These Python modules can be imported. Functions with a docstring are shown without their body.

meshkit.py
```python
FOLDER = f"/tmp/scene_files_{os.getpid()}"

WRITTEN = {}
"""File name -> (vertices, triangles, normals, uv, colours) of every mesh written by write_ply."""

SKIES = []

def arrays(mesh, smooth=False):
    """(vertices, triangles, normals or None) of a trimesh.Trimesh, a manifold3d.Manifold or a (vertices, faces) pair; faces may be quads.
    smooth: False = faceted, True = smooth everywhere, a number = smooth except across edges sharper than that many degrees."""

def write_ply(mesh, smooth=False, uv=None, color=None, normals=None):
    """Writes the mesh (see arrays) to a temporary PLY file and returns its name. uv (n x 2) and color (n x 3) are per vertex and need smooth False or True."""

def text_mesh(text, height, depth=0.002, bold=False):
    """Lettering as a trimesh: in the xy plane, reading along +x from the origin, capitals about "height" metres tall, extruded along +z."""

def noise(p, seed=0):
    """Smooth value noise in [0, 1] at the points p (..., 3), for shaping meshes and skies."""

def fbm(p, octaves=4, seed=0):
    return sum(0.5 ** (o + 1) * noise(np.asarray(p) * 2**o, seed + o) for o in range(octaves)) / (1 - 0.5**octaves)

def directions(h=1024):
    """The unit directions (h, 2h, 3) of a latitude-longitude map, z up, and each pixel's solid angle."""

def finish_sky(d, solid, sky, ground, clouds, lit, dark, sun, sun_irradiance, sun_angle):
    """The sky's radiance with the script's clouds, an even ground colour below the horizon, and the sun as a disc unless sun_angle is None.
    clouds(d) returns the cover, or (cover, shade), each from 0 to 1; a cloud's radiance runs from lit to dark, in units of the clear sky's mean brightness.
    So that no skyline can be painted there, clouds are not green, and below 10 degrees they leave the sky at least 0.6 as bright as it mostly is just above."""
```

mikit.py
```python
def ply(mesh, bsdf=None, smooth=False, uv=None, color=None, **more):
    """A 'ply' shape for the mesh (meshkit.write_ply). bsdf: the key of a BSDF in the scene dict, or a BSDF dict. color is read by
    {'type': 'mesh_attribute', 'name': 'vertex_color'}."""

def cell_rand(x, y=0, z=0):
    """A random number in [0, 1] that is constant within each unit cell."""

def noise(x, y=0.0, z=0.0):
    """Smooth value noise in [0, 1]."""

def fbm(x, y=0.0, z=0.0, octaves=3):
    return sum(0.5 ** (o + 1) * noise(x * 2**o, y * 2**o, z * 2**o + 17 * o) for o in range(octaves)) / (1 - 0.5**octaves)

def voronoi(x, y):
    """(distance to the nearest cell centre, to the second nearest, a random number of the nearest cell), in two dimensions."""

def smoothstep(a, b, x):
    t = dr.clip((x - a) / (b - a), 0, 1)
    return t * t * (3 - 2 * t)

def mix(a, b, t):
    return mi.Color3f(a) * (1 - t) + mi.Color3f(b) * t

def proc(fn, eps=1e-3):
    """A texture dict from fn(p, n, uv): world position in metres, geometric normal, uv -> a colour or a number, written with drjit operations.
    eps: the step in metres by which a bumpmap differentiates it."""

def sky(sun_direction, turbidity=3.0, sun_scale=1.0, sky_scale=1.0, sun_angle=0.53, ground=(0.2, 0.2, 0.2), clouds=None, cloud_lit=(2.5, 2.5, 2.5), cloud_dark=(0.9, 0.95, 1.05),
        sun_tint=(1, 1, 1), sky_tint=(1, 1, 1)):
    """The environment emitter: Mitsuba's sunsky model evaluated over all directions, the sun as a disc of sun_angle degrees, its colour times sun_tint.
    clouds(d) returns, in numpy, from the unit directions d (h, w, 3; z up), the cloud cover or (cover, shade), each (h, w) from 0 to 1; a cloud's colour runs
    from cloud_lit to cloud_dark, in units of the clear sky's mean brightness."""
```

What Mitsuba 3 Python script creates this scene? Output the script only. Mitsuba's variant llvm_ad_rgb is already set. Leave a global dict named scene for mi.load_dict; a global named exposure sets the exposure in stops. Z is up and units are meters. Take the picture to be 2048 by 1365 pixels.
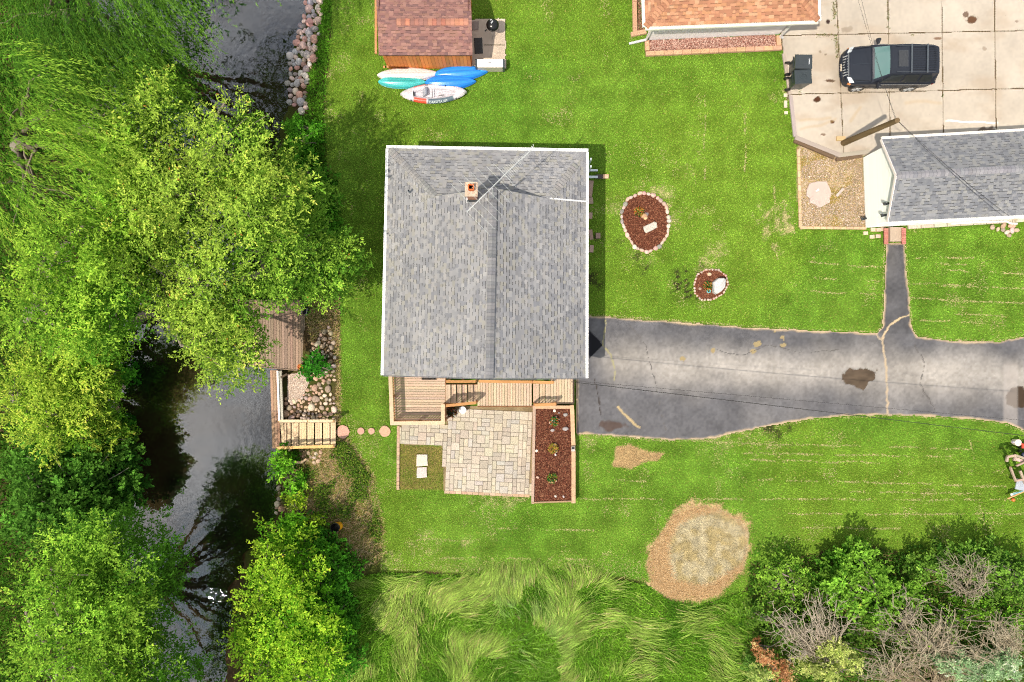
import math
import numpy as np, trimesh, mitsuba as mi, mikit, meshkit
import manifold3d as m3
import shapely
from shapely.geometry import Polygon, LineString

# ------------------------------------------------------------------ camera, sky, exposure
H, F, CU, CV = 33.5, 1384.0, 1024.0, 682.5          # drone height (m), focal length in photo pixels, photo centre
scene, labels = {}, {}
T = mi.ScalarTransform4f
scene['camera'] = {'type': 'perspective', 'fov': 2 * math.degrees(math.atan(1024 / F)), 'fov_axis': 'x', 'near_clip': 0.5, 'far_clip': 2000.0,
                   'to_world': T().look_at(origin=[0, 0, H], target=[0, 0, 0], up=[0, 1, 0])}
SUN = (-0.42, -0.36, 1.0)


def cloud_cover(d):
    z = np.maximum(d[..., 2], 0.06)
    q = np.stack([d[..., 0] / z, d[..., 1] / z, z * 0], -1)
    n = fbm(q * 2.3 + 4.2, 5, 3)
    m = fbm(q * 6.0 + 9.0, 4, 8)
    cover = np.clip((n - 0.22) / 0.2, 0, 1)
    sun = np.array(SUN) / np.linalg.norm(SUN)
    gap = np.clip((0.9985 - d @ sun) / 0.006, 0, 1)
    return cover * gap * 0.9, np.clip((m - 0.36) / 0.3, 0, 1)


def fbm(p, octaves=4, seed=0):
    p = np.asarray(p, float)
    tot, a, w = 0, 0.5, 0
    for o in range(octaves):
        tot = tot + a * meshkit.noise(p * 2 ** o, seed + o)
        w += a
        a *= 0.5
    return tot / w


scene['sky'] = mikit.sky(SUN, turbidity=3, clouds=cloud_cover, cloud_lit=(4.2, 4.2, 4.25), cloud_dark=(1.7, 1.75, 1.85), ground=(0.1, 0.14, 0.05), sun_tint=(0.94, 1.0, 1.09))
exposure = 1.85

# ------------------------------------------------------------------ helpers
rng = np.random.default_rng(7)


def P(u, v, z=0.0):
    s = (H - z) / F
    return np.array([(u - CU) * s, (CV - v) * s, z])


def PP(pts, z=0.0):
    return np.array([P(u, v, z)[:2] for u, v in pts])


def C(r, g, b, k=0.8):
    x = np.array([r, g, b], float) / 255
    return np.where(x < 0.04045, x / 12.92, ((x + 0.055) / 1.055) ** 2.4) * k


def jit(col, amt=0.08, hue=0.03, r=rng):
    return np.clip(np.asarray(col) * (1 + r.normal(0, amt)) * (1 + r.normal(0, hue, 3)), 0.002, 0.95)


def n2(x, y, freq, seed=0, octaves=3):
    return fbm(np.stack([np.asarray(x) * freq, np.asarray(y) * freq, np.zeros_like(np.asarray(x, float))], -1), octaves, seed)


def sstep(a, b, x):
    t = np.clip((x - a) / (b - a), 0, 1)
    return t * t * (3 - 2 * t)


def unit(v):
    v = np.asarray(v, float)
    return v / np.maximum(np.linalg.norm(v, axis=-1, keepdims=True), 1e-9)


def rot2(a):
    c, s = math.cos(a), math.sin(a)
    return np.array([[c, -s, 0], [s, c, 0], [0, 0, 1.0]])


class MB:
    def __init__(self):
        self.v, self.f, self.c, self.n = [], [], [], 0

    def add(self, v, f, c):
        v = np.asarray(v, float).reshape(-1, 3)
        f = np.asarray(f, int)
        if f.ndim == 2 and f.shape[1] == 4:
            f = np.vstack([f[:, [0, 1, 2]], f[:, [0, 2, 3]]])
        c = np.asarray(c, float)
        self.v.append(v)
        self.f.append(f + self.n)
        self.c.append(np.broadcast_to(c, v.shape) if c.ndim == 1 else c)
        self.n += len(v)
        return self

    def quad(self, a, b, c, d, col):
        return self.add([a, b, c, d], [[0, 1, 2, 3]], col)

    def poly(self, pts3, col):
        n = len(pts3)
        return self.add(pts3, [[0, i, i + 1] for i in range(1, n - 1)], col)

    def box(self, ctr, size, col, rz=0.0, R=None):
        s = np.array(size) / 2
        v = np.array([[x, y, z] for x in (-1, 1) for y in (-1, 1) for z in (-1, 1)], float) * s
        R = rot2(rz) if R is None else R
        f = [[0, 1, 3, 2], [4, 6, 7, 5], [0, 4, 5, 1], [2, 3, 7, 6], [0, 2, 6, 4], [1, 5, 7, 3]]
        return self.add(v @ R.T + np.array(ctr), f, col)

    def beam(self, p0, p1, w, h, col, up=(0, 0, 1), seg=1):
        """A bar from p0 to p1, w across, h along up."""
        p0, p1 = np.array(p0, float), np.array(p1, float)
        d = unit(p1 - p0)
        s = unit(np.cross(up, d))
        if np.linalg.norm(s) < 0.5:
            s = np.array([1.0, 0, 0])
        u = np.cross(d, s)
        R = np.stack([d, s, u], 1)
        return self.box((p0 + p1) / 2, (np.linalg.norm(p1 - p0), w, h), col, R=R)

    def tube(self, pts, r, col, n=6, cap=True):
        pts = np.asarray(pts, float)
        r = np.broadcast_to(np.asarray(r, float), (len(pts),))
        t = unit(np.gradient(pts, axis=0))
        a = np.where(np.abs(t[:, 2:]) < 0.9, [[0, 0, 1.0]], [[1.0, 0, 0]])
        e1 = unit(np.cross(t, a))
        e2 = np.cross(t, e1)
        th = np.arange(n) * 2 * np.pi / n
        v = pts[:, None] + r[:, None, None] * (np.cos(th)[None, :, None] * e1[:, None] + np.sin(th)[None, :, None] * e2[:, None])
        i = np.arange(len(pts) - 1)[:, None] * n
        j = np.arange(n)[None]
        k = (j + 1) % n
        f = np.stack([i + j, i + k, i + n + k, i + n + j], -1).reshape(-1, 4)
        self.add(v.reshape(-1, 3), f, col)
        if cap:
            self.poly(v[-1], col)
            self.poly(v[0][::-1], col)
        return self

    def prism(self, poly, z0, z1, col):
        m = trimesh.creation.extrude_polygon(poly if isinstance(poly, Polygon) else Polygon(poly), z1 - z0, engine='earcut')
        return self.add(np.array(m.vertices) + [0, 0, z0], m.faces, col)

    def lathe(self, prof, ctr, col, n=20, R=None):
        prof = np.array(prof, float)
        th = np.arange(n) * 2 * np.pi / n
        v = np.stack([prof[:, None, 0] * np.cos(th), prof[:, None, 0] * np.sin(th), np.broadcast_to(prof[:, None, 1], (len(prof), n))], -1).reshape(-1, 3)
        if R is not None:
            v = v @ np.asarray(R).T
        i = np.arange(len(prof) - 1)[:, None] * n
        j = np.arange(n)[None]
        k = (j + 1) % n
        f = np.stack([i + j, i + k, i + n + k, i + n + j], -1).reshape(-1, 4)
        return self.add(v + np.array(ctr), f, col)

    def mesh(self, m, col):
        if hasattr(m, 'to_mesh'):
            q = m.to_mesh()
            return self.add(q.vert_properties[:, :3], q.tri_verts, col)
        return self.add(m.vertices, m.faces, col)

    def arrays(self):
        return np.vstack(self.v), np.vstack(self.f), np.vstack(self.c)

    def build(self, key, bsdf='paint_matt', smooth=False, **more):
        v, f, c = self.arrays()
        key = key if (key in labels and key not in scene and '__' not in key) else num(key)
        scene[key] = mikit.ply((v, f), bsdf, smooth=smooth, color=c, **more)
        return key


taken = {}


def num(key):
    if key not in taken:
        taken[key] = 0
        return key
    taken[key] += 1
    return f'{key}_{taken[key]:03d}'


def tag(key, label=None, cat=None, group=None, kind=None):
    d = labels.setdefault(key, {})
    for a, b in (('label', label), ('category', cat), ('group', group), ('kind', kind)):
        if b:
            d[a] = b
    return key


def thing(name, label, cat, group=None):
    return tag(num(name), label, cat, group)


def struct(key, label=None):
    return tag(key, label, None, None, 'structure')


# ------------------------------------------------------------------ materials (colour per vertex, or one colour)
VC = {'type': 'mesh_attribute', 'name': 'vertex_color'}


def two(b):
    return {'type': 'twosided', 'bsdf': b}


scene['paint_matt'] = two({'type': 'principled', 'base_color': VC, 'roughness': 0.75, 'specular': 0.25})
scene['earth'] = two({'type': 'diffuse', 'reflectance': VC})
scene['leaf'] = {'type': 'principledthin', 'base_color': VC, 'roughness': 0.55, 'spec_trans': 0.0, 'diff_trans': 0.8, 'eta': 1.35}
scene['plastic'] = two({'type': 'principled', 'base_color': VC, 'roughness': 0.32, 'specular': 0.5})
scene['galvanised'] = two({'type': 'principled', 'base_color': VC, 'roughness': 0.45, 'metallic': 0.35, 'specular': 0.5})
scene['car_paint'] = two({'type': 'principled', 'base_color': VC, 'roughness': 0.25, 'specular': 0.3, 'clearcoat': 0.35, 'clearcoat_gloss': 0.95})
scene['car_glass'] = two({'type': 'principled', 'base_color': VC, 'roughness': 0.08, 'specular': 0.9, 'clearcoat': 1.0, 'clearcoat_gloss': 0.98})


def grain(fx, fy, lo, hi):
    def fn(p, n, uv):
        return lo + (hi - lo) * mikit.fbm(p.x * fx, p.y * fy, p.z * fx, 3)
    return fn


scene['rough_ground'] = {'type': 'bumpmap', 'scale': 0.03, 'tex': mikit.proc(lambda p, n, uv: mikit.fbm(p.x * 9, p.y * 9, p.z * 9, 3), 0.02),
                         'bsdf': two({'type': 'diffuse', 'reflectance': VC})}
scene['water_surface'] = {'type': 'bumpmap', 'scale': 0.0022, 'tex': mikit.proc(lambda p, n, uv: mikit.fbm(p.x * 5, p.y * 5, 0.0, 3), 0.02),
                          'bsdf': {'type': 'plastic', 'diffuse_reflectance': {'type': 'proc', **{k: v for k, v in mikit.proc(lambda p, n, uv: mikit.mix(mi.Color3f(0.006, 0.0055, 0.004), mi.Color3f(0.02, 0.014, 0.007), mikit.smoothstep(0.35, 0.7, mikit.fbm(p.x * 0.5, p.y * 0.5, 0.0, 3)))).items() if k != 'type'}},
                                   'int_ior': 2.6}}
# ------------------------------------------------------------------ the setting: ground, water, driveway, parking slab
WZ = -1.15                                                             # water level
WATER = Polygon(PP([(150, -420), (560, -420), (606, -40), (598, 20), (588, 60), (577, 95), (580, 130), (566, 165), (571, 195), (560, 225), (548, 262), (545, 300), (553, 340), (548, 420),
                    (540, 480), (552, 560), (560, 620), (556, 700), (556, 742), (556, 800), (558, 895), (552, 915), (556, 950), (540, 985), (543, 1020), (520, 1060), (485, 1100), (452, 1180),
                    (445, 1280), (440, 1380), (430, 1800), (230, 1800), (262, 1380), (285, 1290), (270, 1180), (245, 1100), (228, 1040), (232, 960), (246, 890), (240, 830), (234, 790), (250, 735),
                    (262, 660), (255, 590), (240, 500), (225, 380), (215, 250), (205, 120), (180, 0)], WZ))
shapely.prepare(WATER)
LAWN = Polygon(PP([(650, -80), (662, 60), (655, 150), (648, 240), (655, 330), (660, 420), (678, 520), (680, 640), (678, 760), (682, 850), (700, 890), (725, 930), (738, 980), (746, 1040), (765, 1090),
                   (762, 1140), (900, 1146), (1100, 1150), (1240, 1152), (1300, 1168), (1340, 1205), (1400, 1216), (1480, 1192), (1525, 1130), (1640, 1105), (1740, 1090), (1860, 1120), (2120, 1120), (2120, -80)]))
DRIVE_PX = [(1152, 640), (1180, 632), (1250, 637), (1360, 645), (1500, 655), (1640, 663), (1752, 667), (1764, 655), (1768, 600), (1770, 540), (1772, 486), (1808, 487), (1812, 540), (1818, 600),
            (1822, 655), (1834, 674), (1900, 682), (2000, 685), (2030, 677), (2130, 655), (2130, 900), (2048, 862), (2010, 846), (1960, 840), (1860, 832), (1770, 830), (1690, 832), (1620, 838), (1540, 852), (1460, 868),
            (1430, 877), (1380, 880), (1340, 881), (1260, 874), (1152, 868)]
DRIVE = Polygon(PP(DRIVE_PX))
SLAB_PX = [(1560, -90), (2150, -90), (2150, 268), (1750, 312), (1683, 310), (1590, 272), (1572, 150), (1562, 66)]
SLAB = Polygon(PP(SLAB_PX))
HOUSE = Polygon(PP([(800, 325), (1150, 330), (1145, 755), (795, 745)]))
HAY = Polygon(PP([(1345, 1030), (1385, 1014), (1440, 1016), (1480, 1036), (1498, 1058), (1497, 1100), (1490, 1140), (1462, 1170), (1440, 1190), (1400, 1206), (1340, 1202), (1300, 1170), (1288, 1130), (1304, 1085)]))
HAYC = Polygon(PP([(1352, 1050), (1385, 1028), (1440, 1020), (1478, 1040), (1496, 1060), (1495, 1104), (1488, 1130), (1450, 1152), (1425, 1170), (1390, 1174), (1345, 1160), (1335, 1120), (1334, 1085)]))
STRAW = Polygon(PP([(1232, 893), (1262, 890), (1290, 902), (1328, 908), (1318, 922), (1290, 924), (1262, 938), (1226, 934)]))
GBED = Polygon(PP([(1592, 290), (1640, 300), (1683, 316), (1728, 312), (1735, 455), (1600, 457)]))
BED1 = Polygon(PP([(1243, 425), (1256, 398), (1283, 386), (1310, 392), (1332, 412), (1338, 440), (1335, 470), (1318, 494), (1295, 505), (1270, 496), (1254, 470), (1244, 445)]))
BED2 = Polygon(PP([(1388, 570), (1394, 550), (1412, 540), (1436, 540), (1452, 552), (1456, 570), (1446, 588), (1424, 600), (1402, 600), (1390, 588)]))
PATIO_PX = [(892, 812), (1068, 812), (1062, 990), (888, 982), (888, 893), (796, 888), (797, 850), (892, 850)]
SBED = Polygon(PP([(798, 890), (888, 894), (886, 980), (797, 978)]))
MULCHN = Polygon(PP([(1292, 76), (1560, 64), (1562, 104), (1292, 114)]))
PADS = Polygon(PP([(940, 40), (1010, 38), (1012, 137), (940, 140)]))
for g in (LAWN, DRIVE, SLAB, HAY, HAYC, STRAW, GBED, BED1, BED2, SBED):
    shapely.prepare(g)


STAIRB = (*P(563, 890)[:2], *P(674, 846)[:2])


def inside(poly, x, y):
    return shapely.contains_xy(poly, x, y)


def sdist(poly, x, y):
    """Distance to the polygon's edge, negative inside."""
    pts = shapely.points(x, y)
    d = shapely.distance(poly.exterior, pts)
    return np.where(inside(poly, x, y), -d, d)


def ground_z(x, y, d=None):
    x, y = np.asarray(x, float), np.asarray(y, float)
    d = sdist(WATER, x, y) if d is None else d
    west = x < P(420, 0)[0]
    bank = WZ - 0.03 - WZ * np.where(west, sstep(0, 3.4, d), sstep(0, 2.6, d))
    z = np.where(d < 0, WZ - 0.05 - 0.55 * sstep(0, 1.2, -d), bank)
    bump = (n2(x, y, 1.3, 21) - 0.5) * 0.22 * np.clip((d + 0.2) / 0.6, 0, 1) * np.where(west, 1.0, np.clip((2.9 - d) / 1.4, 0, 1))
    z = z + bump
    return np.where((x > STAIRB[0]) & (x < STAIRB[2]) & (y > STAIRB[1]) & (y < STAIRB[3]), np.minimum(z, -.95 + .85 * sstep(STAIRB[0], STAIRB[2], x)), z)


GREEN = [C(112, 150, 38), C(132, 168, 48), C(90, 132, 30), C(150, 168, 66), C(140, 138, 60)]
STRAWC = C(226, 212, 156)
LINES = [(1618, 526, 1765, 535), (1628, 557, 1762, 562), (1620, 583, 1742, 590), (1830, 515, 1948, 516), (1880, 527, 1935, 529), (1893, 540, 2060, 550), (1815, 567, 1960, 570), (1880, 573, 2060, 577),
         (1808, 596, 1985, 606), (1950, 603, 2060, 608), (1840, 640, 2000, 650), (1910, 628, 2010, 632), (1409, 200, 1408, 360), (1491, 228, 1490, 345), (1549, 370, 1551, 445), (1568, 400, 1570, 460), (1545, 485, 1556, 520),
         (1270, 877, 1560, 890), (1500, 888, 1940, 899), (1450, 907, 1905, 914), (1500, 920, 1760, 926), (1515, 960, 1760, 966), (1700, 964, 2030, 974), (1300, 998, 2040, 1000), (1575, 1028, 2060, 1029),
         (1600, 1056, 1800, 1057), (870, 1116, 1200, 1119), (990, 1058, 1190, 1061), (830, 1080, 960, 1081), (1230, 960, 1290, 962), (1160, 998, 1300, 997), (1700, 985, 1960, 988), (1940, 880, 1950, 920)]
LINES = [(P(a, b)[:2], P(c, d)[:2]) for a, b, c, d in LINES]


def line_mask(x, y):
    """0..1 where the mower left thin, broken lines of dead cuttings."""
    m = np.zeros_like(x)
    for k, (a, b) in enumerate(LINES):
        L = np.linalg.norm(b - a)
        t = (b - a) / L
        near = (np.abs((x - a[0]) * -t[1] + (y - a[1]) * t[0]) < 0.2) & ((x - a[0]) * t[0] + (y - a[1]) * t[1] > 0) & ((x - a[0]) * t[0] + (y - a[1]) * t[1] < L)
        if not near.any():
            continue
        s = (x[near] - a[0]) * t[0] + (y[near] - a[1]) * t[1]
        q = (x[near] - a[0]) * -t[1] + (y[near] - a[1]) * t[0] + (n2(s, s * 0 + k, 1.5, 3, 2) - 0.5) * 0.12
        w = 0.015 + 0.04 * n2(s, s * 0 + 3.3 * k, 2.2, 5, 2)
        on = sstep(0.28, 0.46, n2(s, s * 0 + 7.1 * k, 1.8, 9, 2))
        m[near] = np.maximum(m[near], np.clip(1.3 - np.abs(q) / w, 0, 1) * on)
    return m


STRAWBITS = [(1560, 440, 40, 0.8), (1605, 445, 14, 0.5), (1320, 395, 34, 0.5), (1345, 440, 26, 0.35), (1430, 505, 28, 0.35), (1420, 530, 30, 0.5), (1290, 498, 30, 0.3), (1240, 415, 22, 0.3), (1556, 500, 12, 0.9), (1380, 345, 20, 0.2),
             (1510, 870, 40, 0.3), (1435, 873, 40, 0.35), (1180, 880, 20, 0.4), (930, 1085, 14, 0.5), (740, 870, 30, 0.2), (990, 985, 60, 0.45), (850, 1090, 30, 0.3), (1890, 1150, 30, 0.1), (690, 60, 10, 0.4), (660, 150, 12, 0.4), (770, 1120, 30, 0.5)]
DARKBITS = [(1372, 572, 30, 0.9), (1355, 558, 18, 0.7), (1385, 592, 14, 0.7), (1400, 545, 20, 0.4), (1275, 520, 20, 0.45), (1295, 540, 16, 0.5), (1240, 490, 16, 0.3), (1550, 858, 38, 0.5), (1180, 560, 24, 0.5), (700, 935, 24, 0.7), (690, 960, 20, 0.6), (1190, 470, 14, 0.5)]


def bits(lst, x, y, seed):
    m = np.zeros_like(x)
    for u, v, r, a in lst:
        c = P(u, v)
        R = r * H / F
        near = (np.abs(x - c[0]) < 2 * R) & (np.abs(y - c[1]) < 2 * R)
        if near.any():
            d = np.hypot(x[near] - c[0], y[near] - c[1]) / R
            q = d + (n2(x[near], y[near], 2.6, seed) - 0.5) * 2.0
            m[near] = np.maximum(m[near], a * sstep(1.2, 0.3, q) * (0.15 + 0.85 * sstep(0.4, 0.6, n2(x[near], y[near], 5, seed + 2, 3))))
    return m


def lawn_masks(x, y):
    straw = np.maximum(line_mask(x, y), bits(STRAWBITS, x, y, 31))
    near_drive = sdist(DRIVE, x, y)
    straw = np.maximum(straw, np.clip(1.05 - near_drive / (0.05 + 0.12 * n2(x, y, 1.6, 4)), 0, 1) * 0.9)
    straw = np.maximum(straw, sstep(0.62, 0.8, n2(x, y, 1.1, 51, 4)) * 0.2)
    low = sstep(P(0, 1105)[1], P(0, 1140)[1], y) * sstep(P(1310, 0)[0], P(1250, 0)[0], x)
    straw = np.maximum(straw, low * 0.4 * n2(x, y, 1.2, 61))
    return straw, np.clip(1.7 * bits(DARKBITS, x, y, 41), 0, 1)


def lawn_base(x, y):
    """Grass tone: broad patches of deeper and yellower green."""
    a = n2(x, y, 0.35, 11, 3)[..., None]
    b = n2(x, y, 1.5, 12, 3)[..., None]
    c = n2(x, y, 0.12, 14, 2)[..., None]
    col = C(102, 150, 48) * (1 - a) + C(132, 170, 62) * a
    col = col * (0.64 + 0.72 * b) * (1 + .05 * np.sin(y * 5.2 + .6 * n2(x, y, .5, 15, 2)))[..., None]
    return col * (1 - 0.25 * sstep(0.45, 0.62, c)) + C(138, 164, 52) * 0.25 * sstep(0.45, 0.62, c)


def axis(lo, hi, step, far=400):
    core = np.arange(lo, hi + step / 2, step)
    out = step * 1.6 ** np.arange(1, 16)
    out = np.cumsum(out)
    out = out[out < far]
    return np.concatenate([lo - out[::-1], core, hi + out])


gx, gy = axis(-27, 27, 0.14), axis(-18.2, 18.2, 0.14)
X, Y = np.meshgrid(gx, gy)
x, y = X.ravel(), Y.ravel()
D = sdist(WATER, x, y)
z = ground_z(x, y, D)
lawn = inside(LAWN, x, y)
far = (np.abs(x) > 26) | (np.abs(y) > 17.5)
straw, dark = lawn_masks(x, y)
soil = C(84, 70, 50) * (0.7 + 0.6 * n2(x, y, 3.0, 81))[:, None]
grassc = lawn_base(x, y) * 0.6
straw = bits(STRAWBITS, x, y, 31) * .6
lawnc = grassc * (1 - straw[:, None]) + STRAWC * 0.6 * straw[:, None]
lawnc = lawnc * (1 - dark[:, None]) + C(52, 44, 36) * dark[:, None]
weed = (C(70, 92, 30) * (0.5 + n2(x, y, 2.0, 83))[:, None])
wm = sstep(0.4, 0.6, n2(x, y, 0.8, 85))[:, None]
wild = soil * (1 - 0.65 * wm) + weed * 0.65 * wm
wild = np.where((D < 0.25)[:, None], C(58, 44, 28), wild)
col = np.where((lawn | far)[:, None], lawnc, wild)
tan = sdist(HAY, x, y) + (n2(x, y, 1.5, 90, 3) - .5) * .9 < 0
col = np.where(tan[:, None], C(206, 180, 136) * (0.75 + 0.5 * n2(x, y, 3, 87))[:, None], col)
inhc = inside(HAYC, x, y)
col = np.where(inhc[:, None], (C(204, 186, 138) * (0.7 + 0.5 * n2(x, y, 2.5, 88))[:, None]), col)
col = np.where(inside(STRAW, x, y)[:, None], C(176, 152, 110) * (0.6 + 0.7 * n2(x, y, 5, 89))[:, None], col)
# dry brushy ground between the dock and the lawn
dry = Polygon(PP([(560, 905), (690, 895), (730, 960), (748, 1050), (752, 1110), (690, 1120), (640, 1080), (600, 1040), (560, 1000)]))
dm = sdist(dry, x, y) + (n2(x, y, 1.2, 92, 3) - .5) * 1.6 < 0
q = n2(x, y, 1.6, 91)[:, None]
dryc = C(176, 150, 108) * sstep(0.35, 0.65, q) + C(112, 100, 52) * (1 - sstep(0.35, 0.65, q))
burnt = np.exp(-(np.hypot(x - P(672, 1050)[0], y - P(672, 1050)[1]) / 0.9) ** 2)[:, None]
dryc = dryc * (1 - 0.75 * burnt) + C(84, 56, 44) * 0.75 * burnt
col = np.where(dm[:, None] & (D > 0.2)[:, None], dryc * (0.75 + 0.5 * n2(x, y, 6, 93))[:, None], col)
gb = inside(GBED, x, y)
gq = n2(x, y, 1.4, 95)[:, None]
gcol = C(190, 168, 140) * sstep(0.3, 0.55, gq) + C(150, 130, 70) * (1 - sstep(0.3, 0.55, gq))
col = np.where(gb[:, None], gcol * (0.7 + 0.6 * n2(x, y, 9, 97))[:, None], col)
sb = inside(SBED, x, y)
col = np.where(sb[:, None], (C(140, 128, 72) * sstep(0.35, 0.65, gq) + C(110, 128, 50) * (1 - sstep(0.35, 0.65, gq))) * (0.6 + 0.8 * n2(x, y, 8, 99))[:, None], col)
ny, nx = X.shape
i = (np.arange(ny - 1)[:, None] * nx + np.arange(nx - 1)[None]).ravel()
quads = np.stack([i, i + 1, i + nx + 1, i + nx], -1)
scene['ground'] = mikit.ply((np.stack([x, y, z], -1), quads), 'rough_ground', smooth=True, color=np.clip(col, 0.003, 0.9))
struct('ground', 'mown green lawn sloping to a muddy creek bank')
w = PP([(-900, -700), (1000, -700), (1000, 2200), (-900, 2200)], WZ)
wat = MB()
wx0, wx1, wy0, wy1 = P(60, 0, WZ)[0], P(640, 0, WZ)[0], P(0, 1700, WZ)[1], P(0, -380, WZ)[1]
ax, ay = np.linspace(wx0, wx1, 30), np.linspace(wy0, wy1, 90)
AX, AY = np.meshgrid(ax, ay)
i = (np.arange(89)[:, None] * 30 + np.arange(29)[None]).ravel()
ctr = np.stack([(AX[:-1, :-1] + AX[1:, 1:]) / 2, (AY[:-1, :-1] + AY[1:, 1:]) / 2], -1).reshape(-1, 2)
ok = shapely.contains_xy(WATER.buffer(1.2), ctr[:, 0], ctr[:, 1])
q4 = np.stack([i, i + 1, i + 31, i + 30], -1)[ok]
scene['water'] = mikit.ply((np.stack([AX.ravel(), AY.ravel(), AX.ravel() * 0 + WZ], -1), q4), 'water_surface', smooth=True)
struct('water', 'dark still creek reflecting trees and clouds')


def sheet(poly, step, z, colour, ragged=0.0, seed=0):
    """Fine grid of faces over a polygon; colour(x, y) per vertex; ragged: how far the edge wanders."""
    x0, y0, x1, y1 = poly.bounds
    a, b = np.arange(x0 - step, x1 + 2 * step, step), np.arange(y0 - step, y1 + 2 * step, step)
    A, B = np.meshgrid(a, b)
    nx = len(a)
    d = sdist(poly, A.ravel(), B.ravel()) + (n2(A.ravel(), B.ravel(), 3.0, seed, 3) - 0.5) * 2 * ragged
    dd = d.reshape(A.shape)
    c = (dd[:-1, :-1] + dd[1:, 1:] + dd[:-1, 1:] + dd[1:, :-1]) / 4
    i = (np.arange(len(b) - 1)[:, None] * nx + np.arange(nx - 1)[None])[c < 0]
    f = np.stack([i, i + 1, i + nx + 1, i + nx], -1)
    used = np.unique(f)
    back = np.full(A.size, -1)
    back[used] = np.arange(len(used))
    x, y = A.ravel()[used], B.ravel()[used]
    zz = z(x, y) if callable(z) else np.full(len(x), z)
    return (np.stack([x, y, zz], -1), back[f]), colour(x, y)


def seg_dist(x, y, pts):
    return shapely.distance(LineString(pts), shapely.points(x, y))


CRACK_A = PP([(1752, 668), (1764, 680), (1768, 705), (1772, 740), (1773, 790), (1776, 828)])
CRACK_B = PP([(1764, 676), (1780, 650), (1800, 636), (1820, 630)])
CRACK_C = PP([(1212, 640), (1208, 668), (1206, 690), (1222, 712), (1230, 735), (1228, 765)])
CRACK_D = PP([(1236, 815), (1250, 830), (1262, 842), (1278, 856)])
CRACK_F = PP([(1250, 640), (1290, 690), (1310, 760), (1330, 860)])
CRACK_G = PP([(1430, 700), (1480, 712), (1540, 690), (1600, 705), (1680, 700)])
CRACK_H = PP([(1830, 690), (1850, 730), (1840, 770), (1870, 820)])
CRACK_E = PP([(1190, 760), (1198, 800), (1202, 830)])


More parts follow.
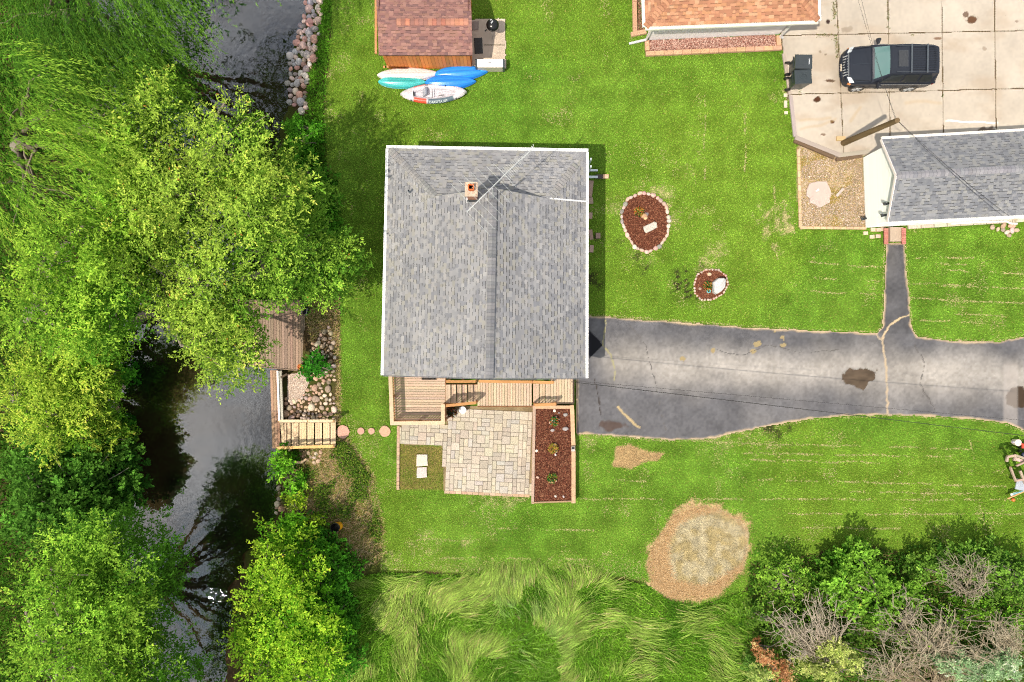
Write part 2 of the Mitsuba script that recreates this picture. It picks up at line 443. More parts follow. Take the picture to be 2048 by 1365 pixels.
def asphalt(x, y):
    u, v = x * F / H + CU, CV - y * F / H
    band = np.exp(-((v - (735 + (u - 1400) * 0.03)) / 42) ** 2) * sstep(1160, 1260, u)
    base = C(104, 104, 108) * np.ones((len(x), 3))
    warm = C(172, 167, 161)
    t = np.clip(band * (0.9 + 0.5 * (n2(x, y * 1.5, 0.8, 101) - 0.4)) + (n2(x, y, 0.5, 102) - 0.5) * 0.7, 0, 1)[:, None]
    col = base * (1 - t) + warm * t
    col = col * (0.68 + 0.64 * n2(x, y, 1.2, 104, 5)[:, None]) * (0.78 + 0.44 * n2(x, y, 9.0, 105, 2)[:, None])
    sealed = ((u > 1760) & (v < 668)) | ((v < 640))
    col = np.where((sealed & (u > 1700))[:, None], col * 0.82, col)
    tar = Polygon(PP([(1178, 660), (1206, 690), (1178, 718)]))
    col = np.where(inside(tar, x, y)[:, None], C(44, 44, 48), col)
    # damp hollow and oil marks
    pd = np.hypot((u - 1720) / 34, (v - 754) / 21) + (n2(x, y, 3.0, 107, 4) - 0.5) * 0.9
    wet = sstep(1.0, 0.9, pd)[:, None]
    col = col * (1 - wet) + (C(92, 80, 68) * (0.7 + 0.7 * n2(x, y * 2, 3, 108)[:, None])) * wet
    pd = np.hypot((u - 2040) / 26, (v - 798) / 22) + (n2(x, y, 3.0, 109, 4) - 0.5) * 0.9
    wet = sstep(1.0, 0.85, pd)[:, None]
    col = col * (1 - wet) + C(74, 62, 52) * wet
    pd = np.hypot((u - 1225) / 30, (v - 853) / 12) + (n2(x, y, 3.0, 119, 4) - 0.5) * 1.2
    wet = sstep(1.0, 0.6, pd)[:, None] * 0.7
    col = col * (1 - wet) + C(84, 64, 52) * wet
    light = sstep(2003, 2010, u) * sstep(2038, 2032, u) * sstep(715, 740, v)
    col = col * (1 - 0.35 * light[:, None]) + C(196, 188, 182) * 0.35 * light[:, None]
    for a, b, r in ((1514, 688, 7), (1506, 704, 5), (1426, 702, 6), (1566, 675, 4), (1566, 692, 4), (1550, 663, 3), (1365, 718, 5)):
        k = (np.hypot(u - a, v - b) + (n2(x, y, 6, 113) - 0.5) * 9 < r)[:, None]
        col = np.where(k, C(164, 148, 112), col)
    for crack, wd, cc in ((CRACK_A, 0.042, C(190, 172, 146)), (CRACK_B, 0.04, C(205, 184, 150)), (CRACK_C, 0.03, C(170, 164, 120)), (CRACK_D, 0.06, C(190, 170, 130)), (CRACK_E, 0.03, C(70, 64, 60)), (CRACK_F, 0.016, C(104, 101, 99)), (CRACK_G, 0.016, C(100, 98, 96)), (CRACK_H, 0.018, C(98, 95, 93))):
        dd = seg_dist(x + (n2(x, y, 4, 115) - 0.5) * 0.14, y + (n2(x, y, 4, 116) - 0.5) * 0.14, crack)
        k = sstep(wd * 1.3, wd * 0.5, dd + (n2(x, y, 7, 117) - 0.5) * 0.05)[:, None]
        col = col * (1 - k) + cc * k
    ed = sdist(DRIVE, x, y)
    k = sstep(-0.12, 0.0, ed + (n2(x, y, 2.5, 118) - 0.5) * 0.16)[:, None] * 0.9
    return np.clip(col * (1 - k) + C(200, 178, 146) * k, 0.01, 0.9)


(vf, cc) = sheet(DRIVE, 0.05, 0.012, asphalt, 0.05, 7)
scene['driveway'] = mikit.ply(vf, 'rough_ground', smooth=True, color=cc)
struct('driveway', 'worn grey asphalt driveway with long pale crack')

# the parking slab: one part per poured panel
VJ = [((1640, -90), (1640, 60)), ((1668, -90), (1687, 320)), ((1773, -90), (1780, 320)), ((1881, -90), (1886, 320)), ((1986, -90), (1992, 320)), ((2092, -90), (2098, 320))]
HJ = [((1540, -45), (2160, -60)), ((1540, 73), (2160, 60)), ((1540, 191), (2160, 175))]
cuts = [LineString(PP([a, b])) for a, b in VJ[1:]] + [LineString(PP([a, b])) for a, b in HJ]


def concrete(x, y):
    u, v = x * F / H + CU, CV - y * F / H
    col = C(200, 190, 176) * (0.82 + 0.28 * n2(x, y, 0.7, 121, 4)[:, None]) * (0.93 + 0.14 * n2(x, y, 8, 122, 2)[:, None])
    brown = sstep(0.5, 0.75, n2(x, y * 2.0, 0.6, 124, 4))[:, None] * 0.3
    col = col * (1 - brown) + C(168, 142, 112) * brown
    for a, b, rx, ry, k, cc in ((1656, 45, 6, 5, 1, C(62, 48, 40)), (1943, 40, 14, 9, 0.95, C(96, 66, 44)), (1930, 30, 6, 6, .8, C(90, 60, 40)), (1632, 200, 9, 6, 1, C(84, 58, 42)), (1665, 245, 5, 3.5, 1, C(92, 64, 46)),
                                (1660, 163, 14, 4, .9, C(90, 64, 44)), (1692, 60, 14, 7, .35, C(110, 92, 76)), (1645, 270, 6, 3, .8, C(110, 80, 56)), (1640, 105, 4, 3, .5, C(90, 70, 50)), (1975, 262, 24, 8, 0.8, C(84, 66, 54)),
                                (1968, 98, 5, 4, .5, C(120, 100, 84)), (2032, 44, 4, 3, .6, C(110, 84, 70)), (1876, 78, 8, 2.5, .8, C(120, 84, 56)), (1650, 110, 3, 2, .6, C(90, 70, 50))):
        d = np.hypot((u - a) / rx, (v - b) / ry) + (n2(x, y, 5, int(a)) - 0.5) * 1.3
        m = sstep(1.0, 0.7, d)[:, None] * k
        col = col * (1 - m) + cc * m
    d = np.abs(v - 242 - (u - 1890) * 0.045 + (n2(x, y, 1.6, 126) - 0.5) * 8)
    m = (sstep(2.2, 1.0, d) * sstep(1886, 1896, u) * sstep(1998, 1990, u))[:, None]
    col = col * (1 - m) + C(245, 245, 245) * m
    for a, b, c, e in ((1600, 242, 1660, 236), (1600, 262, 1670, 240), (1810, 205, 1880, 206), (1700, 245, 1720, 215)):
        d = seg_dist(x, y + (n2(x, y, 1, 127) - .5) * 0.2, PP([(a, b), (c, e)]))
        m = sstep(0.12, 0.02, d)[:, None] * 0.3
        col = col * (1 - m) + C(190, 160, 110) * m
    return np.clip(col, 0.02, 0.9)


panels = [SLAB]
for cut in cuts:
    x0, y0, x1, y1 = cut.bounds
    strip = LineString([np.array(cut.coords[0]) + 20 * (np.array(cut.coords[0]) - np.array(cut.coords[1])), np.array(cut.coords[1]) + 20 * (np.array(cut.coords[1]) - np.array(cut.coords[0]))]).buffer(0.022, cap_style=2)
    nxt = []
    for p in panels:
        g = p.difference(strip)
        nxt += [h for h in getattr(g, 'geoms', [g]) if h.area > 0.05]
    panels = nxt
struct(num('parking_slab'), 'pale concrete parking slab with weedy joints')
(vf, cc) = sheet(SLAB.buffer(-0.01), 0.3, 0.008, lambda x, y: np.tile(C(112, 100, 80), (len(x), 1)))
scene['parking_slab'] = mikit.ply(vf, 'earth', smooth=True, color=cc)
for p in panels:
    (vf, cc) = sheet(p, 0.04, 0.05, concrete)
    m = MB()
    m.add(*[vf[0], vf[1]], cc)
    e = np.array(p.exterior.coords)[:-1]
    for a, b in zip(e, np.roll(e, -1, 0)):
        m.quad([*a, 0.004], [*b, 0.004], [*b, 0.046], [*a, 0.046], C(190, 172, 150))
    m.build('parking_slab__panel', 'earth')
# weeds growing in the joints: leaves, added with the lawn's other plants below
JOINT_WEEDS = [(1668, 5, 1675, 120, 260, 0.06), (1620, 72, 1672, 71, 60, 0.05), (1775, 10, 1776, 70, 60, 0.04), (1822, 69, 1830, 68, 14, 0.04), (1885, 180, 1884, 195, 10, .03), (1585, 150, 1600, 190, 40, 0.05), (1690, 189, 1776, 188, 16, .03)]

# concrete pad by the shed
(vf, cc) = sheet(PADS, 0.05, 0.03, lambda x, y: np.clip(C(206, 190, 172) * (0.7 + 0.5 * n2(x, y, 1.6, 131, 4)[:, None]), 0, .9), 0.03, 3)
scene['shed_pad'] = mikit.ply(vf, 'earth', smooth=True, color=cc)
struct('shed_pad', 'stained concrete pad beside the shed')
e = MB()
a, b = P(968, 91), P(1010, 91)
e.box([(a[0] + b[0]) / 2, a[1], 0.034], [b[0] - a[0], 0.03, 0.012], C(90, 84, 60))
e.build('shed_pad__joint', 'earth')
# ------------------------------------------------------------------ roofs
def plane(pts):
    pts = np.asarray(pts, float)
    c = pts.mean(0)
    n = np.linalg.svd(pts - c)[2][2]
    n = n if n[2] > 0 else -n
    return lambda x, y: c[2] - (n[0] * (np.asarray(x) - c[0]) + n[1] * (np.asarray(y) - c[1])) / n[2]


def flat(pts):
    zf = plane(pts)
    return [np.array([p[0], p[1], float(zf(p[0], p[1]))]) for p in pts]


def on_ray(u, v, zf):
    z = 3.4
    for _ in range(30):
        z = float(zf(*P(u, v, z)[:2]))
    return P(u, v, z)


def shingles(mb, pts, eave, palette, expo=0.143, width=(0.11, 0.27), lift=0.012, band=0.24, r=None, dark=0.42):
    """Courses of laminated shingle tabs over one roof face: every tab a wedge with its own tone, some proud of others."""
    r = r or np.random.default_rng(3)
    pts = np.asarray(pts, float)
    zf = plane(pts)
    a, b = np.asarray(eave[0], float), np.asarray(eave[1], float)
    e = unit((b - a)[:2])
    s = np.array([-e[1], e[0]])
    if (pts[:, :2].mean(0) - a[:2]) @ s < 0:
        s = -s
    loc = np.stack([(pts[:, :2] - a[:2]) @ e, (pts[:, :2] - a[:2]) @ s], -1)
    poly = Polygon(loc)
    poly = poly if poly.is_valid else poly.buffer(0)
    shapely.prepare(poly)
    g = (zf(*(a[:2] + s)) - zf(*a[:2]))
    ex = expo / math.sqrt(1 + g * g)
    x0, y0, x1, y1 = poly.bounds
    k, y = 0, y0
    rows = []
    while y < y1:
        q, raised, tone = x0 - r.uniform(0, 0.3), r.random() < 0.5, r.normal(0, 0.02)
        while q < x1:
            w = r.uniform(*width)
            rows.append((q, y, q + w, y + ex, raised, r.integers(len(palette)), r.normal(0, 0.04) + tone))
            q += w
            raised = (not raised) if r.random() < 0.8 else raised
        y += ex
    rows = np.array(rows)
    boxes = shapely.box(rows[:, 0], rows[:, 1], rows[:, 2], rows[:, 3])
    whole = shapely.contains(poly, boxes)
    touch = shapely.intersects(poly, boxes)

    def up(q, h):
        w = a[:2] + q[0] * e + q[1] * s
        return [w[0], w[1], zf(*w) + h]

    flip = np.cross([*e, 0], [*s, 0])[2] < 0
    for t, full, hit in zip(rows, whole, touch):
        if not hit:
            continue
        xa, ya, xb, yb, raised, pi, dv = t
        wx, wy = a[:2] + xa * e + ya * s
        c = np.clip(palette[int(pi)] * (1 + dv) * (.86 + .28 * float(n2(np.array([wx]), np.array([wy * .4]), .9, 17, 3)[0])), 0.005, 0.95)
        hl, hh = lift * (1.9 if raised else 1.0), lift * (0.9 if raised else 0.25)
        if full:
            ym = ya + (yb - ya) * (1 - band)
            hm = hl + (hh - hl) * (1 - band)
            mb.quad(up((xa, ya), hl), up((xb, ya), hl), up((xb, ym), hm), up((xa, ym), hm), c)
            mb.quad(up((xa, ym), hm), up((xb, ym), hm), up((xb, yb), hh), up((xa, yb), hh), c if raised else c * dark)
            mb.quad(up((xa, ya), -0.004), up((xb, ya), -0.004), up((xb, ya), hl), up((xa, ya), hl), c)
            if raised:
                mb.add([up((xa, ya), 0), up((xa, ya), hl), up((xa, yb), hh), up((xb, ya), 0), up((xb, ya), hl), up((xb, yb), hh)], [[0, 1, 2], [3, 5, 4]], c)
        else:
            g = poly.intersection(shapely.box(xa, ya, xb, yb))
            for h in getattr(g, 'geoms', [g]):
                if h.geom_type == 'Polygon' and h.area > 1e-4:
                    mb.poly([up(p, hl + (hh - hl) * (p[1] - ya) / (yb - ya)) for p in list(h.exterior.coords)[:-1]], c)


def deck(mb, pts, col, t=0.06):
    pts = np.asarray(pts, float)
    lo = pts - [0, 0, t]
    mb.poly(pts - [0, 0, 0.012], col)
    mb.poly(np.vstack([lo[:1], lo[:0:-1]]), col)
    for a, b, c, d in zip(pts, np.roll(pts, -1, 0), np.roll(lo, -1, 0), lo):
        mb.quad(a - [0, 0, .006], b - [0, 0, .006], c, d, col)


def caps(key, p0, p1, za, zb, w, step, palette, r, bsdf='paint_matt', lift=0.02):
    """Bent cap shingles along a ridge or hip from p0 up to p1; za, zb: the roof planes on its two sides."""
    p0, p1 = np.asarray(p0, float), np.asarray(p1, float)
    L = np.linalg.norm(p1 - p0)
    d = (p1 - p0) / L
    h = unit(d[:2])
    side = np.array([-h[1], h[0]])
    mid = (p0 + p1)[:2] / 2
    if za(*(mid + side * 0.3)) > zb(*(mid + side * 0.3)):
        za, zb = zb, za
    n = int(L / step)
    for k in range(n):
        a, b = p0 + d * step * k, p0 + d * (step * (k + 1) + 0.03)
        m = MB()
        c = jit(palette[r.integers(len(palette))], 0.06, 0.01, r)
        ring = []
        for q, hh in ((a, lift + 0.03), (b, lift)):
            l, rr = q[:2] + side * w / 2, q[:2] - side * w / 2
            ring.append([np.array([*l, za(*l) + hh]), np.array([*q[:2], q[2] + hh + 0.006]), np.array([*rr, zb(*rr) + hh])])
        A, B = ring
        E = [p + (q - p) * .12 for p, q in zip(A, B)]  # overlap strip, coloured darker below to paint in the cap shadow line
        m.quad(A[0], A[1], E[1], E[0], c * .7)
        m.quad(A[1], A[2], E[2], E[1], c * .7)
        m.quad(E[0], E[1], B[1], B[0], c)
        m.quad(E[1], E[2], B[2], B[1], c)
        dn = np.array([0, 0, lift])
        m.quad(A[0] - dn, A[1] - dn, A[1], A[0], c)
        m.quad(A[1] - dn, A[2] - dn, A[2], A[1], c)
        m.quad(A[0] - dn, A[0], B[0], B[0] - dn, c)
        m.quad(A[2], A[2] - dn, B[2] - dn, B[2], c)
        m.build(key, bsdf)


def gutter(key, a, b, col, w=0.12, hang=0.11, out=None, every=0):
    """An open K-style gutter along an eave from a to b; out: outward direction in plan."""
    a, b = np.asarray(a, float), np.asarray(b, float)
    o = np.array([*out, 0.0])
    m = MB()
    for off, ww, h0, h1 in ((0.008, 0.016, -hang, -0.005), (w - 0.012, 0.03, -hang, 0.004)):
        m.beam(a + o * off + [0, 0, (h0 + h1) / 2], b + o * off + [0, 0, (h0 + h1) / 2], ww, h1 - h0, col)
    m.beam(a + o * w / 2 + [0, 0, -0.045], b + o * w / 2 + [0, 0, -0.045], w - 0.045, 0.012, col)
    if every:
        L = np.linalg.norm(b - a)
        for t in np.arange(every / 2, L, every):
            q = a + (b - a) * t / L
            m.beam(q + o * 0.0, q + o * w, 0.02, 0.012, col * 0.75)
    return m.build(key, 'plastic')


# ------------------------------------------------------------------ the main house
GREYS = [C(150, 151, 154), C(142, 143, 147), C(157, 157, 158), C(130, 132, 138), C(152, 151, 146), C(146, 147, 150), C(137, 138, 142), C(154, 153, 153)]
_old = [C(150, 150, 158, .78), C(136, 137, 146, .78), C(164, 162, 166, .78), C(118, 120, 130, .78), C(170, 168, 158, .78), C(146, 144, 140, .78), C(104, 107, 118, .78), C(158, 156, 150, .78)]
WHITE = C(238, 240, 240, 0.82)
ZE, ZR = 2.6, 4.4
hNW, hNE, hSE, hSW = P(777, 297, ZE), P(1172, 304, ZE), P(1171, 757, ZE), P(767, 751, ZE)
rS, rN = P(979, 757.5, ZR), P(986, 376, ZR)
gL, gR = on_ray(870, 393, plane([hSW, rS, rN, hNW])), on_ray(1099, 398, plane([hSE, rS, rN, hNE]))
house = thing('house', 'large house with grey shingle roof and white gutters beside the wooden deck', 'house')
left, right, hip = flat([hSW, rS, rN, gL, hNW]), flat([hSE, hNE, gR, rN, rS]), flat([hNW, gL, gR, hNE])
m = MB()
for f in (left, right, hip):
    deck(m, f, C(80, 82, 88))
m.add([gL, gR, rN], [[0, 1, 2]], C(96, 98, 104))
m.build(house + '__roof', 'paint_matt')
m, r = MB(), np.random.default_rng(11)
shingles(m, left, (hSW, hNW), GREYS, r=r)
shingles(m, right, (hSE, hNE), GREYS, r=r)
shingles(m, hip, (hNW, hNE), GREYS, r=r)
k = m.build(house + '__roof__shingles', 'paint_matt')
tag(k, kind='stuff')
zl, zr, zh = plane(left), plane(right), plane(hip)
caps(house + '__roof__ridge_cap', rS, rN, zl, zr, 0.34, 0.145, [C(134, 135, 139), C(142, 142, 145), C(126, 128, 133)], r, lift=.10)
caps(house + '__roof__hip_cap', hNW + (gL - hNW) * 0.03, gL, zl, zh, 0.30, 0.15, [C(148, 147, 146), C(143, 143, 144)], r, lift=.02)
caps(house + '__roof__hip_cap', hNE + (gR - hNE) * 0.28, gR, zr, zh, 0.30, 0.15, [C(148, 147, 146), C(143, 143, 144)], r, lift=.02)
# rakes, gutters, flashing
un = lambda a, b: unit((np.asarray(b) - np.asarray(a))[:2])
oN = np.array([un(hNW, hNE)[1] * -1, un(hNW, hNE)[0]])
oW = np.array([-un(hSW, hNW)[1], un(hSW, hNW)[0]])
oE = -np.array([-un(hSE, hNE)[1], un(hSE, hNE)[0]])
gutter(house + '__gutter', hNW + [-0.1, 0, 0.02], hNE + [0.1, 0, 0.02], WHITE, 0.13, out=oN, every=0.9)
gutter(house + '__gutter', hSW + [0, 0, 0.02], hNW + [0, -0.02, 0.02], WHITE, 0.12, out=oW)
gutter(house + '__gutter', hSE + [0, 0, 0.02], hNE + [0, -0.02, 0.02], WHITE, 0.12, out=oE)
for a, b in ((hSW, rS), (rS, hSE)):
    m = MB()
    m.beam(a + [0, -0.03, -0.07], b + [0, -0.03, -0.07], 0.03, 0.14, C(120, 122, 126))
    m.build(house + '__rake_board')
m = MB()
q = P(1174, 404, 2.62)
m.beam(gR + [-0.1, 0.02, 0.03], q + [0, 0, 0.04], 0.06, 0.035, WHITE)
m.build(house + '__flashing', 'plastic')
# walls under the eaves
cen = (hNW + hNE + hSE + hSW) / 4
foot = [cen[:2] + (c[:2] - cen[:2]) - np.sign(c[:2] - cen[:2]) * [0.42, 0.42 if c[1] > 0 else 0.28] for c in (hSW, hSE, hNE, hNW)]
m = MB()
m.prism(np.array(foot), 0.0, 2.5, C(214, 216, 214))
sw, se = foot[0], foot[1]
m.add([[*sw, 2.5], [*se, 2.5], [rS[0], (sw[1] + se[1]) / 2, 4.12]], [[0, 1, 2]], C(214, 216, 214))
for zz in np.arange(0.2, 2.5, 0.18):
    for a, b in zip(foot, foot[1:] + foot[:1]):
        m.beam([*a, zz], [*b, zz], 0.012, 0.02, C(196, 198, 196))
m.build(house + '__wall')
m = MB()
m.box([P(1040, 760)[0], sw[1] - 0.1, 1.25], [0.95, 0.06, 2.1], C(90, 60, 46))
m.build(house + '__door')
m = MB()
m.box([P(850, 760)[0], sw[1] - 0.02, 1.9], [1.5, 0.05, 0.9], C(60, 70, 80))
m.build(house + '__window', 'car_glass')
# chimney: brick stack, stone crown, clay flue
def chz(u, v, z):
    return P(u, v, z)
cc = P(942.5, 379, 5.25)
m = MB()
bw, bd = 0.40, 0.44
zc = 5.18
for k in range(int((zc - 2.9) / 0.075)):
    m.box([cc[0], cc[1], 2.9 + k * 0.075 + 0.034], [bw, bd, 0.066], jit(C(150, 110, 90), 0.1, 0.05))
m.build(house + '__chimney')
m = MB()
cr = []
for i in range(9):
    for j in range(9):
        cr.append([cc[0] + (i / 8 - .5) * (bw + .12), cc[1] + (j / 8 - .5) * (bd + .14), zc + 0.08 + 0.012 * math.sin(i * 2.1 + j * 3.3)])
cr = np.array(cr)
f = [[i * 9 + j, (i + 1) * 9 + j, (i + 1) * 9 + j + 1, i * 9 + j + 1] for i in range(8) for j in range(8)]
m.add(cr, f, np.clip(C(214, 190, 168) * (0.75 + 0.5 * np.random.default_rng(2).random((81, 1))), 0, .9))
m.box([cc[0], cc[1], zc + 0.03], [bw + .12, bd + .14, 0.08], C(206, 186, 166))
m.build(house + '__chimney__crown', 'earth')
m = MB()
fx, fy = cc[0] - 0.0, cc[1] + 0.05
for dx, dy, sx, sy in ((-.1, 0, .04, .24), (.1, 0, .04, .24), (0, -.1, .16, .04), (0, .1, .16, .04)):
    m.box([fx + dx, fy + dy, zc + 0.17], [sx, sy, 0.22], C(206, 112, 66))
m.box([fx, fy, zc + 0.075], [0.17, 0.17, 0.02], C(22, 16, 14))
m.build(house + '__chimney__flue', 'earth')
# cricket of white metal behind the stack
m = MB()
m.beam([cc[0] - 0.24, cc[1] - 0.30, zl(cc[0] - .24, cc[1] - .3) + 0.06], [cc[0] - 0.24, cc[1] - 0.1, zl(cc[0] - .24, cc[1] - .1) + 0.06], 0.08, 0.10, C(224, 224, 226))
m.box([cc[0], cc[1] - bd / 2 - 0.04, zl(cc[0], cc[1] - .3) + 0.08], [bw + 0.1, 0.06, 0.16], C(60, 64, 68))
m.build(house + '__chimney__flashing', 'galvanised')
vp = P(820, 386, 2.95)
m = MB()
zz = zl(vp[0], vp[1])
m.lathe([(0.0, zz), (0.045, zz + 0.02), (0.045, zz + .38), (0.034, zz + .38), (0.034, zz + .1), (0, zz + .1)], [vp[0], vp[1], 0], C(120, 132, 140), 12)
m.build(house + '__vent_pipe', 'galvanised')
# downspouts laid out from the east wall, and the splash block
for v, L in ((341, 15), (354.5, 15)):
    a, b = P(1172, v, 0.35), P(1195, v, 0.12)
    m = MB()
    m.beam(a, b, 0.10, 0.075, C(206, 216, 222))
    m.beam([a[0], a[1], 0.3], [a[0], a[1], 2.4], 0.10, 0.075, C(206, 216, 222), up=(1, 0, 0))
    m.build(house + '__downspout', 'galvanised')
t = thing('splash_block', 'tan splash block at the end of a downspout east of the grey house', 'splash block')
a = P(1211, 354)
m = MB()
m.box([a[0] + .0, a[1], 0.05], [0.27, 0.19, 0.09], C(224, 186, 156))
m.build(t + '__body', 'earth')
m = MB()
m.box([a[0] - 0.31, a[1], 0.03], [0.34, 0.20, 0.05], C(96, 90, 88))
m.build(t + '__channel', 'earth')
# stepping flags along the east wall
for u, v, a, b in ((1181, 378, 9, 36), (1181, 402, 10, 14), (1182, 470, 7, 22), (1183, 498, 8, 16), (1181, 432, 7, 14), (1196, 472, 9, 12)):
    p = P(u, v)
    m = MB()
    m.box([p[0], p[1], 0.02], [a * H / F, b * H / F * 0.9, 0.05], jit(C(176, 150, 138), .1), rz=rng.normal(0, .1))
    m.build('wall_path__flagstone', 'earth')
struct('wall_path')

# television antenna: mast, boom, dipole rods
ant = thing('television_antenna', 'long metal television antenna on a mast above the grey roof ridge', 'antenna')
ZA = 6.2
b0, b1 = P(934.5, 423.5, ZA), P(1066, 296.5, ZA)
d = unit(b1 - b0)
pr = np.array([d[1], -d[0], 0])
m = MB()
m.beam(b0, b1, 0.028, 0.03, C(206, 210, 210))
a2, b2 = b0 + (b1 - b0) * 0.62 + [0, 0, 0.09], b0 + (b1 - b0) * 0.79 + [0, 0, 0.13]
m.beam(b0 + (b1 - b0) * 0.35 + [0, 0, 0.06], b2, 0.02, 0.02, C(206, 210, 210))
m.build(ant + '__boom', 'galvanised')
ms = P(985, 380, ZA - 0.1)
m = MB()
m.tube([[ms[0], ms[1], 3.9], [ms[0], ms[1], ZA + 0.12]], 0.025, C(190, 196, 198), 8)
m.build(ant + '__mast', 'galvanised')


def rod(t, l0, l1, dz=0.02):
    q = b0 + (b1 - b0) * t + [0, 0, dz]
    m = MB()
    m.tube([q - pr * l0, q + pr * l1], 0.0065, C(206, 212, 210), 5)
    m.build(ant + '__rod', 'galvanised')


for cx, cy, ux, uy, wx, wy in ((757, 600, 750, 593, 937, 783), (797, 555, 625, 380, 970, 730), (840, 511, 685, 352, 993, 670), (880, 474, 735, 318, 1025, 630), (926, 436, 795, 297, 1058, 575),
                               (960, 391, 835, 262, 1085, 520), (1007, 350, 905, 240, 1110, 460), (1047, 311, 960, 218, 1135, 405)):
    s = (H - ZA) / F / 3.9
    t = ((P(740 + cx / 3.9, 270 + cy / 3.9, ZA) - b0) @ d) / np.linalg.norm(b1 - b0)
    rod(t, math.hypot(ux - cx, uy - cy) * s, math.hypot(wx - cx, wy - cy) * s)
for k in range(11):
    rod(0.575 + 0.021 * k, 0.30 - 0.012 * k, 0.30 - 0.012 * k, 0.02)
for k in range(13):
    rod(0.80 + 0.0155 * k, 0.085, 0.085, 0.02)
m = MB()
m.beam(b1 - pr * 0.09 + [0, 0, .03], b1 + pr * 0.09 + [0, 0, .03], 0.03, 0.03, C(230, 232, 232))
m.beam(b1 - pr * 0.03 + d * .06, b1 + d * 0.1 - pr * .1, 0.02, 0.02, C(230, 232, 232))
m.build(ant + '__reflector', 'galvanised')

# ------------------------------------------------------------------ orange roofed garage (top)
ORANGE = [C(184, 134, 104), C(194, 144, 112), C(176, 124, 96), C(198, 156, 124), C(168, 120, 92), C(188, 138, 102)]
gar = thing('garage', 'white walled garage with orange brown shingle roof at the top edge', 'garage')
zg = 2.7
aW, aE = P(1291, 54, zg), P(1637, 41, zg)
ax_ = unit((aE - aW)[:2])
ay_ = np.array([-ax_[1], ax_[0]])
dep = 6.4
bE, bW = np.array([*(aE[:2] + ay_ * dep), zg]), np.array([*(aW[:2] + ay_ * dep), zg])
rise = 1.25
mW = np.array([*((aW + bW)[:2] / 2 + ax_ * dep / 2), zg + rise])
mE = np.array([*((aE + bE)[:2] / 2 - ax_ * dep / 2), zg + rise])
faces = [[aW, aE, mE, mW], [aE, bE, mE], [bE, bW, mW, mE], [bW, aW, mW]]
m = MB()
for f in faces:
    deck(m, f, C(120, 90, 70))
m.build(gar + '__roof')
m, r = MB(), np.random.default_rng(12)
for f in faces:
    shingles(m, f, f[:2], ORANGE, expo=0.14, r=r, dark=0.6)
tag(m.build(gar + '__roof__shingles'), kind='stuff')
pl = [plane(f) for f in faces]
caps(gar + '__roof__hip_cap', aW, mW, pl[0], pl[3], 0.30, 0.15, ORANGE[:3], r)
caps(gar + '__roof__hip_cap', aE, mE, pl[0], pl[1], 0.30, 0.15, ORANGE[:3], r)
gutter(gar + '__gutter', aW, aE, C(240, 236, 222, .82), 0.13, out=-ay_, every=0.62)
gutter(gar + '__gutter', aW, bW, WHITE, 0.12, out=-ax_)
gutter(gar + '__gutter', aE, bE, WHITE, 0.12, out=ax_)
fw = [np.array(P(1297, 81)[:2]), np.array(P(1558, 69)[:2])]
fq = [fw[0], fw[1], fw[1] + ay_ * 5.2, fw[0] + ay_ * 5.2]
m = MB()
m.prism(np.array(fq), 0.0, 2.66, C(232, 230, 228))
m.build(gar + '__wall')
for u0, v0, u1, v1, u2, v2 in ((1299, 58, 1292, 80, 1258, 88), (1583, 45, 1560, 74, 1566, 76)):
    m = MB()
    a, b, c = P(u0, v0, 2.5), P(u1, v1, 0.25), P(u2, v2, 0.1)
    e = np.array([*(b[:2] - ay_ * 0.02), 2.0])
    m.beam(a, e, 0.09, 0.07, C(226, 224, 222))
    m.beam(e, b, 0.09, 0.07, C(226, 224, 222), up=(1, 0, 0))
    m.beam(b, c, 0.10, 0.07, C(210, 210, 210))
    m.build(gar + '__downspout', 'plastic')

# ------------------------------------------------------------------ grey roofed cottage with white gable (right)
cot = thing('cottage', 'small white sided cottage with grey shingle roof at the right edge', 'house')
zc_ = 2.5
cN0, cS0 = P(1764, 279, zc_), P(1777, 444, zc_)
cN1, cS1 = P(2130, 258, zc_), P(2130, 426, zc_)
kz = 3.46
k0, k1 = P(1794, 351, kz), P(2140, 332, kz)
nf, sf = [cN1, cN0, k0, k1], [cS0, cS1, k1, k0]
m = MB()
for f in (nf, sf):
    deck(m, f, C(90, 92, 98))
m.build(cot + '__roof')
m, r = MB(), np.random.default_rng(13)
CG = [C(142, 144, 148), C(135, 137, 142), C(126, 129, 135), C(147, 148, 148), C(120, 123, 130), C(139, 141, 145)]
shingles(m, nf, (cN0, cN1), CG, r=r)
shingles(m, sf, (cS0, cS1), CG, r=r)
tag(m.build(cot + '__roof__shingles'), kind='stuff')
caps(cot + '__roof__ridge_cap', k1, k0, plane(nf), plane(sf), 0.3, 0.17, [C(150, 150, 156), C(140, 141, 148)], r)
cx_ = unit((cN1 - cN0)[:2])
cy_ = np.array([-cx_[1], cx_[0]])
gutter(cot + '__gutter', cN0, cN1, C(236, 232, 224, .82), 0.12, out=cy_, every=0.9)
gutter(cot + '__gutter', cS0, cS1, WHITE, 0.12, out=-cy_)
for a, b in ((cN0, k0), (cS0, k0)):
    m = MB()
    m.beam(a + [-0.03, 0, -0.05], b + [-0.03, 0, -0.05], 0.03, 0.14, C(240, 232, 230, .82))
    m.build(cot + '__rake_board', 'plastic')
fN, fS = P(1726, 316), P(1731, 456)
off = np.array([*cx_, 0.0])
pk = np.array([*(fN[:2] * 0.47 + fS[:2] * 0.53), kz - 0.18])
m = MB()
fE = [fS[:2] + cx_ * 9.5, fN[:2] + cx_ * 9.5]
m.prism(np.array([fN[:2], fS[:2], *fE]), 0.0, 2.42, C(236, 238, 234, .9))
m.add([[*fN[:2], 2.42], [*fS[:2], 2.42], pk], [[0, 1, 2]], C(226, 230, 222))
m.build(cot + '__wall')
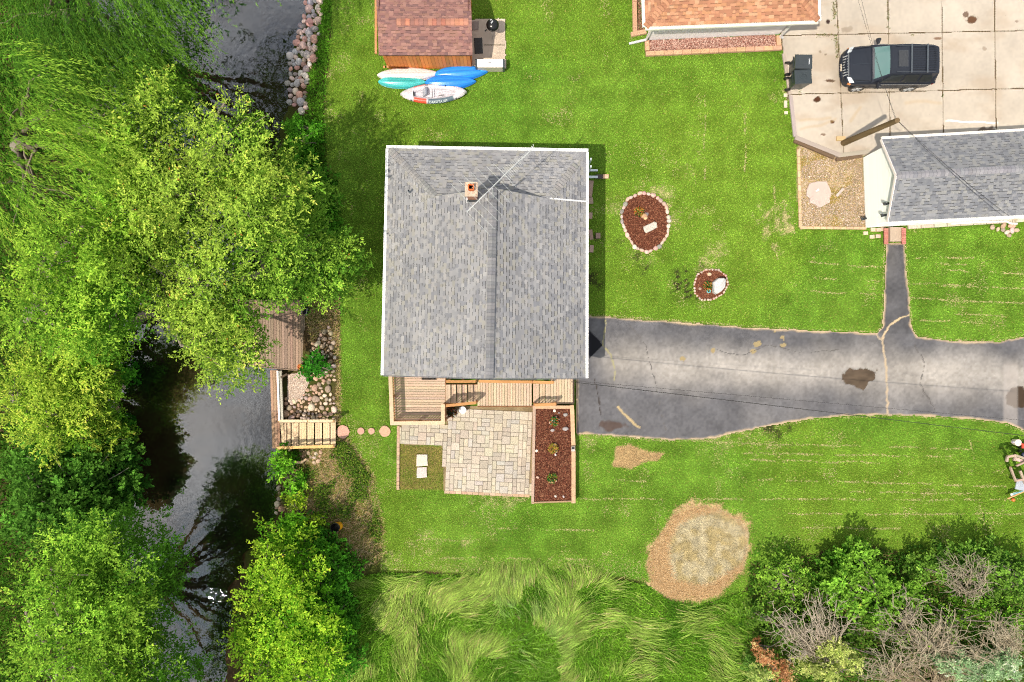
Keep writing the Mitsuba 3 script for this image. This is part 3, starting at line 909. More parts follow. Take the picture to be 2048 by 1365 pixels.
SID = C(240, 244, 240, .86)
wd = unit((fS - fN)[:2])
for k in range(29):                                            # horizontal laps of the gable's siding
    z0 = 0.12 + k * 0.112
    ft = np.clip((z0 - 2.42) / (pk[2] - 2.42), 0, 1)
    a2 = fN[:2] + (pk[:2] - fN[:2]) * ft
    b2 = fS[:2] + (pk[:2] - fS[:2]) * ft
    if np.linalg.norm(b2 - a2) < 0.12:
        break
    m = MB()
    o2 = -cx_
    A = [np.array([*(q + o2 * 0.030), z0]) for q in (a2, b2)]
    B = [np.array([*(q + o2 * 0.006), z0 + 0.110]) for q in (a2, b2)]
    m.quad(A[0], A[1], B[1], B[0], jit(SID, 0.012, 0.004))
    lo = [np.array([*(q + o2 * 0.004), z0]) for q in (a2, b2)]
    m.quad(lo[0], lo[1], A[1], A[0], SID)
    m.build(cot + '__wall__siding_board', 'plastic')
m = MB()
q = fN[:2] * 0.50 + fS[:2] * 0.50
m.box([*(q - cx_ * 0.05), 2.72], [0.07, 0.24, 0.32], C(236, 236, 236), rz=math.atan2(cx_[1], cx_[0]))
m.build(cot + '__vent', 'plastic')
for (u, v, zz) in ((1774, 408, 2.35), (1769, 431, 2.2), (1729, 438, .4)):
    m = MB()
    q = P(u, v, zz)
    m.box(q, [0.16, 0.10, 0.12], C(50, 54, 58), rz=0.3)
    m.box(q + [-0.1, 0, -0.02], [0.08, 0.14, 0.10], C(74, 78, 82), rz=0.3)
    m.build(cot + '__flood_light', 'plastic')
# concrete footing strip and pipe along its south wall
for k in range(9):
    a, b = P(1815 + k * 26, 453.5 - k * 1.6), P(1839.5 + k * 26, 452 - k * 1.6)
    m = MB()
    m.beam(a + [0, 0, .04], b + [0, 0, .04], 0.26, 0.08, jit(C(206, 196, 178), .06))
    m.build('cottage_edging__paver', 'earth')
struct('cottage_edging')
t = thing('white_pipe', 'long white drain pipe lying along the cottage south wall', 'pipe')
m = MB()
m.tube([P(1902, 448, .14), P(1960, 444.5, .14), P(2012, 443, .14), P(2022, 447.5, .1), P(2034, 448, .08)], 0.05, C(240, 240, 240), 8)
m.build(t, 'plastic', smooth=True)
# ------------------------------------------------------------------ garden shed
BROWN = [C(158, 118, 110), C(148, 108, 102), C(166, 126, 116), C(140, 104, 100), C(154, 116, 104), C(130, 98, 96)]
shed = thing('shed', 'orange wooden garden shed with brown shingle roof beside the overturned kayaks', 'shed')
e0, e1 = P(757.5, 111, 2.0), P(945, 111, 2.0)
r0, r1 = P(755, 44, 2.52), P(943.5, 44, 2.52)
n0, n1 = P(752, -8, 2.0), P(941, -8, 2.0)
sf, nf = [e0, e1, r1, r0], [n1, n0, r0, r1]
m = MB()
for f in (sf, nf):
    deck(m, f, C(110, 80, 66))
m.build(shed + '__roof')
m, r = MB(), np.random.default_rng(14)
shingles(m, sf, (e0, e1), BROWN, expo=0.13, r=r, dark=0.6)
shingles(m, nf, (n1, n0), BROWN, expo=0.13, r=r, dark=0.6)
tag(m.build(shed + '__roof__shingles'), kind='stuff')
capc = [C(194, 130, 106), C(182, 120, 102), C(200, 140, 114), C(168, 118, 104), C(188, 134, 114), C(160, 116, 106)]
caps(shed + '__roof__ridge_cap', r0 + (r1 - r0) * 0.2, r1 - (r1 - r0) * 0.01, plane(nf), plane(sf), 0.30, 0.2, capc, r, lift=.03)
WOODO = C(214, 138, 76)
ws0, ws1 = P(777, 137.5), P(944, 137.5)
wn0, wn1 = P(775, 5), P(942, 5)
m = MB()
m.prism(np.array([ws0[:2], ws1[:2], wn1[:2], wn0[:2]]) , 0, 1.92, C(170, 104, 58))
for a, b in ((ws1, wn1), (wn0, ws0)):
    m.add([[*a[:2], 1.92], [*b[:2], 1.92], [*((a + b)[:2] / 2 + [0, 0.1]), 2.36]], [[0, 1, 2]], C(170, 104, 58))
m.build(shed + '__wall')
for k in range(24):
    t0, t1 = k / 24, (k + 1) / 24 - 0.0035
    a, b = ws0 + (ws1 - ws0) * t0, ws0 + (ws1 - ws0) * t1
    m = MB()
    m.beam([*((a + b)[:2] / 2 - [0, 0.012]), 0.03], [*((a + b)[:2] / 2 - [0, 0.012]), 1.94], np.linalg.norm(b - a), 0.02, jit(WOODO, .1, .05), up=(0, 1, 0))
    m.build(shed + '__wall__siding_board')
for k in range(8):
    a = wn1 + (ws1 - wn1) * (k / 8)
    b = wn1 + (ws1 - wn1) * ((k + 1) / 8 - .006)
    m = MB()
    m.beam([*((a + b)[:2] / 2 + [0.012, 0]), 0.03], [*((a + b)[:2] / 2 + [.012, 0]), 1.94], np.linalg.norm(b - a), 0.02, jit(C(180, 108, 58), .1, .05), up=(1, 0, 0))
    m.build(shed + '__wall__siding_board')
for u in (760, 767):
    m = MB()
    m.beam(P(u + 8, 134, .04), P(u + 8, 134, 1.9), 0.09, 0.09, C(214, 150, 100), up=(1, 0, 0))
    m.build(shed + '__post')
m = MB()
m.beam(P(752, 108, 1.96), P(752, -5, 1.96), 0.10, 0.10, C(206, 150, 104))
m.build(shed + '__fascia')
t = thing('door_mat', 'black rubber mat on the concrete pad east of the shed', 'mat')
m = MB()
m.box([*P(957, 93)[:2], .05], [.40, .76, .02], C(40, 40, 40), rz=.05)
for i in range(5):
    for j in range(10):
        m.box([P(957, 93)[0] + (i - 2) * .075, P(957, 93)[1] + (j - 4.5) * .072, .062], [.05, .05, .01], C(58, 56, 52), rz=.05)
m.build(t, 'plastic')
t = thing('paving_slab', 'small grey paving slab by the shed wall beside the kettle grill', 'paving slab')
m = MB()
m.prism(np.array([P(u, v)[:2] for u, v in ((945, 45), (958, 44), (957, 61), (945, 62))]), .03, .075, C(160, 146, 138))
m.build(t, 'earth')

# kettle grill
g = P(985, 49, .95)
t = thing('kettle_grill', 'black kettle grill standing on the shed pad', 'grill')
m = MB()
ph = np.linspace(0, math.pi / 2, 8)
m.lathe([(0.29 * math.cos(a), 0.88 + 0.20 * math.sin(a)) for a in ph], [g[0], g[1], 0], C(24, 26, 28), 28)
m.lathe([(0.30, .86), (0.30, .885), (.28, .885)], [g[0], g[1], 0], C(30, 32, 34), 28)
m.build(t + '__lid', 'car_paint', smooth=True)
m = MB()
m.lathe([(0.29 * math.cos(a), 0.86 - 0.26 * math.sin(a)) for a in ph], [g[0], g[1], 0], C(20, 21, 23), 28)
m.build(t + '__bowl', 'car_paint', smooth=True)
m = MB()
m.box([g[0] - .02, g[1] + .03, 1.10], [.06, .14, .035], C(200, 204, 206), rz=-.6)
m.build(t + '__handle', 'galvanised')
m = MB()
m.lathe([(0, 1.07), (.05, 1.06), (.05, 1.02)], [g[0] - .06, g[1] + .16, -.02], C(210, 212, 214), 12)
m.build(t + '__vent', 'galvanised')
for k in range(3):
    a = 2.1 * k + .4
    m = MB()
    m.tube([[g[0] + .2 * math.cos(a), g[1] + .2 * math.sin(a), .7], [g[0] + .3 * math.cos(a), g[1] + .3 * math.sin(a), .03]], .012, C(150, 152, 154), 6)
    m.build(t + '__leg', 'galvanised')
m = MB()
m.beam([g[0] - .27, g[1] - .2, .84], [g[0] - .36, g[1] - .28, .84], .05, .04, C(20, 20, 20))
m.build(t + '__side_handle', 'plastic')

# white deck box
t = thing('storage_box', 'white storage box with dark ends on the shed pad', 'storage box')
a = P(980, 127.5, .56)
m = MB()
m.box([a[0], a[1], .27], [1.20, .38, .48], C(190, 184, 172))
m.build(t + '__body', 'plastic')
lid = m3.Manifold.hull(m3.Manifold.cube([1.22, .36, .04], True) + m3.Manifold.cube([1.16, .30, .075], True)).translate([a[0], a[1] + .02, .56])
m = MB().mesh(lid, C(244, 244, 246, .84))
m.build(t + '__lid', 'plastic')
m = MB()
m.box([a[0] - .02, a[1] + .02, .605], [.11, .03, .012], C(70, 76, 84))
m.build(t + '__badge', 'plastic')
for sx in (-1, 1):
    m = MB()
    m.box([a[0] + sx * .655, a[1] + .01, .30], [.08, .40, .56], C(70, 78, 84))
    m.build(t + '__end_panel', 'plastic')


# ------------------------------------------------------------------ kayaks
def hull_up(key, label, u0, v0, u1, v1, wid, hgt, cols, rake=0.5, z=0.02):
    """A hard shell kayak lying keel up: ridged keel lines, pointed ends."""
    a, b = P(u0, v0), P(u1, v1)
    L = np.linalg.norm(b - a)
    d = unit(b - a)
    s = np.array([-d[1], d[0], 0])
    ns, nt = 40, 25
    V, K = [], []
    for i in range(ns + 1):
        q = i / ns * 2 - 1
        w = max(0.012, (1 - abs(q) ** 2.4) ** .66 if q < 0 else (1 - q ** 1.9) ** .82)
        for j in range(nt):
            th = (j / (nt - 1) - .5) * math.pi
            lat = math.copysign(abs(math.sin(th)) ** 0.8, th)
            h = hgt * (0.35 + 0.65 * w) * math.cos(th) ** 0.75
            groove = 0.016 * w * (math.cos(lat * 14) > 0.55) * (abs(lat) < .8) * (abs(q) < .9)
            V.append(a + d * L * (q + 1) / 2 + s * lat * wid / 2 * w + [0, 0, z + h - groove])
            K.append(cols(q, lat, i, j) * (.72 if abs(q) < .82 and j in (7, 12, 17) else 1))
    i = (np.arange(ns)[:, None] * nt + np.arange(nt - 1)[None]).ravel()
    f = np.stack([i, i + 1, i + nt + 1, i + nt], -1)
    m = MB().add(np.array(V), f, np.array(K))
    t = thing(key, label, 'kayak', 'kayaks beside the shed')
    m.build(t + '__hull', 'plastic', smooth=True)
    m = MB()
    rim = [a + d * L * (q + 1) / 2 + s * k * (wid / 2 + .012) * max(0.02, (1 - abs(q) ** 2.4) ** .66 if q < 0 else (1 - q ** 1.9) ** .82) + [0, 0, z + .015] for k, qs in ((1, np.linspace(-1, 1, 30)), (-1, np.linspace(1, -1, 30))) for q in qs]
    m.tube(np.array(rim + rim[:1]), .02, K[nt * 20] * .6, 6)
    m.build(t + '__rim', 'plastic', smooth=True)


hull_up('kayak', 'white hard shell kayak lying keel up against the shed wall', 755, 152, 882, 149, .62, .32, lambda q, l, i, j: C(238, 228, 226, .84) * (0.97 + .03 * math.cos(l * 9)))
hull_up('kayak', 'turquoise hard shell kayak lying keel up in front of the white one', 757, 165, 854, 166, .60, .28,
        lambda q, l, i, j: C(82, 204, 206) * (1 - .35 * (abs(l) < .5) * (abs(q) < .6)) + C(20, 150, 140) * .35 * (abs(l) < .5) * (abs(q) < .6))
hull_up('kayak', 'blue hard shell kayak keel up touching the white storage box', 868, 151, 976, 144, .70, .34, lambda q, l, i, j: C(44, 138, 232, 1.0))
hull_up('kayak', 'blue hard shell kayak keel up farthest from the shed wall', 850, 167, 952, 164, .72, .34, lambda q, l, i, j: C(40, 130, 228, 1.0))

# inflatable kayak
t = thing('inflatable_kayak', 'grey and orange inflatable kayak lying open on the grass', 'kayak', 'kayaks beside the shed')
A, B = P(803.5, 192.5, 0), P(932.5, 187.5, 0)
d, L = unit(B - A), np.linalg.norm(B - A)
s = np.array([-d[1], d[0], 0])
PALE, RED, SLATE = C(218, 214, 222), C(232, 92, 70), C(96, 116, 128)


def side_tube(sg, r, zc, off, t0, t1, key, colf, n=14):
    ts = np.linspace(t0, t1, 44)
    pts = np.array([A + d * L * q + s * sg * (0.34 * max(0.0, 1 - abs(2 * q - 1) ** 2.0) ** .95 + off) + [0, 0, zc + .10 * abs(2 * q - 1) ** 3] for q in ts])
    m = MB()
    rr = r * (0.55 + .45 * (1 - np.abs(2 * ts - 1) ** 3))
    m.tube(pts, rr, (1, 1, 1), n)
    v, f, c = m.arrays()
    th = (np.arange(len(v)) % n)
    seg = np.minimum(np.arange(len(v)) // n, 43)
    col = np.array([colf(ts[min(i, 43)], v[k], pts[min(i, 43)]) for k, i in enumerate(seg)])
    m.c = [col]
    m.v, m.f = [v], [f]
    return m.build(t + key, 'plastic', smooth=True)


def outer(q, v, p):
    o = (v - p) @ s
    return o


side_tube(-1, .145, .14, 0.0, .03, .97, '__side_tube', lambda q, v, p: PALE if ((v - p) @ s > 0.035 or q < .2 or q > .80) else (RED if q < .38 else (PALE if q < .41 else SLATE)))
side_tube(1, .145, .14, 0.0, .03, .97, '__side_tube', lambda q, v, p: PALE if ((v - p) @ s < 0.075 or q < .2 or q > .86) else (RED if q < .40 else PALE * .5))
m = MB()
for k in range(7):
    y = (k - 3) * .075
    m.tube([A + d * L * .2 + s * y + [0, 0, .06], A + d * L * .85 + s * y + [0, 0, .06]], .042, PALE * (.98 if k % 2 else .9), 8)
m.build(t + '__floor', 'plastic', smooth=True)
for q0, q1 in ((-.01, .19), (1.01, .84)):
    m = MB()
    V, ny = [], 9
    for i in range(10):
        q = q0 + (q1 - q0) * i / 9
        w = 0.34 * max(0.0, 1 - abs(2 * np.clip(q, .004, .996) - 1) ** 2.0) ** .95 + .10 * min(1, i / 3) + .02
        for j in range(ny):
            l = j / (ny - 1) * 2 - 1
            V.append(A + d * L * q + s * l * w + [0, 0, .24 + .14 * (1 - l * l) * (.4 + .6 * (1 - i / 9)) + .04 * abs(2 * q - 1) - .06 * abs(l) ** 3 - (.12 if i == 0 else 0)])
    i = (np.arange(9)[:, None] * ny + np.arange(ny - 1)[None]).ravel()
    m.add(np.array(V), np.stack([i, i + 1, i + ny + 1, i + ny], -1), C(222, 218, 224))
    m.build(t + '__spray_deck', 'plastic', smooth=True)
c0 = A + d * L * .345 + s * .02
m = MB()
for k in range(4):
    m.tube([c0 + d * (.05 * k) + s * .22 + [0, 0, .14 + .085 * k], c0 + d * (.05 * k) - s * .14 + [0, 0, .14 + .085 * k]], .05, C(150, 156, 170) if k % 2 else C(176, 180, 190), 8)
m.box(c0 + d * .32 + [0, 0, .13], [.36, .36, .06], PALE, rz=math.atan2(d[1], d[0]))
m.build(t + '__seat', 'plastic')
m = MB()
m.tube([c0 + d * .42 + s * .2 + [0, 0, .165], c0 + d * .42 - s * .2 + [0, 0, .165]], .014, C(60, 60, 66), 6)
m.tube([c0 + d * .72 - s * .1 + [0, 0, .13], c0 + d * 1.0 - s * .1 + [0, 0, .13]], .02, C(66, 62, 58), 6)
for q in (.40, .63):
    z0 = A + d * L * q + s * .37
    m.box(z0 + [0, 0, .295], [.11, .06, .02], C(130, 130, 138), rz=math.atan2(d[1], d[0]))
    m.tube([z0 + [0, 0, .29], z0 - d * .2 - s * .1 + [0, 0, .26]], .01, C(80, 80, 84), 5)
for q, y in ((.69, .3), (.845, -.33), (.155, -.33)):
    m.box(A + d * L * q + s * y + [0, 0, .30], [.05, .05, .03], C(24, 24, 26))
m.build(t + '__fitting', 'plastic')
txt = meshkit.text_mesh('DAKOTA XP', 0.11, 0.004, bold=True)
R = np.stack([d, unit(s * .75 + np.array([0, 0, .66])), np.cross(d, unit(s * .75 + np.array([0, 0, .66])))], 1)
v = np.array(txt.vertices)
org = A + d * L * .43 - s * .468 + [0, 0, .205]
bow = np.array([0.34 * max(0, 1 - abs(2 * (.43 + q / L) - 1) ** 2.0) ** .95 - .335 for q in v[:, 0]])
w = v @ R.T + org - s * bow[:, None] + R[:, 2] * .012
m = MB().add(w, txt.faces, C(220, 232, 232))
m.build(t + '__lettering', 'plastic')

# ------------------------------------------------------------------ wooden decks south of the house
DECKC = C(208, 184, 158)
RAILC = C(220, 190, 160)
ORAIL = C(206, 152, 98)


def plank(key, a, b, w, h, col, r=rng, up=(0, 0, 1), seg=10, tone=.07):
    """A plank with its own tone, a little uneven along its length."""
    a, b = np.array(a, float), np.array(b, float)
    m = MB()
    c = jit(col, tone, .025, r)
    k = np.linspace(0, 1, seg + 1)
    d = unit(b - a)
    s = unit(np.cross(up, d))
    u = np.cross(d, s)
    tone = 1 + .1 * (fbm(np.stack([k * np.linalg.norm(b - a) * 1.7, k * 0 + r.uniform(0, 90), k * 0], -1), 3, 5) - .5) * 2
    ring = [a + (b - a) * q + s * i * w / 2 + u * j * h / 2 for q in k for i, j in ((-1, -1), (1, -1), (1, 1), (-1, 1))]
    cc = np.repeat(tone[:, None] * c, 4, 0)
    f = [[4 * q + i, 4 * q + (i + 1) % 4, 4 * q + 4 + (i + 1) % 4, 4 * q + 4 + i] for q in range(seg) for i in range(4)] + [[0, 3, 2, 1], [4 * seg, 4 * seg + 1, 4 * seg + 2, 4 * seg + 3]]
    m.add(ring, f, np.clip(cc, .01, .9))
    return m.build(key)


Z1 = 0.95                                                      # upper deck
dk = thing('deck', 'raised wooden deck with railings on two sides at the house corner', 'deck')
fl = lambda u, v, z: P(u, v, z)
ua, ub, va, vb = 789, 890, 742, 841
for k in range(19):
    v = va + 2.5 + k * (vb - va) / 19
    plank(dk + '__plank', P(ua, v, Z1), P(ub, v + 0.5, Z1), .107, .035, DECKC)
RT = Z1 + 0.95
# top rails, posts, balusters
pA, pB, pC, pD = P(780.5, 745, RT), P(784, 847, RT), P(886, 846, RT), P(886, 812, RT)
for a, b in ((pA, pB), (pB, pC), (pC, pD)):
    ext = unit(b - a) * .07
    plank(dk + '__rail', a - ext, b + ext, .17, .04, RAILC)
    L = np.linalg.norm(b - a)
    m = MB()
    m.beam(a + [0, 0, -.80], b + [0, 0, -.80], .04, .07, C(196, 150, 110))
    m.build(dk + '__lower_rail')
    n = max(2, int(L / .125))
    for k in range(1, n):
        q = a + (b - a) * k / n
        m = MB()
        m.beam(q + [0, 0, -.86], q + [0, 0, -.03], .045, .045, jit(C(206, 160, 120), .1), up=(1, 0, 0))
        m.build(dk + '__baluster')
for q in (pA, pB, (pA + pB) / 2, pC, (pB + pC) / 2, pD):
    m = MB()
    m.beam([q[0], q[1], 0.0], q + [0, 0, -.02], .09, .09, C(176, 130, 92), up=(1, 0, 0))
    m.build(dk + '__post')
m = MB()
m.beam(P(795, 840.5, Z1 - .12), P(890, 840.5, Z1 - .12), .04, .22, C(170, 126, 90))
m.beam(P(891.5, 745, Z1 - .12), P(891.5, 838, Z1 - .12), .04, .22, C(170, 126, 90))
m.build(dk + '__skirt')
t = thing('deck_mat', 'black mesh mat by the house wall on the raised deck', 'mat')
a = P(858, 756, Z1 + .03)
m = MB()
for k in range(12):
    m.box(a + [(k - 5.5) * .058, 0, 0], [.03, .20, .02], C(30, 32, 36))
for k in range(4):
    m.box(a + [0, (k - 1.5) * .06, -.004], [.70, .02, .015], C(40, 42, 46))
m.build(t)


def stair(key, label, us, v0, v1, zs, railz, lo=None):
    """Treads between two railings; us: tread edges (photo x), zs: tread heights."""
    st = thing(key, label, 'stairs')
    for (ua, ub), zz in zip(us, zs):
        for h in range(2):
            a, b = ua + (ub - ua) * (h / 2 + .02), ua + (ub - ua) * ((h + 1) / 2 - .02)
            plank(st + '__tread', P((a + b) / 2, v0, zz), P((a + b) / 2, v1, zz), (b - a) * (H - zz) / F, .04, DECKC * .95)
    return st


zs = np.linspace(Z1 - .02, .30, 6)
st = stair('deck_stairs', 'wooden stairs going down from the raised deck between sloping handrails', [(891, 901), (902, 912), (913, 923), (924, 934), (935, 946), (946, 955)], 770, 806, zs, 0)
for v, vv in ((769, 769), (805.5, 805.5)):
    a, b = P(890, v, Z1 - .15), P(957, vv, .10)
    plank(st + '__stringer', a, b, .045, .26, C(150, 108, 76))
ra, rb, rc, rd = P(893, 763.5, RT - .05), P(951, 763.5, 1.22), P(892, 812, RT - .05), P(952, 806, 1.22)
plank(st + '__handrail', ra, rb, .13, .045, ORAIL)
plank(st + '__handrail', rc, rd, .13, .045, ORAIL)
for a, b in ((ra, rb), (rc, rd)):
    for q in (a, (a + b) / 2, b):
        m = MB()
        m.beam([q[0], q[1], .05], q + [0, 0, -.02], .08, .08, C(170, 122, 82), up=(1, 0, 0))
        m.build(st + '__post')
    for k in range(1, 10):
        q = a + (b - a) * k / 10
        m = MB()
        m.beam(q + [0, 0, -.8], q + [0, 0, -.02], .035, .035, C(180, 132, 92), up=(1, 0, 0))
        m.build(st + '__baluster')
wk = thing('walkway', 'low wooden walkway of crosswise boards between the two stairs', 'walkway')
Z2 = .26
for k in range(20):
    u = 957.5 + k * 5.45
    plank(wk + '__plank', P(u, 764, Z2), P(u, 812, Z2), .112, .035, DECKC * 1.02)
m = MB()
m.box([*P(1012, 813)[:2], .12], [2.7, .04, .22], C(150, 108, 76))
m.build(wk + '__skirt')
plank(wk + '__rail', P(957, 763, 1.05), P(1072, 764.5, 1.05), .13, .045, ORAIL * 1.04, seg=16)
for u in (960, 1000, 1040, 1068):
    m = MB()
    m.beam(P(u, 763.5, .2), [*P(u, 763.5, 1.03)], .08, .08, C(190, 170, 150), up=(1, 0, 0))
    m.build(wk + '__post')
st = stair('porch_steps', 'three wooden steps from the walkway up to the small landing', [(1066, 1078), (1079, 1090), (1091, 1101)], 768, 806, (.36, .46, .56), 0)
ra, rb, rc, rd = P(1066, 764.5, 1.25), P(1107, 765.5, 1.55), P(1069, 810.5, 1.25), P(1112, 808.5, 1.45)
for a, b in ((ra, rb), (rc, rd)):
    plank(st + '__handrail', a, b, .13, .045, ORAIL)
    for q in (a, b):
        m = MB()
        m.beam([q[0], q[1], .05], q + [0, 0, -.02], .08, .08, C(170, 122, 82), up=(1, 0, 0))
        m.build(st + '__post')
    for k in range(1, 6):
        q = a + (b - a) * k / 6
        m = MB()
        m.beam(q + [0, 0, -.8], q + [0, 0, -.02], .035, .035, C(180, 132, 92), up=(1, 0, 0))
        m.build(st + '__baluster')
ld = thing('landing', 'small wooden landing at the edge of the driveway', 'landing')
Z3 = .66
for k in range(8):
    u = 1104 + k * 5.55
    plank(ld + '__plank', P(u, 756, Z3), P(u, 805, Z3), .113, .035, DECKC * 1.02)
m = MB()
for a, b in ((P(1101, 806, .3), P(1146, 806, .3)), (P(1146.5, 757, .3), P(1146.5, 806, .3)), (P(1101, 757, .3), P(1146, 757, .3))):
    m.beam(a, b, .04, .62, C(96, 82, 70))
m.build(ld + '__skirt')

# ------------------------------------------------------------------ raised planter box beside the driveway
pb = thing('planter_box', 'long timber edged planter filled with dark red mulch beside the driveway', 'planter')
ZP = .55
q = [P(1069, 815, ZP), P(1144, 815, ZP), P(1147, 1003, ZP), P(1065.5, 1006, ZP)]
for (a, b), w, c in (((q[0], q[1]), .15, C(206, 172, 138)), ((q[1], P(1147, 897, ZP)), .19, C(212, 176, 140)), ((P(1147, 899, ZP), q[2]), .19, C(206, 170, 136)), ((q[3], q[2]), .07, C(170, 140, 110)), ((q[0], q[3]), .12, C(186, 160, 142))):
    a, b = np.array(a), np.array(b)
    o = unit(b - a) * w * .5
    h = ZP
    m = MB()
    n = 12
    for k in range(n):
        m.beam(a - o * (k == 0) + (b - a) * k / n - [0, 0, h / 2], a + o * (k == n - 1) + (b - a) * (k + 1) / n - [0, 0, h / 2], w, h, jit(c, .04, .01))
    m.build(pb + '__timber')
MULCH = [C(110, 66, 52), C(126, 78, 60), C(92, 54, 44), C(140, 92, 72), C(78, 46, 38), C(150, 108, 84)]


def chips(key, poly, z, n, pal, size=(.03, .09), bsdf='earth', r=None, lift=.02, heap=0.0):
    """Loose chips covering a bed, over a darker bed surface."""
    r = r or np.random.default_rng(5)
    x0, y0, x1, y1 = poly.bounds
    p = np.stack([r.uniform(x0, x1, 3 * n), r.uniform(y0, y1, 3 * n)], -1)
    p = p[inside(poly, p[:, 0], p[:, 1])][:n]
    n = len(p)
    d = -sdist(poly, p[:, 0], p[:, 1])
    zz = (z(p[:, 0], p[:, 1]) if callable(z) else z) + heap * sstep(0, .6, d)
    th = r.uniform(0, 2 * np.pi, n)
    L, W = r.uniform(*size, n), r.uniform(.3, .7, n)
    ax = np.stack([np.cos(th), np.sin(th), r.normal(0, .35, n)], -1) * L[:, None] / 2
    sd = np.stack([-np.sin(th), np.cos(th), r.normal(0, .35, n)], -1) * (L * W)[:, None] / 2
    o = np.stack([p[:, 0], p[:, 1], zz + r.uniform(.3, 1, n) * lift], -1)
    v = np.stack([o - ax - sd * .7, o + ax * .8 - sd, o + ax + sd * .6, o - ax * .7 + sd], 1).reshape(-1, 3)
    i = np.arange(n)[:, None] * 4
    f = np.concatenate([i + [0, 1, 2], i + [0, 2, 3]])
    c = np.array(pal)[r.integers(0, len(pal), n)] * (1 + r.normal(0, .18, n))[:, None]
    m = MB()
    (vf, cc) = sheet(poly, .12, (lambda x, y: (z(x, y) if callable(z) else z) + heap * sstep(0, .6, -sdist(poly, x, y))), lambda x, y: np.array(pal).mean(0) * .6 * (.6 + .8 * n2(x, y, 3, 3)[:, None]))
    m.add(vf[0], vf[1], cc)
    m.add(v, f, np.clip(np.repeat(c, 4, 0), .005, .9))
    k = m.build(key, bsdf)
    tag(k, kind='stuff')
    return k


PBOX = Polygon(PP([(1072, 818), (1141, 818), (1143, 1001), (1068, 1004)], ZP - .06))
shapely.prepare(PBOX)
chips(pb + '__mulch', PBOX, ZP - .07, 9000, MULCH)
m = MB()
a = P(1146, 898, .62)
m.box(a, [.17, .22, .16], C(196, 190, 184))
m.box(a + [0, .04, .09], [.13, .1, .02], C(40, 40, 44))
m.build(pb + '__post_cap_light', 'plastic')


STONE_VAR = []
for k in range(10):
    s = trimesh.creation.icosphere(2)
    v = np.array(s.vertices)
    v = v * (1 + .5 * (fbm(v * 1.3 + k * 7.7, 3, k) - .5))[:, None]
    v[:, 2] = np.sign(v[:, 2]) * np.abs(v[:, 2]) ** 1.15
    STONE_VAR.append((v, np.array(s.faces)))
STONEC = [1.18 * q for q in [C(226, 200, 188), C(206, 182, 170), C(216, 170, 156), C(176, 170, 168), C(188, 182, 184), C(228, 214, 204), C(200, 160, 146), C(160, 152, 150)]]


def stone(key, p, size, col=None, r=rng, bsdf='rough_stone', flat=.55, label=None, rz=None):
    v, f = STONE_VAR[r.integers(10)]
    sx, sy = (size, size * r.uniform(.65, .95)) if np.isscalar(size) else size
    a = r.uniform(0, 6.28) if rz is None else rz
    w = (v * [sx / 2, sy / 2, min(sx, sy) / 2 * flat * 1.4]) @ rot2(a).T + p
    col = STONEC[r.integers(len(STONEC))] if col is None else col
    m = MB().add(w, f, np.clip(jit(col, .1, .03, r) * (.8 + .4 * fbm(v * 2.5 + r.uniform(0, 50), 3, 3)[:, None]), .01, .9))
    k = m.build(key, 'earth', smooth=True)
    if label:
        tag(k, *label)
    return k


for u, v, s, cat in ((1109, 822, .16, 0), (1118, 826, .10, 0), (1131, 830, .22, 0), (1131, 858, .30, 0), (1105, 861, .20, 0), (1073, 902, .14, 0), (1075, 955, .17, 0), (1111, 993, .14, 0), (1127, 994, .12, 1)):
    stone(pb + '__stone', P(u, v, ZP - .03), s)


# ------------------------------------------------------------------ patio of concrete pavers
struct('patio')
PAT = Polygon(PP(PATIO_PX))
(vf, cc) = sheet(PAT, .1, .006, lambda x, y: C(146, 130, 100) * (.6 + .8 * n2(x, y, 3, 3)[:, None]), .02)
scene['patio'] = mikit.ply(vf, 'earth', smooth=True, color=cc)
PAVC = [C(196, 186, 170), C(192, 182, 166), C(200, 190, 174), C(186, 176, 162), C(196, 186, 166), C(190, 184, 174)]
o = P(888, 812)
th = math.atan2(-(P(1062, 990) - P(888, 982))[1], (P(1062, 990) - P(888, 982))[0]) * -1
cells = {}
U = .203                                                        # the paver module: 1 x 2 and 2 x 2 units
pr_ = np.random.default_rng(21)
ex, ey = np.array([math.cos(th), math.sin(th)]), np.array([-math.sin(th), math.cos(th)])


def paver(u0, v0, a, b, base, zz=.05):
    cells.update({(u0 + i, v0 + j): 1 for i in range(a) for j in range(b)})
    w, h = a * U - .012, b * U - .012
    c = base + ex * (u0 + a / 2) * U - ey * (v0 + b / 2) * U
    if not PAT.buffer(.06).contains(shapely.Point(*c)):
        return
    t = pr_.normal(0, .004)
    col = jit(PAVC[pr_.integers(len(PAVC))], .05, .015, pr_)
    wear = .9 + .2 * n2(np.array([c[0]]), np.array([c[1]]), .8, 5)[0]
    m = MB()
    R = rot2(th + pr_.normal(0, .006))
    ch = .012
    V = [[sx * (w / 2 - k), sy * (h / 2 - k), z0] for z0, k in ((.0, 0), (zz - .01, 0), (zz + t, ch)) for sx, sy in ((-1, -1), (1, -1), (1, 1), (-1, 1))]
    f = [[4 * l + i, 4 * l + (i + 1) % 4, 4 * l + 4 + (i + 1) % 4, 4 * l + 4 + i] for l in (0, 1) for i in range(4)] + [[8, 9, 10, 11]]
    m.add(np.array(V) @ R.T + [*c, 0], f, np.vstack([np.tile(col * .92, (8, 1)), np.tile(col * wear, (4, 1))]))
    m.build('patio__paver', 'earth')


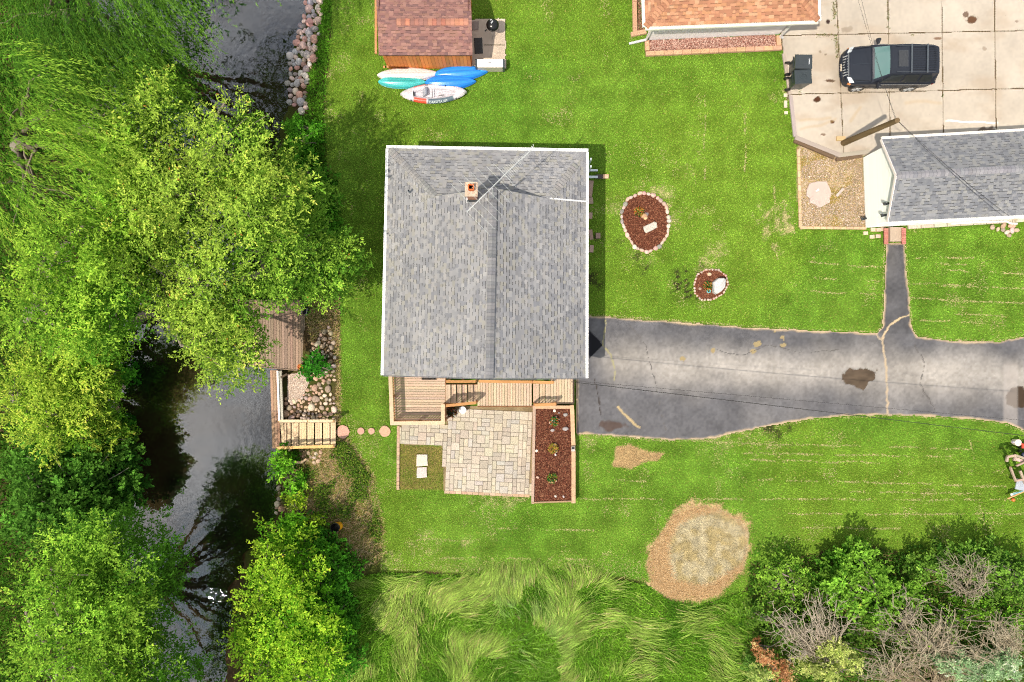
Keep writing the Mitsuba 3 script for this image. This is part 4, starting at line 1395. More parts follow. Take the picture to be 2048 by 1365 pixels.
base = P(797, 812)[:2]
nu, nv = int((P(1066, 0)[0] - base[0]) / U) + 1, int((base[1] - P(0, 989)[1]) / U) + 1
for j in range(nv):
    for i in range(nu):
        if (i, j) in cells:
            continue
        x_, y_ = base + ex * (i + .5) * U - ey * (j + .5) * U
        if not inside(PAT, x_, y_):
            continue
        opts = [(2, 1), (1, 2), (2, 1), (1, 2), (2, 2)] if pr_.random() < .8 else [(1, 2), (2, 1)]
        a, b = opts[pr_.integers(len(opts))]
        fits = lambda a, b: all((i + p, j + q) not in cells for p in range(a) for q in range(b)) and all(inside(PAT, *(base + ex * (i + p + .5) * U - ey * (j + q + .5) * U)) for p in range(a) for q in range(b))
        for a, b in ((a, b), (2, 1), (1, 2), (1, 1)):
            if fits(a, b):
                paver(i, j, a, b, base)
                break
# edging bricks of the patio and of the small square bed
for a, b, n in (((797, 852), (796, 980), 15), ((1059, 812), (1054, 992), 0), ((889, 984), (1060, 992), 15), ((800, 981), (886, 983), 0)):
    a, b = P(*a), P(*b)
    for k in range(n):
        p0, p1 = a + (b - a) * k / n, a + (b - a) * ((k + .93) / n)
        m = MB()
        m.beam(p0 + [0, 0, .03], p1 + [0, 0, .03], .13, .07, jit(C(200, 170, 146) if n > 14 else PAVC[0], .08))
        m.build('patio__edging_brick', 'earth')
for k, (u, v, w, h, c) in enumerate(((844.5, 921, 23, 24, C(224, 212, 196)), (843.5, 945.5, 21, 22, C(214, 200, 196)))):
    p = P(u, v)
    t = thing('stone_slab', ('pale cream slab in the small square bed, nearer the deck', 'pale pinkish slab in the small square bed, farther from the deck')[k], 'paving slab')
    q = [p[:2] + np.array([w * sx, h * sy]) * H / F / 2 * rng.uniform(.88, 1.04, 2) for sx, sy in ((-1, -1), (-.2, -1.02), (1, -.9), (.94, .1), (1, 1), (0, 1.03), (-.9, 1), (-1, 0))]
    m = MB().prism(np.array(q), .005, .06, c)
    m.build(t, 'earth')
# ------------------------------------------------------------------ dock, boardwalk and stairs at the creek
OLDW = C(158, 136, 118)
dock = thing('dock', 'weathered grey brown wooden dock platform under the overhanging tree', 'dock')
ZD = -.55
dr = np.random.default_rng(31)
for k in range(27):
    u = 479 + k * 5.45
    v1 = 729 + (u - 479) * .09 if u < 600 else 738 - (u - 600) * 1.3
    plank(dock + '__plank', P(u, 600, ZD), P(u + 1, v1, ZD), .119, .04, OLDW * dr.uniform(.85, 1.1), dr, seg=16, tone=.1)
for u in (484, 540, 590):
    for v in (606, 660, 722):
        m = MB()
        m.beam(P(u, v, -1.7), P(u, v, ZD - .03), .12, .12, C(90, 74, 62), up=(1, 0, 0))
        m.build(dock + '__post')
m = MB()
m.beam(P(479, 731, ZD - .09), P(596, 741, ZD - .09), .05, .16, C(140, 120, 104))
m.build(dock + '__rim_board')
bw = thing('boardwalk', 'narrow brown boardwalk along the water from the dock to the wooden stairs', 'boardwalk')
ZB = -.7
for k in range(3):
    u = 542.8 + k * 5.6
    for a, b in ((741, 822), (823, 897)):
        plank(bw + '__plank', P(u + (a - 741) * .03, a, ZB), P(u + (b - 741) * .03, b, ZB), .123, .04, C(176, 142, 118), dr, seg=14)
m = MB()
for v in (750, 790, 830, 880):
    m.beam(P(548, v, -1.7), P(548, v, ZB - .03), .1, .1, C(90, 74, 62), up=(1, 0, 0))
m.build(bw + '__post')
for u, c, zz, w in ((555.5, C(240, 240, 240), ZB + .12, .085), (561, C(160, 156, 140), ZB + .05, .14)):
    m = MB()
    m.beam(P(u, 742, zz), P(u + 3.5, 842, zz), w, .12, c)
    m.build(bw + '__kerb_beam', 'plastic')
for v in (752, 842):
    m = MB()
    m.box(P(568, v, ZB + .2), [.35, .10, .06], C(90, 76, 62), rz=.5)
    m.build(bw + '__brace')
NEWW = C(230, 204, 166)
ss = thing('dock_stairs', 'new pale wooden stairs with handrails going down to the boardwalk', 'stairs')
edges = [561, 569, 575, 583.8, 599.2, 615, 630.5, 646.5, 661.5, 673.5]
for k, (a, b) in enumerate(zip(edges, edges[1:])):
    zz = ZB + .05 + .105 * k
    b = b - 1.9
    n = 1 if b - a < 10 else 3
    for h in range(n):
        p, q = a + (b - a) * h / n, a + (b - a) * (h + .93) / n
        plank(ss + '__tread', P((p + q) / 2, 846, zz), P((p + q) / 2 + (3 if k == 0 else 0), 892, zz), (q - p) * (H - zz) / F, .04, NEWW * (.96 if k else 1), dr)
for v, q0, q1 in ((842.5, 559, 674), (894.5, 555, 671)):
    plank(ss + '__handrail', P(q0, v + 2 * (v > 870), ZB + .98), P(q1 - 2, v - 2 * (v > 870), .92), .13, .045, NEWW if v < 870 else C(232, 186, 122), dr)
    plank(ss + '__stringer', P(q0, v, ZB), P(q1, v, .1), .05, .26, C(190, 150, 106), dr)
    for u, zz in ((566, ZB), (616, -.3), (667, .1)):
        m = MB()
        dv = 4.5 if v > 870 else -2
        m.beam(P(u, v - dv * .2, zz - .4), P(u, v - dv * .2, zz + .93), .09, .09, C(190, 150, 104), up=(1, 0, 0))
        m.build(ss + '__post')
    plank(ss + '__lower_rail', P(q0 + 4, v, ZB + .5), P(q1 - 3, v, .5), .035, .09, C(200, 160, 112), dr)
t = thing('lawn_chair', 'folded chair with two white loops on the dock under the tree', 'chair')
for dx in (-.13, .13):
    m = MB()
    q = P(612, 627, ZD + .05)
    m.tube([q + [dx - .09, -.12, .0], q + [dx - .02, -.10, .45], q + [dx + .05, 0, .52], q + [dx + .05, .2, .4], q + [dx, .32, .05]], .018, C(228, 228, 232), 7)
    m.build(t + '__frame', 'galvanised', smooth=True)
m = MB()
q = P(612, 626, ZD + .3)
m.box(q + [0, .1, 0], [.30, .34, .03], C(24, 26, 34))
m.build(t + '__seat')

# stones: the riprap bank at the top, the rocks by the dock
def stones(key, poly, n, smin, smax, r, cols=None, gap=.8, rows=None):
    x0, y0, x1, y1 = poly.bounds
    placed = np.zeros((0, 3))
    for _ in range(n * 30):
        if len(placed) >= n:
            break
        p = np.array([r.uniform(x0, x1), r.uniform(y0, y1)])
        if not inside(poly, p[0], p[1]):
            continue
        s = r.uniform(smin, smax) * (1 if len(placed) > n * .3 else 1.25)
        if len(placed) and (np.hypot(*(placed[:, :2] - p).T) < (placed[:, 2] + s) / 2 * gap).any():
            continue
        placed = np.vstack([placed, [*p, s]])
    for x_, y_, s in placed:
        stone(key, [x_, y_, ground_z([x_], [y_])[0] + s * .14], s, None if cols is None else cols[r.integers(len(cols))], r)


sr = np.random.default_rng(41)
struct('riprap_bank')
RIP = Polygon(PP([(604, -30), (646, -30), (641, 60), (637, 95), (628, 120), (616, 150), (610, 190), (616, 222), (596, 226), (592, 205), (570, 204), (564, 165), (574, 132), (570, 100), (584, 75), (592, 40), (602, 12)], -.5))
shapely.prepare(RIP)
stones('riprap_bank__stone', RIP, 240, .20, .40, sr, gap=.76)
struct('dock_rocks')
RK1 = Polygon(PP([(562, 800), (592, 806), (625, 770), (660, 760), (672, 800), (672, 838), (562, 840)], -.3))
RK2 = Polygon(PP([(625, 690), (660, 650), (672, 690), (672, 760), (640, 765), (610, 745)], -.2))
RK3 = Polygon(PP([(560, 898), (600, 900), (655, 898), (640, 925), (600, 915), (572, 960), (556, 1030), (540, 1040), (552, 960)], -.5))
WARM = [C(206, 180, 156), C(190, 160, 140), C(222, 204, 184), C(180, 164, 146), C(200, 178, 172), C(166, 150, 132), C(208, 172, 150)]
for g, n, a, b in ((RK1, 130, .13, .34), (RK2, 60, .12, .30), (RK3, 45, .14, .34)):
    shapely.prepare(g)
    stones('dock_rocks__stone', g, n, a, b, sr, WARM, .85)
RK4 = Polygon(PP([(196, 770), (226, 760), (246, 790), (240, 822), (215, 822)], -.6))
shapely.prepare(RK4)
stones('dock_rocks__stone', RK4, 26, .14, .36, sr, WARM, .9)
GRV = Polygon(PP([(568, 752), (600, 745), (622, 762), (600, 800), (576, 812), (566, 800)], -.4))
shapely.prepare(GRV)
chips('gravel', GRV, lambda x, y: ground_z(x, y) + .03, 3500, [C(222, 202, 184), C(206, 184, 168), C(232, 216, 204), C(190, 170, 156)], (.03, .07))
labels['gravel'].update(label='pale loose gravel between the boardwalk and the bush', category='gravel')
chips('bed_gravel', GBED.buffer(-.1), lambda x, y: ground_z(x, y) - .012 + .02 * sstep(.38, .5, n2(x, y, 1.1, 95, 4)), 10000, [C(226, 204, 186), C(214, 190, 170), C(236, 222, 208), C(176, 146, 110), C(196, 166, 130), C(150, 130, 70)], (.02, .055))
labels['bed_gravel'].update(label='pale gravel and dry weeds in the bed west of the cottage', category='gravel')

# terracotta pot, stepping stones, barrel
t = thing('terracotta_pot', 'orange terracotta pot beside the bush at the dock corner', 'pot')
q = P(601, 734, -.3)
m = MB()
m.lathe([(0, -.25), (.085, -.25), (.125, .02), (.14, .02), (.14, .07), (.115, .07), (.10, 0.02), (0, .0)], q, C(214, 128, 76), 20)
m.build(t, 'earth', smooth=40 and False)
for k, (u, v, r_) in enumerate(((686, 864, 13), (722, 862.5, 7), (743, 862.5, 6.5), (770, 863, 11))):
    t = thing('stepping_stone', ('largest pink stepping stone, at the top of the dock stairs', 'small pink stepping stone, second from the dock stairs', 'small pink stepping stone, third from the dock stairs', 'round pink stepping stone nearest the deck corner')[k], 'stepping stone', 'stepping stones')
    q = P(u, v)
    a = np.linspace(0, 2 * np.pi, 22)[:-1]
    rr = r_ * H / F * (1 + .1 * (rng.random(21) - .5))
    m = MB().prism(np.stack([q[0] + rr * np.cos(a), q[1] + rr * np.sin(a)], -1), -.02, .045, jit(C(210, 168, 150), .05))
    m.build(t, 'earth')
t = thing('bucket', 'yellow and black open bucket leaning on the bare bank', 'bucket')
base_, top_ = P(678, 1052, .02), P(669.5, 1056.5, .62)
d = unit(top_ - base_)
e1 = unit(np.cross(d, [0, 0, 1.0]))
R = np.stack([e1, np.cross(d, e1), d], 1)
L = np.linalg.norm(top_ - base_)
m = MB()
m.lathe([(0, 0), (.20, 0), (.215, L * .8)], base_, C(236, 170, 30), 28, R)
m.build(t + '__body', 'plastic')
m = MB()
m.lathe([(.217, L * .8), (.222, L), (.205, L), (.19, .05), (0, .05)], base_, C(26, 26, 26), 28, R)
m.build(t + '__rim', 'plastic')
for k in range(2):
    q = P(672 + 7 * k, 1118 + 22 * k)
tt = thing('brick_pile', 'few broken pink bricks in the weeds below the bucket', 'bricks')
for k, (u, v) in enumerate(((704, 1128), (700, 1131), (708, 1133), (703, 1136))):
    m = MB()
    m.box(P(u, v, .06 + .02 * k), [.2, .1, .07], jit(C(226, 164, 144), .08), rz=rng.uniform(0, 3))
    m.build(tt + '__brick', 'earth')

# ------------------------------------------------------------------ flower beds in the lawn
def ring(key, poly, n, s0, s1, r, cols):
    L = poly.exterior.length
    for k in range(n):
        q = poly.exterior.interpolate(L * (k + r.uniform(-.15, .15)) / n)
        t = poly.exterior.interpolate(L * (k + .3) / n)
        stone(key, [q.x, q.y, .02], (r.uniform(s0, s1), r.uniform(s0, s1) * .75), cols[r.integers(len(cols))], r, rz=math.atan2(t.y - q.y, t.x - q.x))


fb = thing('flower_bed', 'large oval mulch bed ringed with rounded stones on the lawn', 'flower bed')
chips(fb + '__mulch', BED1, .01, 4200, [C(124, 76, 58), C(140, 90, 68), C(104, 62, 50), C(156, 108, 84), C(88, 52, 42)], (.03, .08), heap=.06)
ring(fb + '__border_stone', BED1, 36, .17, .31, sr, [C(216, 184, 164), C(226, 190, 176), C(198, 176, 160), C(160, 154, 146), C(222, 206, 190)])
fb2 = thing('flower_bed', 'small round mulch bed with tiny border stones on the lawn', 'flower bed')
chips(fb2 + '__mulch', BED2, .01, 1800, [C(124, 76, 58), C(140, 90, 68), C(104, 62, 50), C(156, 108, 84)], (.03, .08), heap=.05)
ring(fb2 + '__border_stone', BED2, 34, .09, .16, sr, [C(220, 180, 164), C(216, 190, 176), C(190, 170, 158)])


def slab_rock(key, label, pts, h, col, top=.8):
    t = thing(key, label, 'rock')
    b = PP(pts)
    c = b.mean(0)
    n = len(b)
    hs = h * rng.uniform(.8, 1.1, n)
    m = MB()
    A = np.column_stack([b, b[:, 0] * 0 + .02])
    B = np.column_stack([c + (b - c) * .95, hs * .85])
    D = np.column_stack([c + (b - c) * top, hs])
    for k in range(n):
        j = (k + 1) % n
        m.quad(A[k], A[j], B[j], B[k], col * .9)
        m.quad(B[k], B[j], D[j], D[k], jit(col, .04, .01))
        m.add([D[k], D[j], [*c, h * .98]], [[0, 1, 2]], jit(col, .05, .01))
    m.build(t, 'earth')


slab_rock('flat_rock', 'long flat grey rock in the large oval mulch bed', [(1285, 455), (1295, 450), (1308, 444), (1313, 446), (1314, 456), (1306, 461), (1291, 468), (1287, 464)], .16, C(202, 196, 184))
slab_rock('flat_rock', 'big angular pale rock in the small round mulch bed', [(1422, 566), (1433, 557), (1444, 557), (1449, 560), (1447, 576), (1440, 584), (1430, 590), (1424, 586)], .42, C(206, 206, 204), .85)
for u, v, s, c, lb in ((1288, 432, .32, C(196, 160, 132), 'tan stone beside the orange plant in the large oval bed'), (1293, 429, .22, C(146, 138, 136), 'dark round stone behind the tan one in the large oval bed'),
                       (1291, 436, .22, C(226, 188, 150), 'small peach stone in front of the tan one in the large oval bed'), (1419, 549, .22, C(224, 190, 160), 'peach stone at the top of the small round bed'), (1400, 578, .16, C(190, 160, 140), 'small brown stone left of the plant in the small round bed')):
    t = thing('stone', lb, 'stone')
    v_, f_ = STONE_VAR[rng.integers(10)]
    m = MB().add(v_ * [s / 2, s * .42, s * .36] + P(u, v, .08), f_, jit(c, .05))
    m.build(t, 'earth', smooth=True)
t = thing('flower_pot', 'round pale turquoise ring shaped pot in the small round bed', 'pot')
q = P(1416, 583)
m = MB()
m.lathe([(.06, .02), (.09, .03), (.10, .14), (.085, .17), (.06, .15), (.05, .10), (0, .10)], q, C(120, 196, 196), 22)
m.build(t + '__bowl', 'plastic', smooth=True)
m = MB()
m.lathe([(.045, .12), (.0, .125)], q, C(30, 60, 66), 14)
m.build(t + '__soil', 'earth')


LEAFQ = []


def leaf_arrays(pos, axis, nrm, L, W, col, fold=.18, droop=.15):
    n = len(pos)
    axis, nrm = unit(axis), unit(nrm)
    side = unit(np.cross(nrm, axis))
    nrm = np.cross(axis, side)
    L, W = np.broadcast_to(L, (n,))[:, None], np.broadcast_to(W, (n,))[:, None]
    mid = pos + axis * L * .45
    a = mid + side * W / 2 + nrm * W * fold
    b = mid - side * W / 2 + nrm * W * fold
    tip = pos + axis * L - nrm * L * droop
    v = np.stack([pos, b, tip, a], 1).reshape(-1, 3)
    i = np.arange(n)[:, None] * 4
    f = np.stack([i + [0, 1, 2], i + [0, 2, 3]], 1).reshape(-1, 3)
    return v, f, np.repeat(np.clip(col, .004, .85), 4, 0)


def plant(key, label, p, R, hgt, pal, n, r, L=.12, W=.06, cat='plant', stem=True):
    """A leafy plant: leaves on short stems from one crown."""
    t = thing(key, label, cat)
    th, q = r.uniform(0, 2 * np.pi, n), np.sqrt(r.random(n))
    el = np.clip(1 - q * .85, .05, 1)
    pos = np.array(p) + np.stack([np.cos(th) * q * R, np.sin(th) * q * R, hgt * (.25 + .75 * np.sqrt(1 - q * q * .9)) * r.uniform(.6, 1, n)], -1)
    ax = np.stack([np.cos(th) * (q + .2), np.sin(th) * (q + .2), el * .8], -1) + r.normal(0, .35, (n, 3))
    nr = np.array([0, 0, 1.0]) + r.normal(0, .4, (n, 3))
    c = np.array(pal)[r.integers(0, len(pal), n)] * (1 + r.normal(0, .15, n))[:, None]
    m = MB()
    m.add(*leaf_arrays(pos, ax, nr, L * r.uniform(.7, 1.2, n), W * r.uniform(.7, 1.2, n), c))
    m.build(t + '__leaves', 'leaf')
    if stem:
        m = MB()
        for k in range(7):
            a = 2 * np.pi * k / 7
            m.tube([p, np.array(p) + [R * .35 * math.cos(a), R * .35 * math.sin(a), hgt * .6]], .008, C(90, 100, 50), 4)
        m.build(t + '__stem', 'earth')
    return t


OR, GR, YE = [C(232, 140, 80), C(240, 170, 100), C(214, 110, 60)], [C(60, 130, 60), C(80, 150, 60), C(40, 100, 50)], [C(220, 190, 90), C(190, 180, 80), C(160, 150, 60)]
pl_ = np.random.default_rng(51)
plant('orange_flower', 'orange and green plant left of the tan stone in the large oval bed', P(1277, 425, .05), .20, .22, OR + GR + YE, 150, pl_, .09, .05)
plant('orange_flower', 'green plant ringed with orange blooms in the small round bed', P(1414, 573, .05), .19, .25, OR + GR * 2, 170, pl_, .08, .05)
plant('planter_flower', 'green plant in a white pot at the house end of the planter box', P(1108, 843, ZP), .17, .28, GR * 3 + OR, 130, pl_, .10, .06)
plant('planter_flower', 'dull yellow plant with white stones in the middle of the planter box', P(1106, 897, ZP), .20, .2, YE * 2 + [C(120, 120, 50), C(214, 150, 90)], 140, pl_, .09, .05)
plant('planter_flower', 'green and peach plant nearest the lawn end of the planter box', P(1104, 956, ZP), .20, .24, GR * 2 + YE + [C(240, 200, 150)], 150, pl_, .09, .05)
t = thing('white_pot', 'white pot under the green plant in the planter box', 'pot')
m = MB()
m.lathe([(0, 0), (.11, 0), (.14, .16), (.12, .16), (.10, .10), (0, .1)], P(1104, 844, ZP - .04), C(238, 238, 238), 18)
m.build(t, 'plastic')
for u, v, s in ((1112, 834, .12), (1117, 839, .11), (1116, 845, .11), (1114, 850, .10), (1110, 890, .16), (1113, 903, .15), (1111, 910, .13), (1101, 964, .12), (1112, 962, .11)):
    stone(pb + '__stone', P(u, v, ZP), s, C(226, 190, 164) if v < 880 or v > 950 else C(216, 204, 206), sr)

# things by the deck stairs
t = thing('white_bucket', 'white lidded bucket by the deck stairs on the patio', 'bucket')
q = P(926.5, 819, 0)
m = MB()
m.lathe([(.14, .0), (.17, .36), (.175, .36), (.175, .40), (.16, .415), (0, .42)], q, C(242, 242, 242, .84), 26)
m.box(q + [-.02, .02, .40], [.24, .24, .03], C(240, 240, 240, .84))
m.build(t, 'plastic', smooth=30 and False)
plant('potted_plant', 'dark green potted plant with reddish leaves beside the white bucket', P(902, 823, .25), .24, .3, [C(50, 80, 40), C(40, 60, 34), C(120, 60, 40), C(160, 90, 60), C(70, 100, 50)], 180, pl_, .12, .06)
t = thing('plant_pot', 'dark pot under the potted plant beside the deck', 'pot')
m = MB()
m.lathe([(0, 0), (.12, 0), (.16, .27), (.14, .27), (.12, .22), (0, .22)], P(902, 823), C(60, 44, 38), 18)
m.build(t, 'plastic')
t = thing('glass_bottle', 'clear glass jug tucked by the deck corner', 'bottle')
m = MB()
m.lathe([(0, 0), (.09, 0), (.09, .2), (.04, .28), (.04, .33), (0, .33)], P(887, 822, Z1), C(200, 224, 218), 14)
m.build(t, 'plastic', smooth=True)

# ------------------------------------------------------------------ mulch beds and kerbs of the neighbours
mb_ = thing('mulch_bed', 'mulch bed edged with pale blocks along the white garage wall', 'flower bed')
MN = Polygon(PP([(1296, 82), (1550, 71), (1552, 96), (1298, 106)]))
shapely.prepare(MN)
chips(mb_ + '__mulch', MN, .02, 7000, [C(186, 140, 128), C(160, 112, 100), C(206, 168, 152), C(130, 86, 76), C(220, 190, 176)], (.03, .09))
for a, b, n in (((1291, 110), (1562, 98), 15), ((1293, 84), (1294, 104), 2), ((1555, 74), (1556, 94), 1)):
    a, b = P(*a), P(*b)
    for k in range(n):
        p0, p1 = a + (b - a) * k / n, a + (b - a) * ((k + .96) / n)
        m = MB()
        m.beam(p0 + [0, 0, .08], p1 + [0, 0, .08], .20, .16, jit(C(216, 174, 142), .06))
        m.build(mb_ + '__block', 'earth')
mb2 = thing('mulch_bed', 'narrow mulch bed with timber edging on the west side of the garage', 'flower bed')
MW2 = Polygon(PP([(1272, -60), (1286, -60), (1288, 66), (1275, 68)]))
shapely.prepare(MW2)
chips(mb2 + '__mulch', MW2, .02, 1400, [C(150, 100, 84), C(120, 80, 66), C(190, 150, 130), C(90, 110, 60)], (.03, .09))
for a, b in (((1267, -60), (1269, 5)), ((1269, 6), (1270, 72)), ((1262, 70), (1292, 64))):
    m = MB()
    m.beam(P(*a, .08), P(*b, .08), .20, .15, jit(C(206, 164, 132), .05))
    m.build(mb2 + '__timber')
t = thing('timber_kerb', 'grey weathered timber kerb along the parking slab edge', 'kerb')
for a, b, w, zz in (((1567, 108), (1580, 190), .14, .1), ((1581, 192), (1590, 274), .16, .1), ((1590, 276), (1680, 312), .20, .16), ((1676, 312), (1738, 304), .20, .16)):
    m = MB()
    m.beam(P(*a, zz / 2), P(*b, zz / 2), w, zz, jit(C(178, 168, 158), .04))
    m.build(t + '__timber')
for a, b in (((1588, 282), (1668, 316)), ((1672, 320), (1724, 312))):
    m = MB()
    m.beam(P(*a, .08), P(*b, .08), .16, .12, C(112, 92, 72))
    m.build(t + '__timber')
struct('bed_edging')
for a, b, n in (((1596, 300), (1600, 456), 11), ((1600, 456), (1732, 457), 10)):
    a, b = P(*a), P(*b)
    for k in range(n):
        m = MB()
        m.beam(a + (b - a) * k / n + [0, 0, .03], a + (b - a) * (k + .95) / n + [0, 0, .03], .13, .08, jit(C(218, 186, 150), .07))
        m.build('bed_edging__block', 'earth')
t = thing('concrete_patch', 'irregular pink concrete patch in the gravel bed by the cottage', 'concrete patch')
pts = [(1613, 380), (1618, 368), (1634, 364), (1652, 364), (1658, 376), (1662, 388), (1658, 398), (1659, 406), (1650, 410), (1640, 416), (1634, 414), (1630, 410), (1618, 406), (1620, 398), (1612, 392)]
pg = Polygon(PP(pts)).buffer(.08).buffer(-.08)
m = MB().prism(pg, .0, .06, C(208, 188, 178))
m.build(t, 'earth')
t = thing('white_tag', 'small white tag lying on the pink concrete patch', 'tag')
m = MB().box(P(1635, 381, .075), [.16, .08, .02], C(240, 240, 238), rz=.6)
m.build(t)
t = thing('splash_board', 'grey narrow board lying in the gravel bed', 'board')
m = MB().box(P(1680, 385, .05), [.5, .12, .04], C(200, 186, 176), rz=.85)
m.build(t)
t = thing('brick_stoop', 'concrete stoop with red brick cheek walls at the cottage door', 'stoop')
m = MB()
q = P(1789, 470)
m.box([q[0], q[1], .1], [.64, .68, .2], C(190, 172, 154))
m.build(t + '__landing', 'earth')
for u in (1772, 1807.5):
    for k in range(8):
        for zz in (.05, .12, .19, .26):
            m = MB()
            m.box(P(u, 459 + k * 4.0, zz), [.19, .09, .062], jit(C(196, 130, 118), .08))
            m.build(t + '__brick', 'earth')
struct('stepping_pavers')
for u, v in ((1731, 467), (1746, 460), (1757, 460), (1744, 474), (1756, 473), (1766, 459), (1592, 1)):
    if v > 10:
        m = MB().box(P(u, v, .03), [.22, .17, .06], jit(C(220, 196, 172), .06), rz=rng.normal(0, .08))
        m.build('stepping_pavers__paver', 'earth')
for u, v, w, h in ((1571, 191, 7, 7), (1571, 209, 6, 14), (1572, 226, 7, 6)):
    m = MB().box(P(u, v, .02), [w * H / F, h * H / F, .05], jit(C(226, 210, 190), .05), rz=rng.normal(0, .2))
    m.build('stepping_pavers__paver', 'earth')
tt = thing('rock_pile', 'heap of pale rocks at the end of the white pipe', 'rocks')
for u, v, s in ((2007, 452, .34), (2021, 452, .26), (2028, 452, .24), (2006, 460, .22), (2014, 465, .30), (2024, 461, .34), (2033, 461, .3), (2018, 471, .24), (1985, 455, .26), (1996, 459, .24), (2030, 440, .26)):
    stone(tt + '__stone', P(u, v, .05), s, WARM[sr.integers(7)] * 1.1, sr)

# ------------------------------------------------------------------ utility pole and overhead lines
up_ = thing('utility_pole', 'short leaning weathered wooden pole on the parking slab', 'pole')
a, b = P(1686, 287, 0), P(1795, 241, 4.55)
m = MB()
n = 16
pts = np.array([a + (b - a) * k / n for k in range(n + 1)])
m.tube(pts, np.linspace(.145, .11, n + 1), (1, 1, 1), 14)
v, f, c = m.arrays()
m.c = [np.clip(C(122, 104, 78) * (.55 + .9 * fbm(v * [7, 7, 1.2], 4, 9)[:, None]), .01, .8)]
m.v, m.f = [v], [f]
m.build(up_ + '__shaft', 'earth', smooth=True)
m = MB().box(P(1681, 278, .08), [.42, .20, .16], C(206, 180, 136))
m.build(up_ + '__base_block', 'earth')
for nm, lb, p, q, sag, r_ in (('overhead_cable', 'overhead cable from the pole crossing the cottage roof', P(1795, 242, 4.5), P(2005, 432, 3.4), .15, .008), ('overhead_cable', 'second overhead cable from the pole crossing the cottage roof', P(1797, 243, 4.45), P(2020, 434, 3.4), .16, .008),
                              ('overhead_cable', 'overhead cable running from the pole over the dark car', P(1793, 240, 4.5), P(1708, -30, 4.2), .1, .006), ('overhead_cable', 'second overhead cable running from the pole over the dark car', P(1791, 240, 4.4), P(1716, -30, 4.3), .12, .006),
                              ('overhead_cable', 'thick service cable from the house corner over the driveway', P(1142, 764, 3.0), P(2100, 878, 4.6), .25, .013), ('overhead_cable', 'thin service wire from the house corner over the driveway', P(1146, 762, 3.0), P(2100, 846, 4.4), .25, .006)):
    t = thing(nm, lb, 'cable')
    k = np.linspace(0, 1, 24)[:, None]
    m = MB().tube(p + (q - p) * k - np.array([0, 0, 1]) * sag * 4 * k * (1 - k), r_, C(46, 44, 44), 5)
    m.build(t, 'plastic')

# ------------------------------------------------------------------ wheeled bins
def cart(label, u, v, rz, tone, mark):
    t = thing('wheeled_bin', label, 'wheeled bin', 'wheeled bins')
    c = P(u, v, 1.03)
    R = rot2(rz)
    A = lambda p: np.array(p) @ R.T + [c[0], c[1], 0]
    def frus(x0, x1, y0, y1, s, z0, z1):
        V = [[x0 * s, y0 * s, z0], [x1 * s, y0 * s, z0], [x1 * s, y1 * s, z0], [x0 * s, y1 * s, z0], [x0, y0, z1], [x1, y0, z1], [x1, y1, z1], [x0, y1, z1]]
        return A(V), [[0, 3, 2, 1], [4, 5, 6, 7], [0, 1, 5, 4], [1, 2, 6, 5], [2, 3, 7, 6], [3, 0, 4, 7]]
    m = MB()
    m.add(*frus(-.36, .38, -.31, .31, .82, .08, .98), tone)
    m.build(t + '__body', 'plastic')
    lid = m3.Manifold.hull(m3.Manifold.cube([.80, .66, .05], True) + m3.Manifold.cube([.68, .54, .12], True)).translate([0, 0, 1.03])
    q = lid.to_mesh()
    m = MB().add(A(q.vert_properties[:, :3]), q.tri_verts, tone * 1.25)
    for y in (-.2, -.1, 0, .1, .2):
        m.box(A([-.05, y, 1.092]), [.46, .035, .012], tone * 1.4, rz=rz)
    m.build(t + '__lid', 'plastic')
    m = MB()
    m.tube(A([[-.46, -.26, .98], [-.46, .26, .98]]), .022, tone * .8, 8)
    m.build(t + '__handle', 'plastic')
    for y in (-.28, .28):
        m = MB()
        m.tube(A([[-.40, y - .04, .14], [-.40, y + .04, .14]]), .14, C(30, 30, 30), 14)
        m.build(t + '__wheel', 'plastic')
    if mark:
        m = MB()
        for k, w in enumerate((.05, .04, .05, .05, .03)):
            m.box(A([.25, -.12 + k * .055, 1.095]), [.05, .035, .004], C(220, 224, 230), rz=rz)
        m.build(t + '__print', 'plastic')
    else:
        m = MB()
        a = np.linspace(0, 2 * np.pi, 20)
        m.tube(A(np.stack([.16 * np.cos(a), .11 * np.sin(a), a * 0 + 1.1], -1)), .025, tone * 1.5, 6)
        m.build(t + '__lid_ridge', 'plastic')


cart('dark bin with white print on its lid, beside the garage bed end', 1607, 124, -.02, C(52, 58, 62), True)
cart('dark bin with an embossed ring on its lid, nearer the pole', 1606, 154, .05, C(48, 56, 60), False)

# ------------------------------------------------------------------ the dark sport utility vehicle
car = thing('car', 'dark blue black estate car with roof bars parked on the concrete slab', 'car')
cc0, cc1 = P(1682, 134.5, .6), P(1872, 129.5, .9)
fw_ = unit((cc0 - cc1)[:2])                                    # forwards = left in the photo
Rc = np.array([[fw_[0], -fw_[1], 0], [fw_[1], fw_[0], 0], [0, 0, 1.0]])
ctr = np.array([*P(1771, 137, .55)[:2], 0])
G = lambda p: (np.asarray(p, float) * [.91, 1, .97]) @ Rc.T + ctr
PAINT = C(30, 35, 45, 1.0)
xs = np.array([2.30, 2.22, 2.05, 1.55, 1.05, .3, -.8, -1.7, -2.1, -2.25, -2.30])
hw = np.array([.60, .76, .86, .915, .93, .94, .94, .93, .90, .84, .74])
zt = np.array([.80, .92, .99, 1.05, 1.10, 1.10, 1.10, 1.10, 1.08, 1.02, .92])
zb_ = np.array([.46, .36, .32, .30, .30, .30, .30, .32, .36, .42, .50])
sec = []
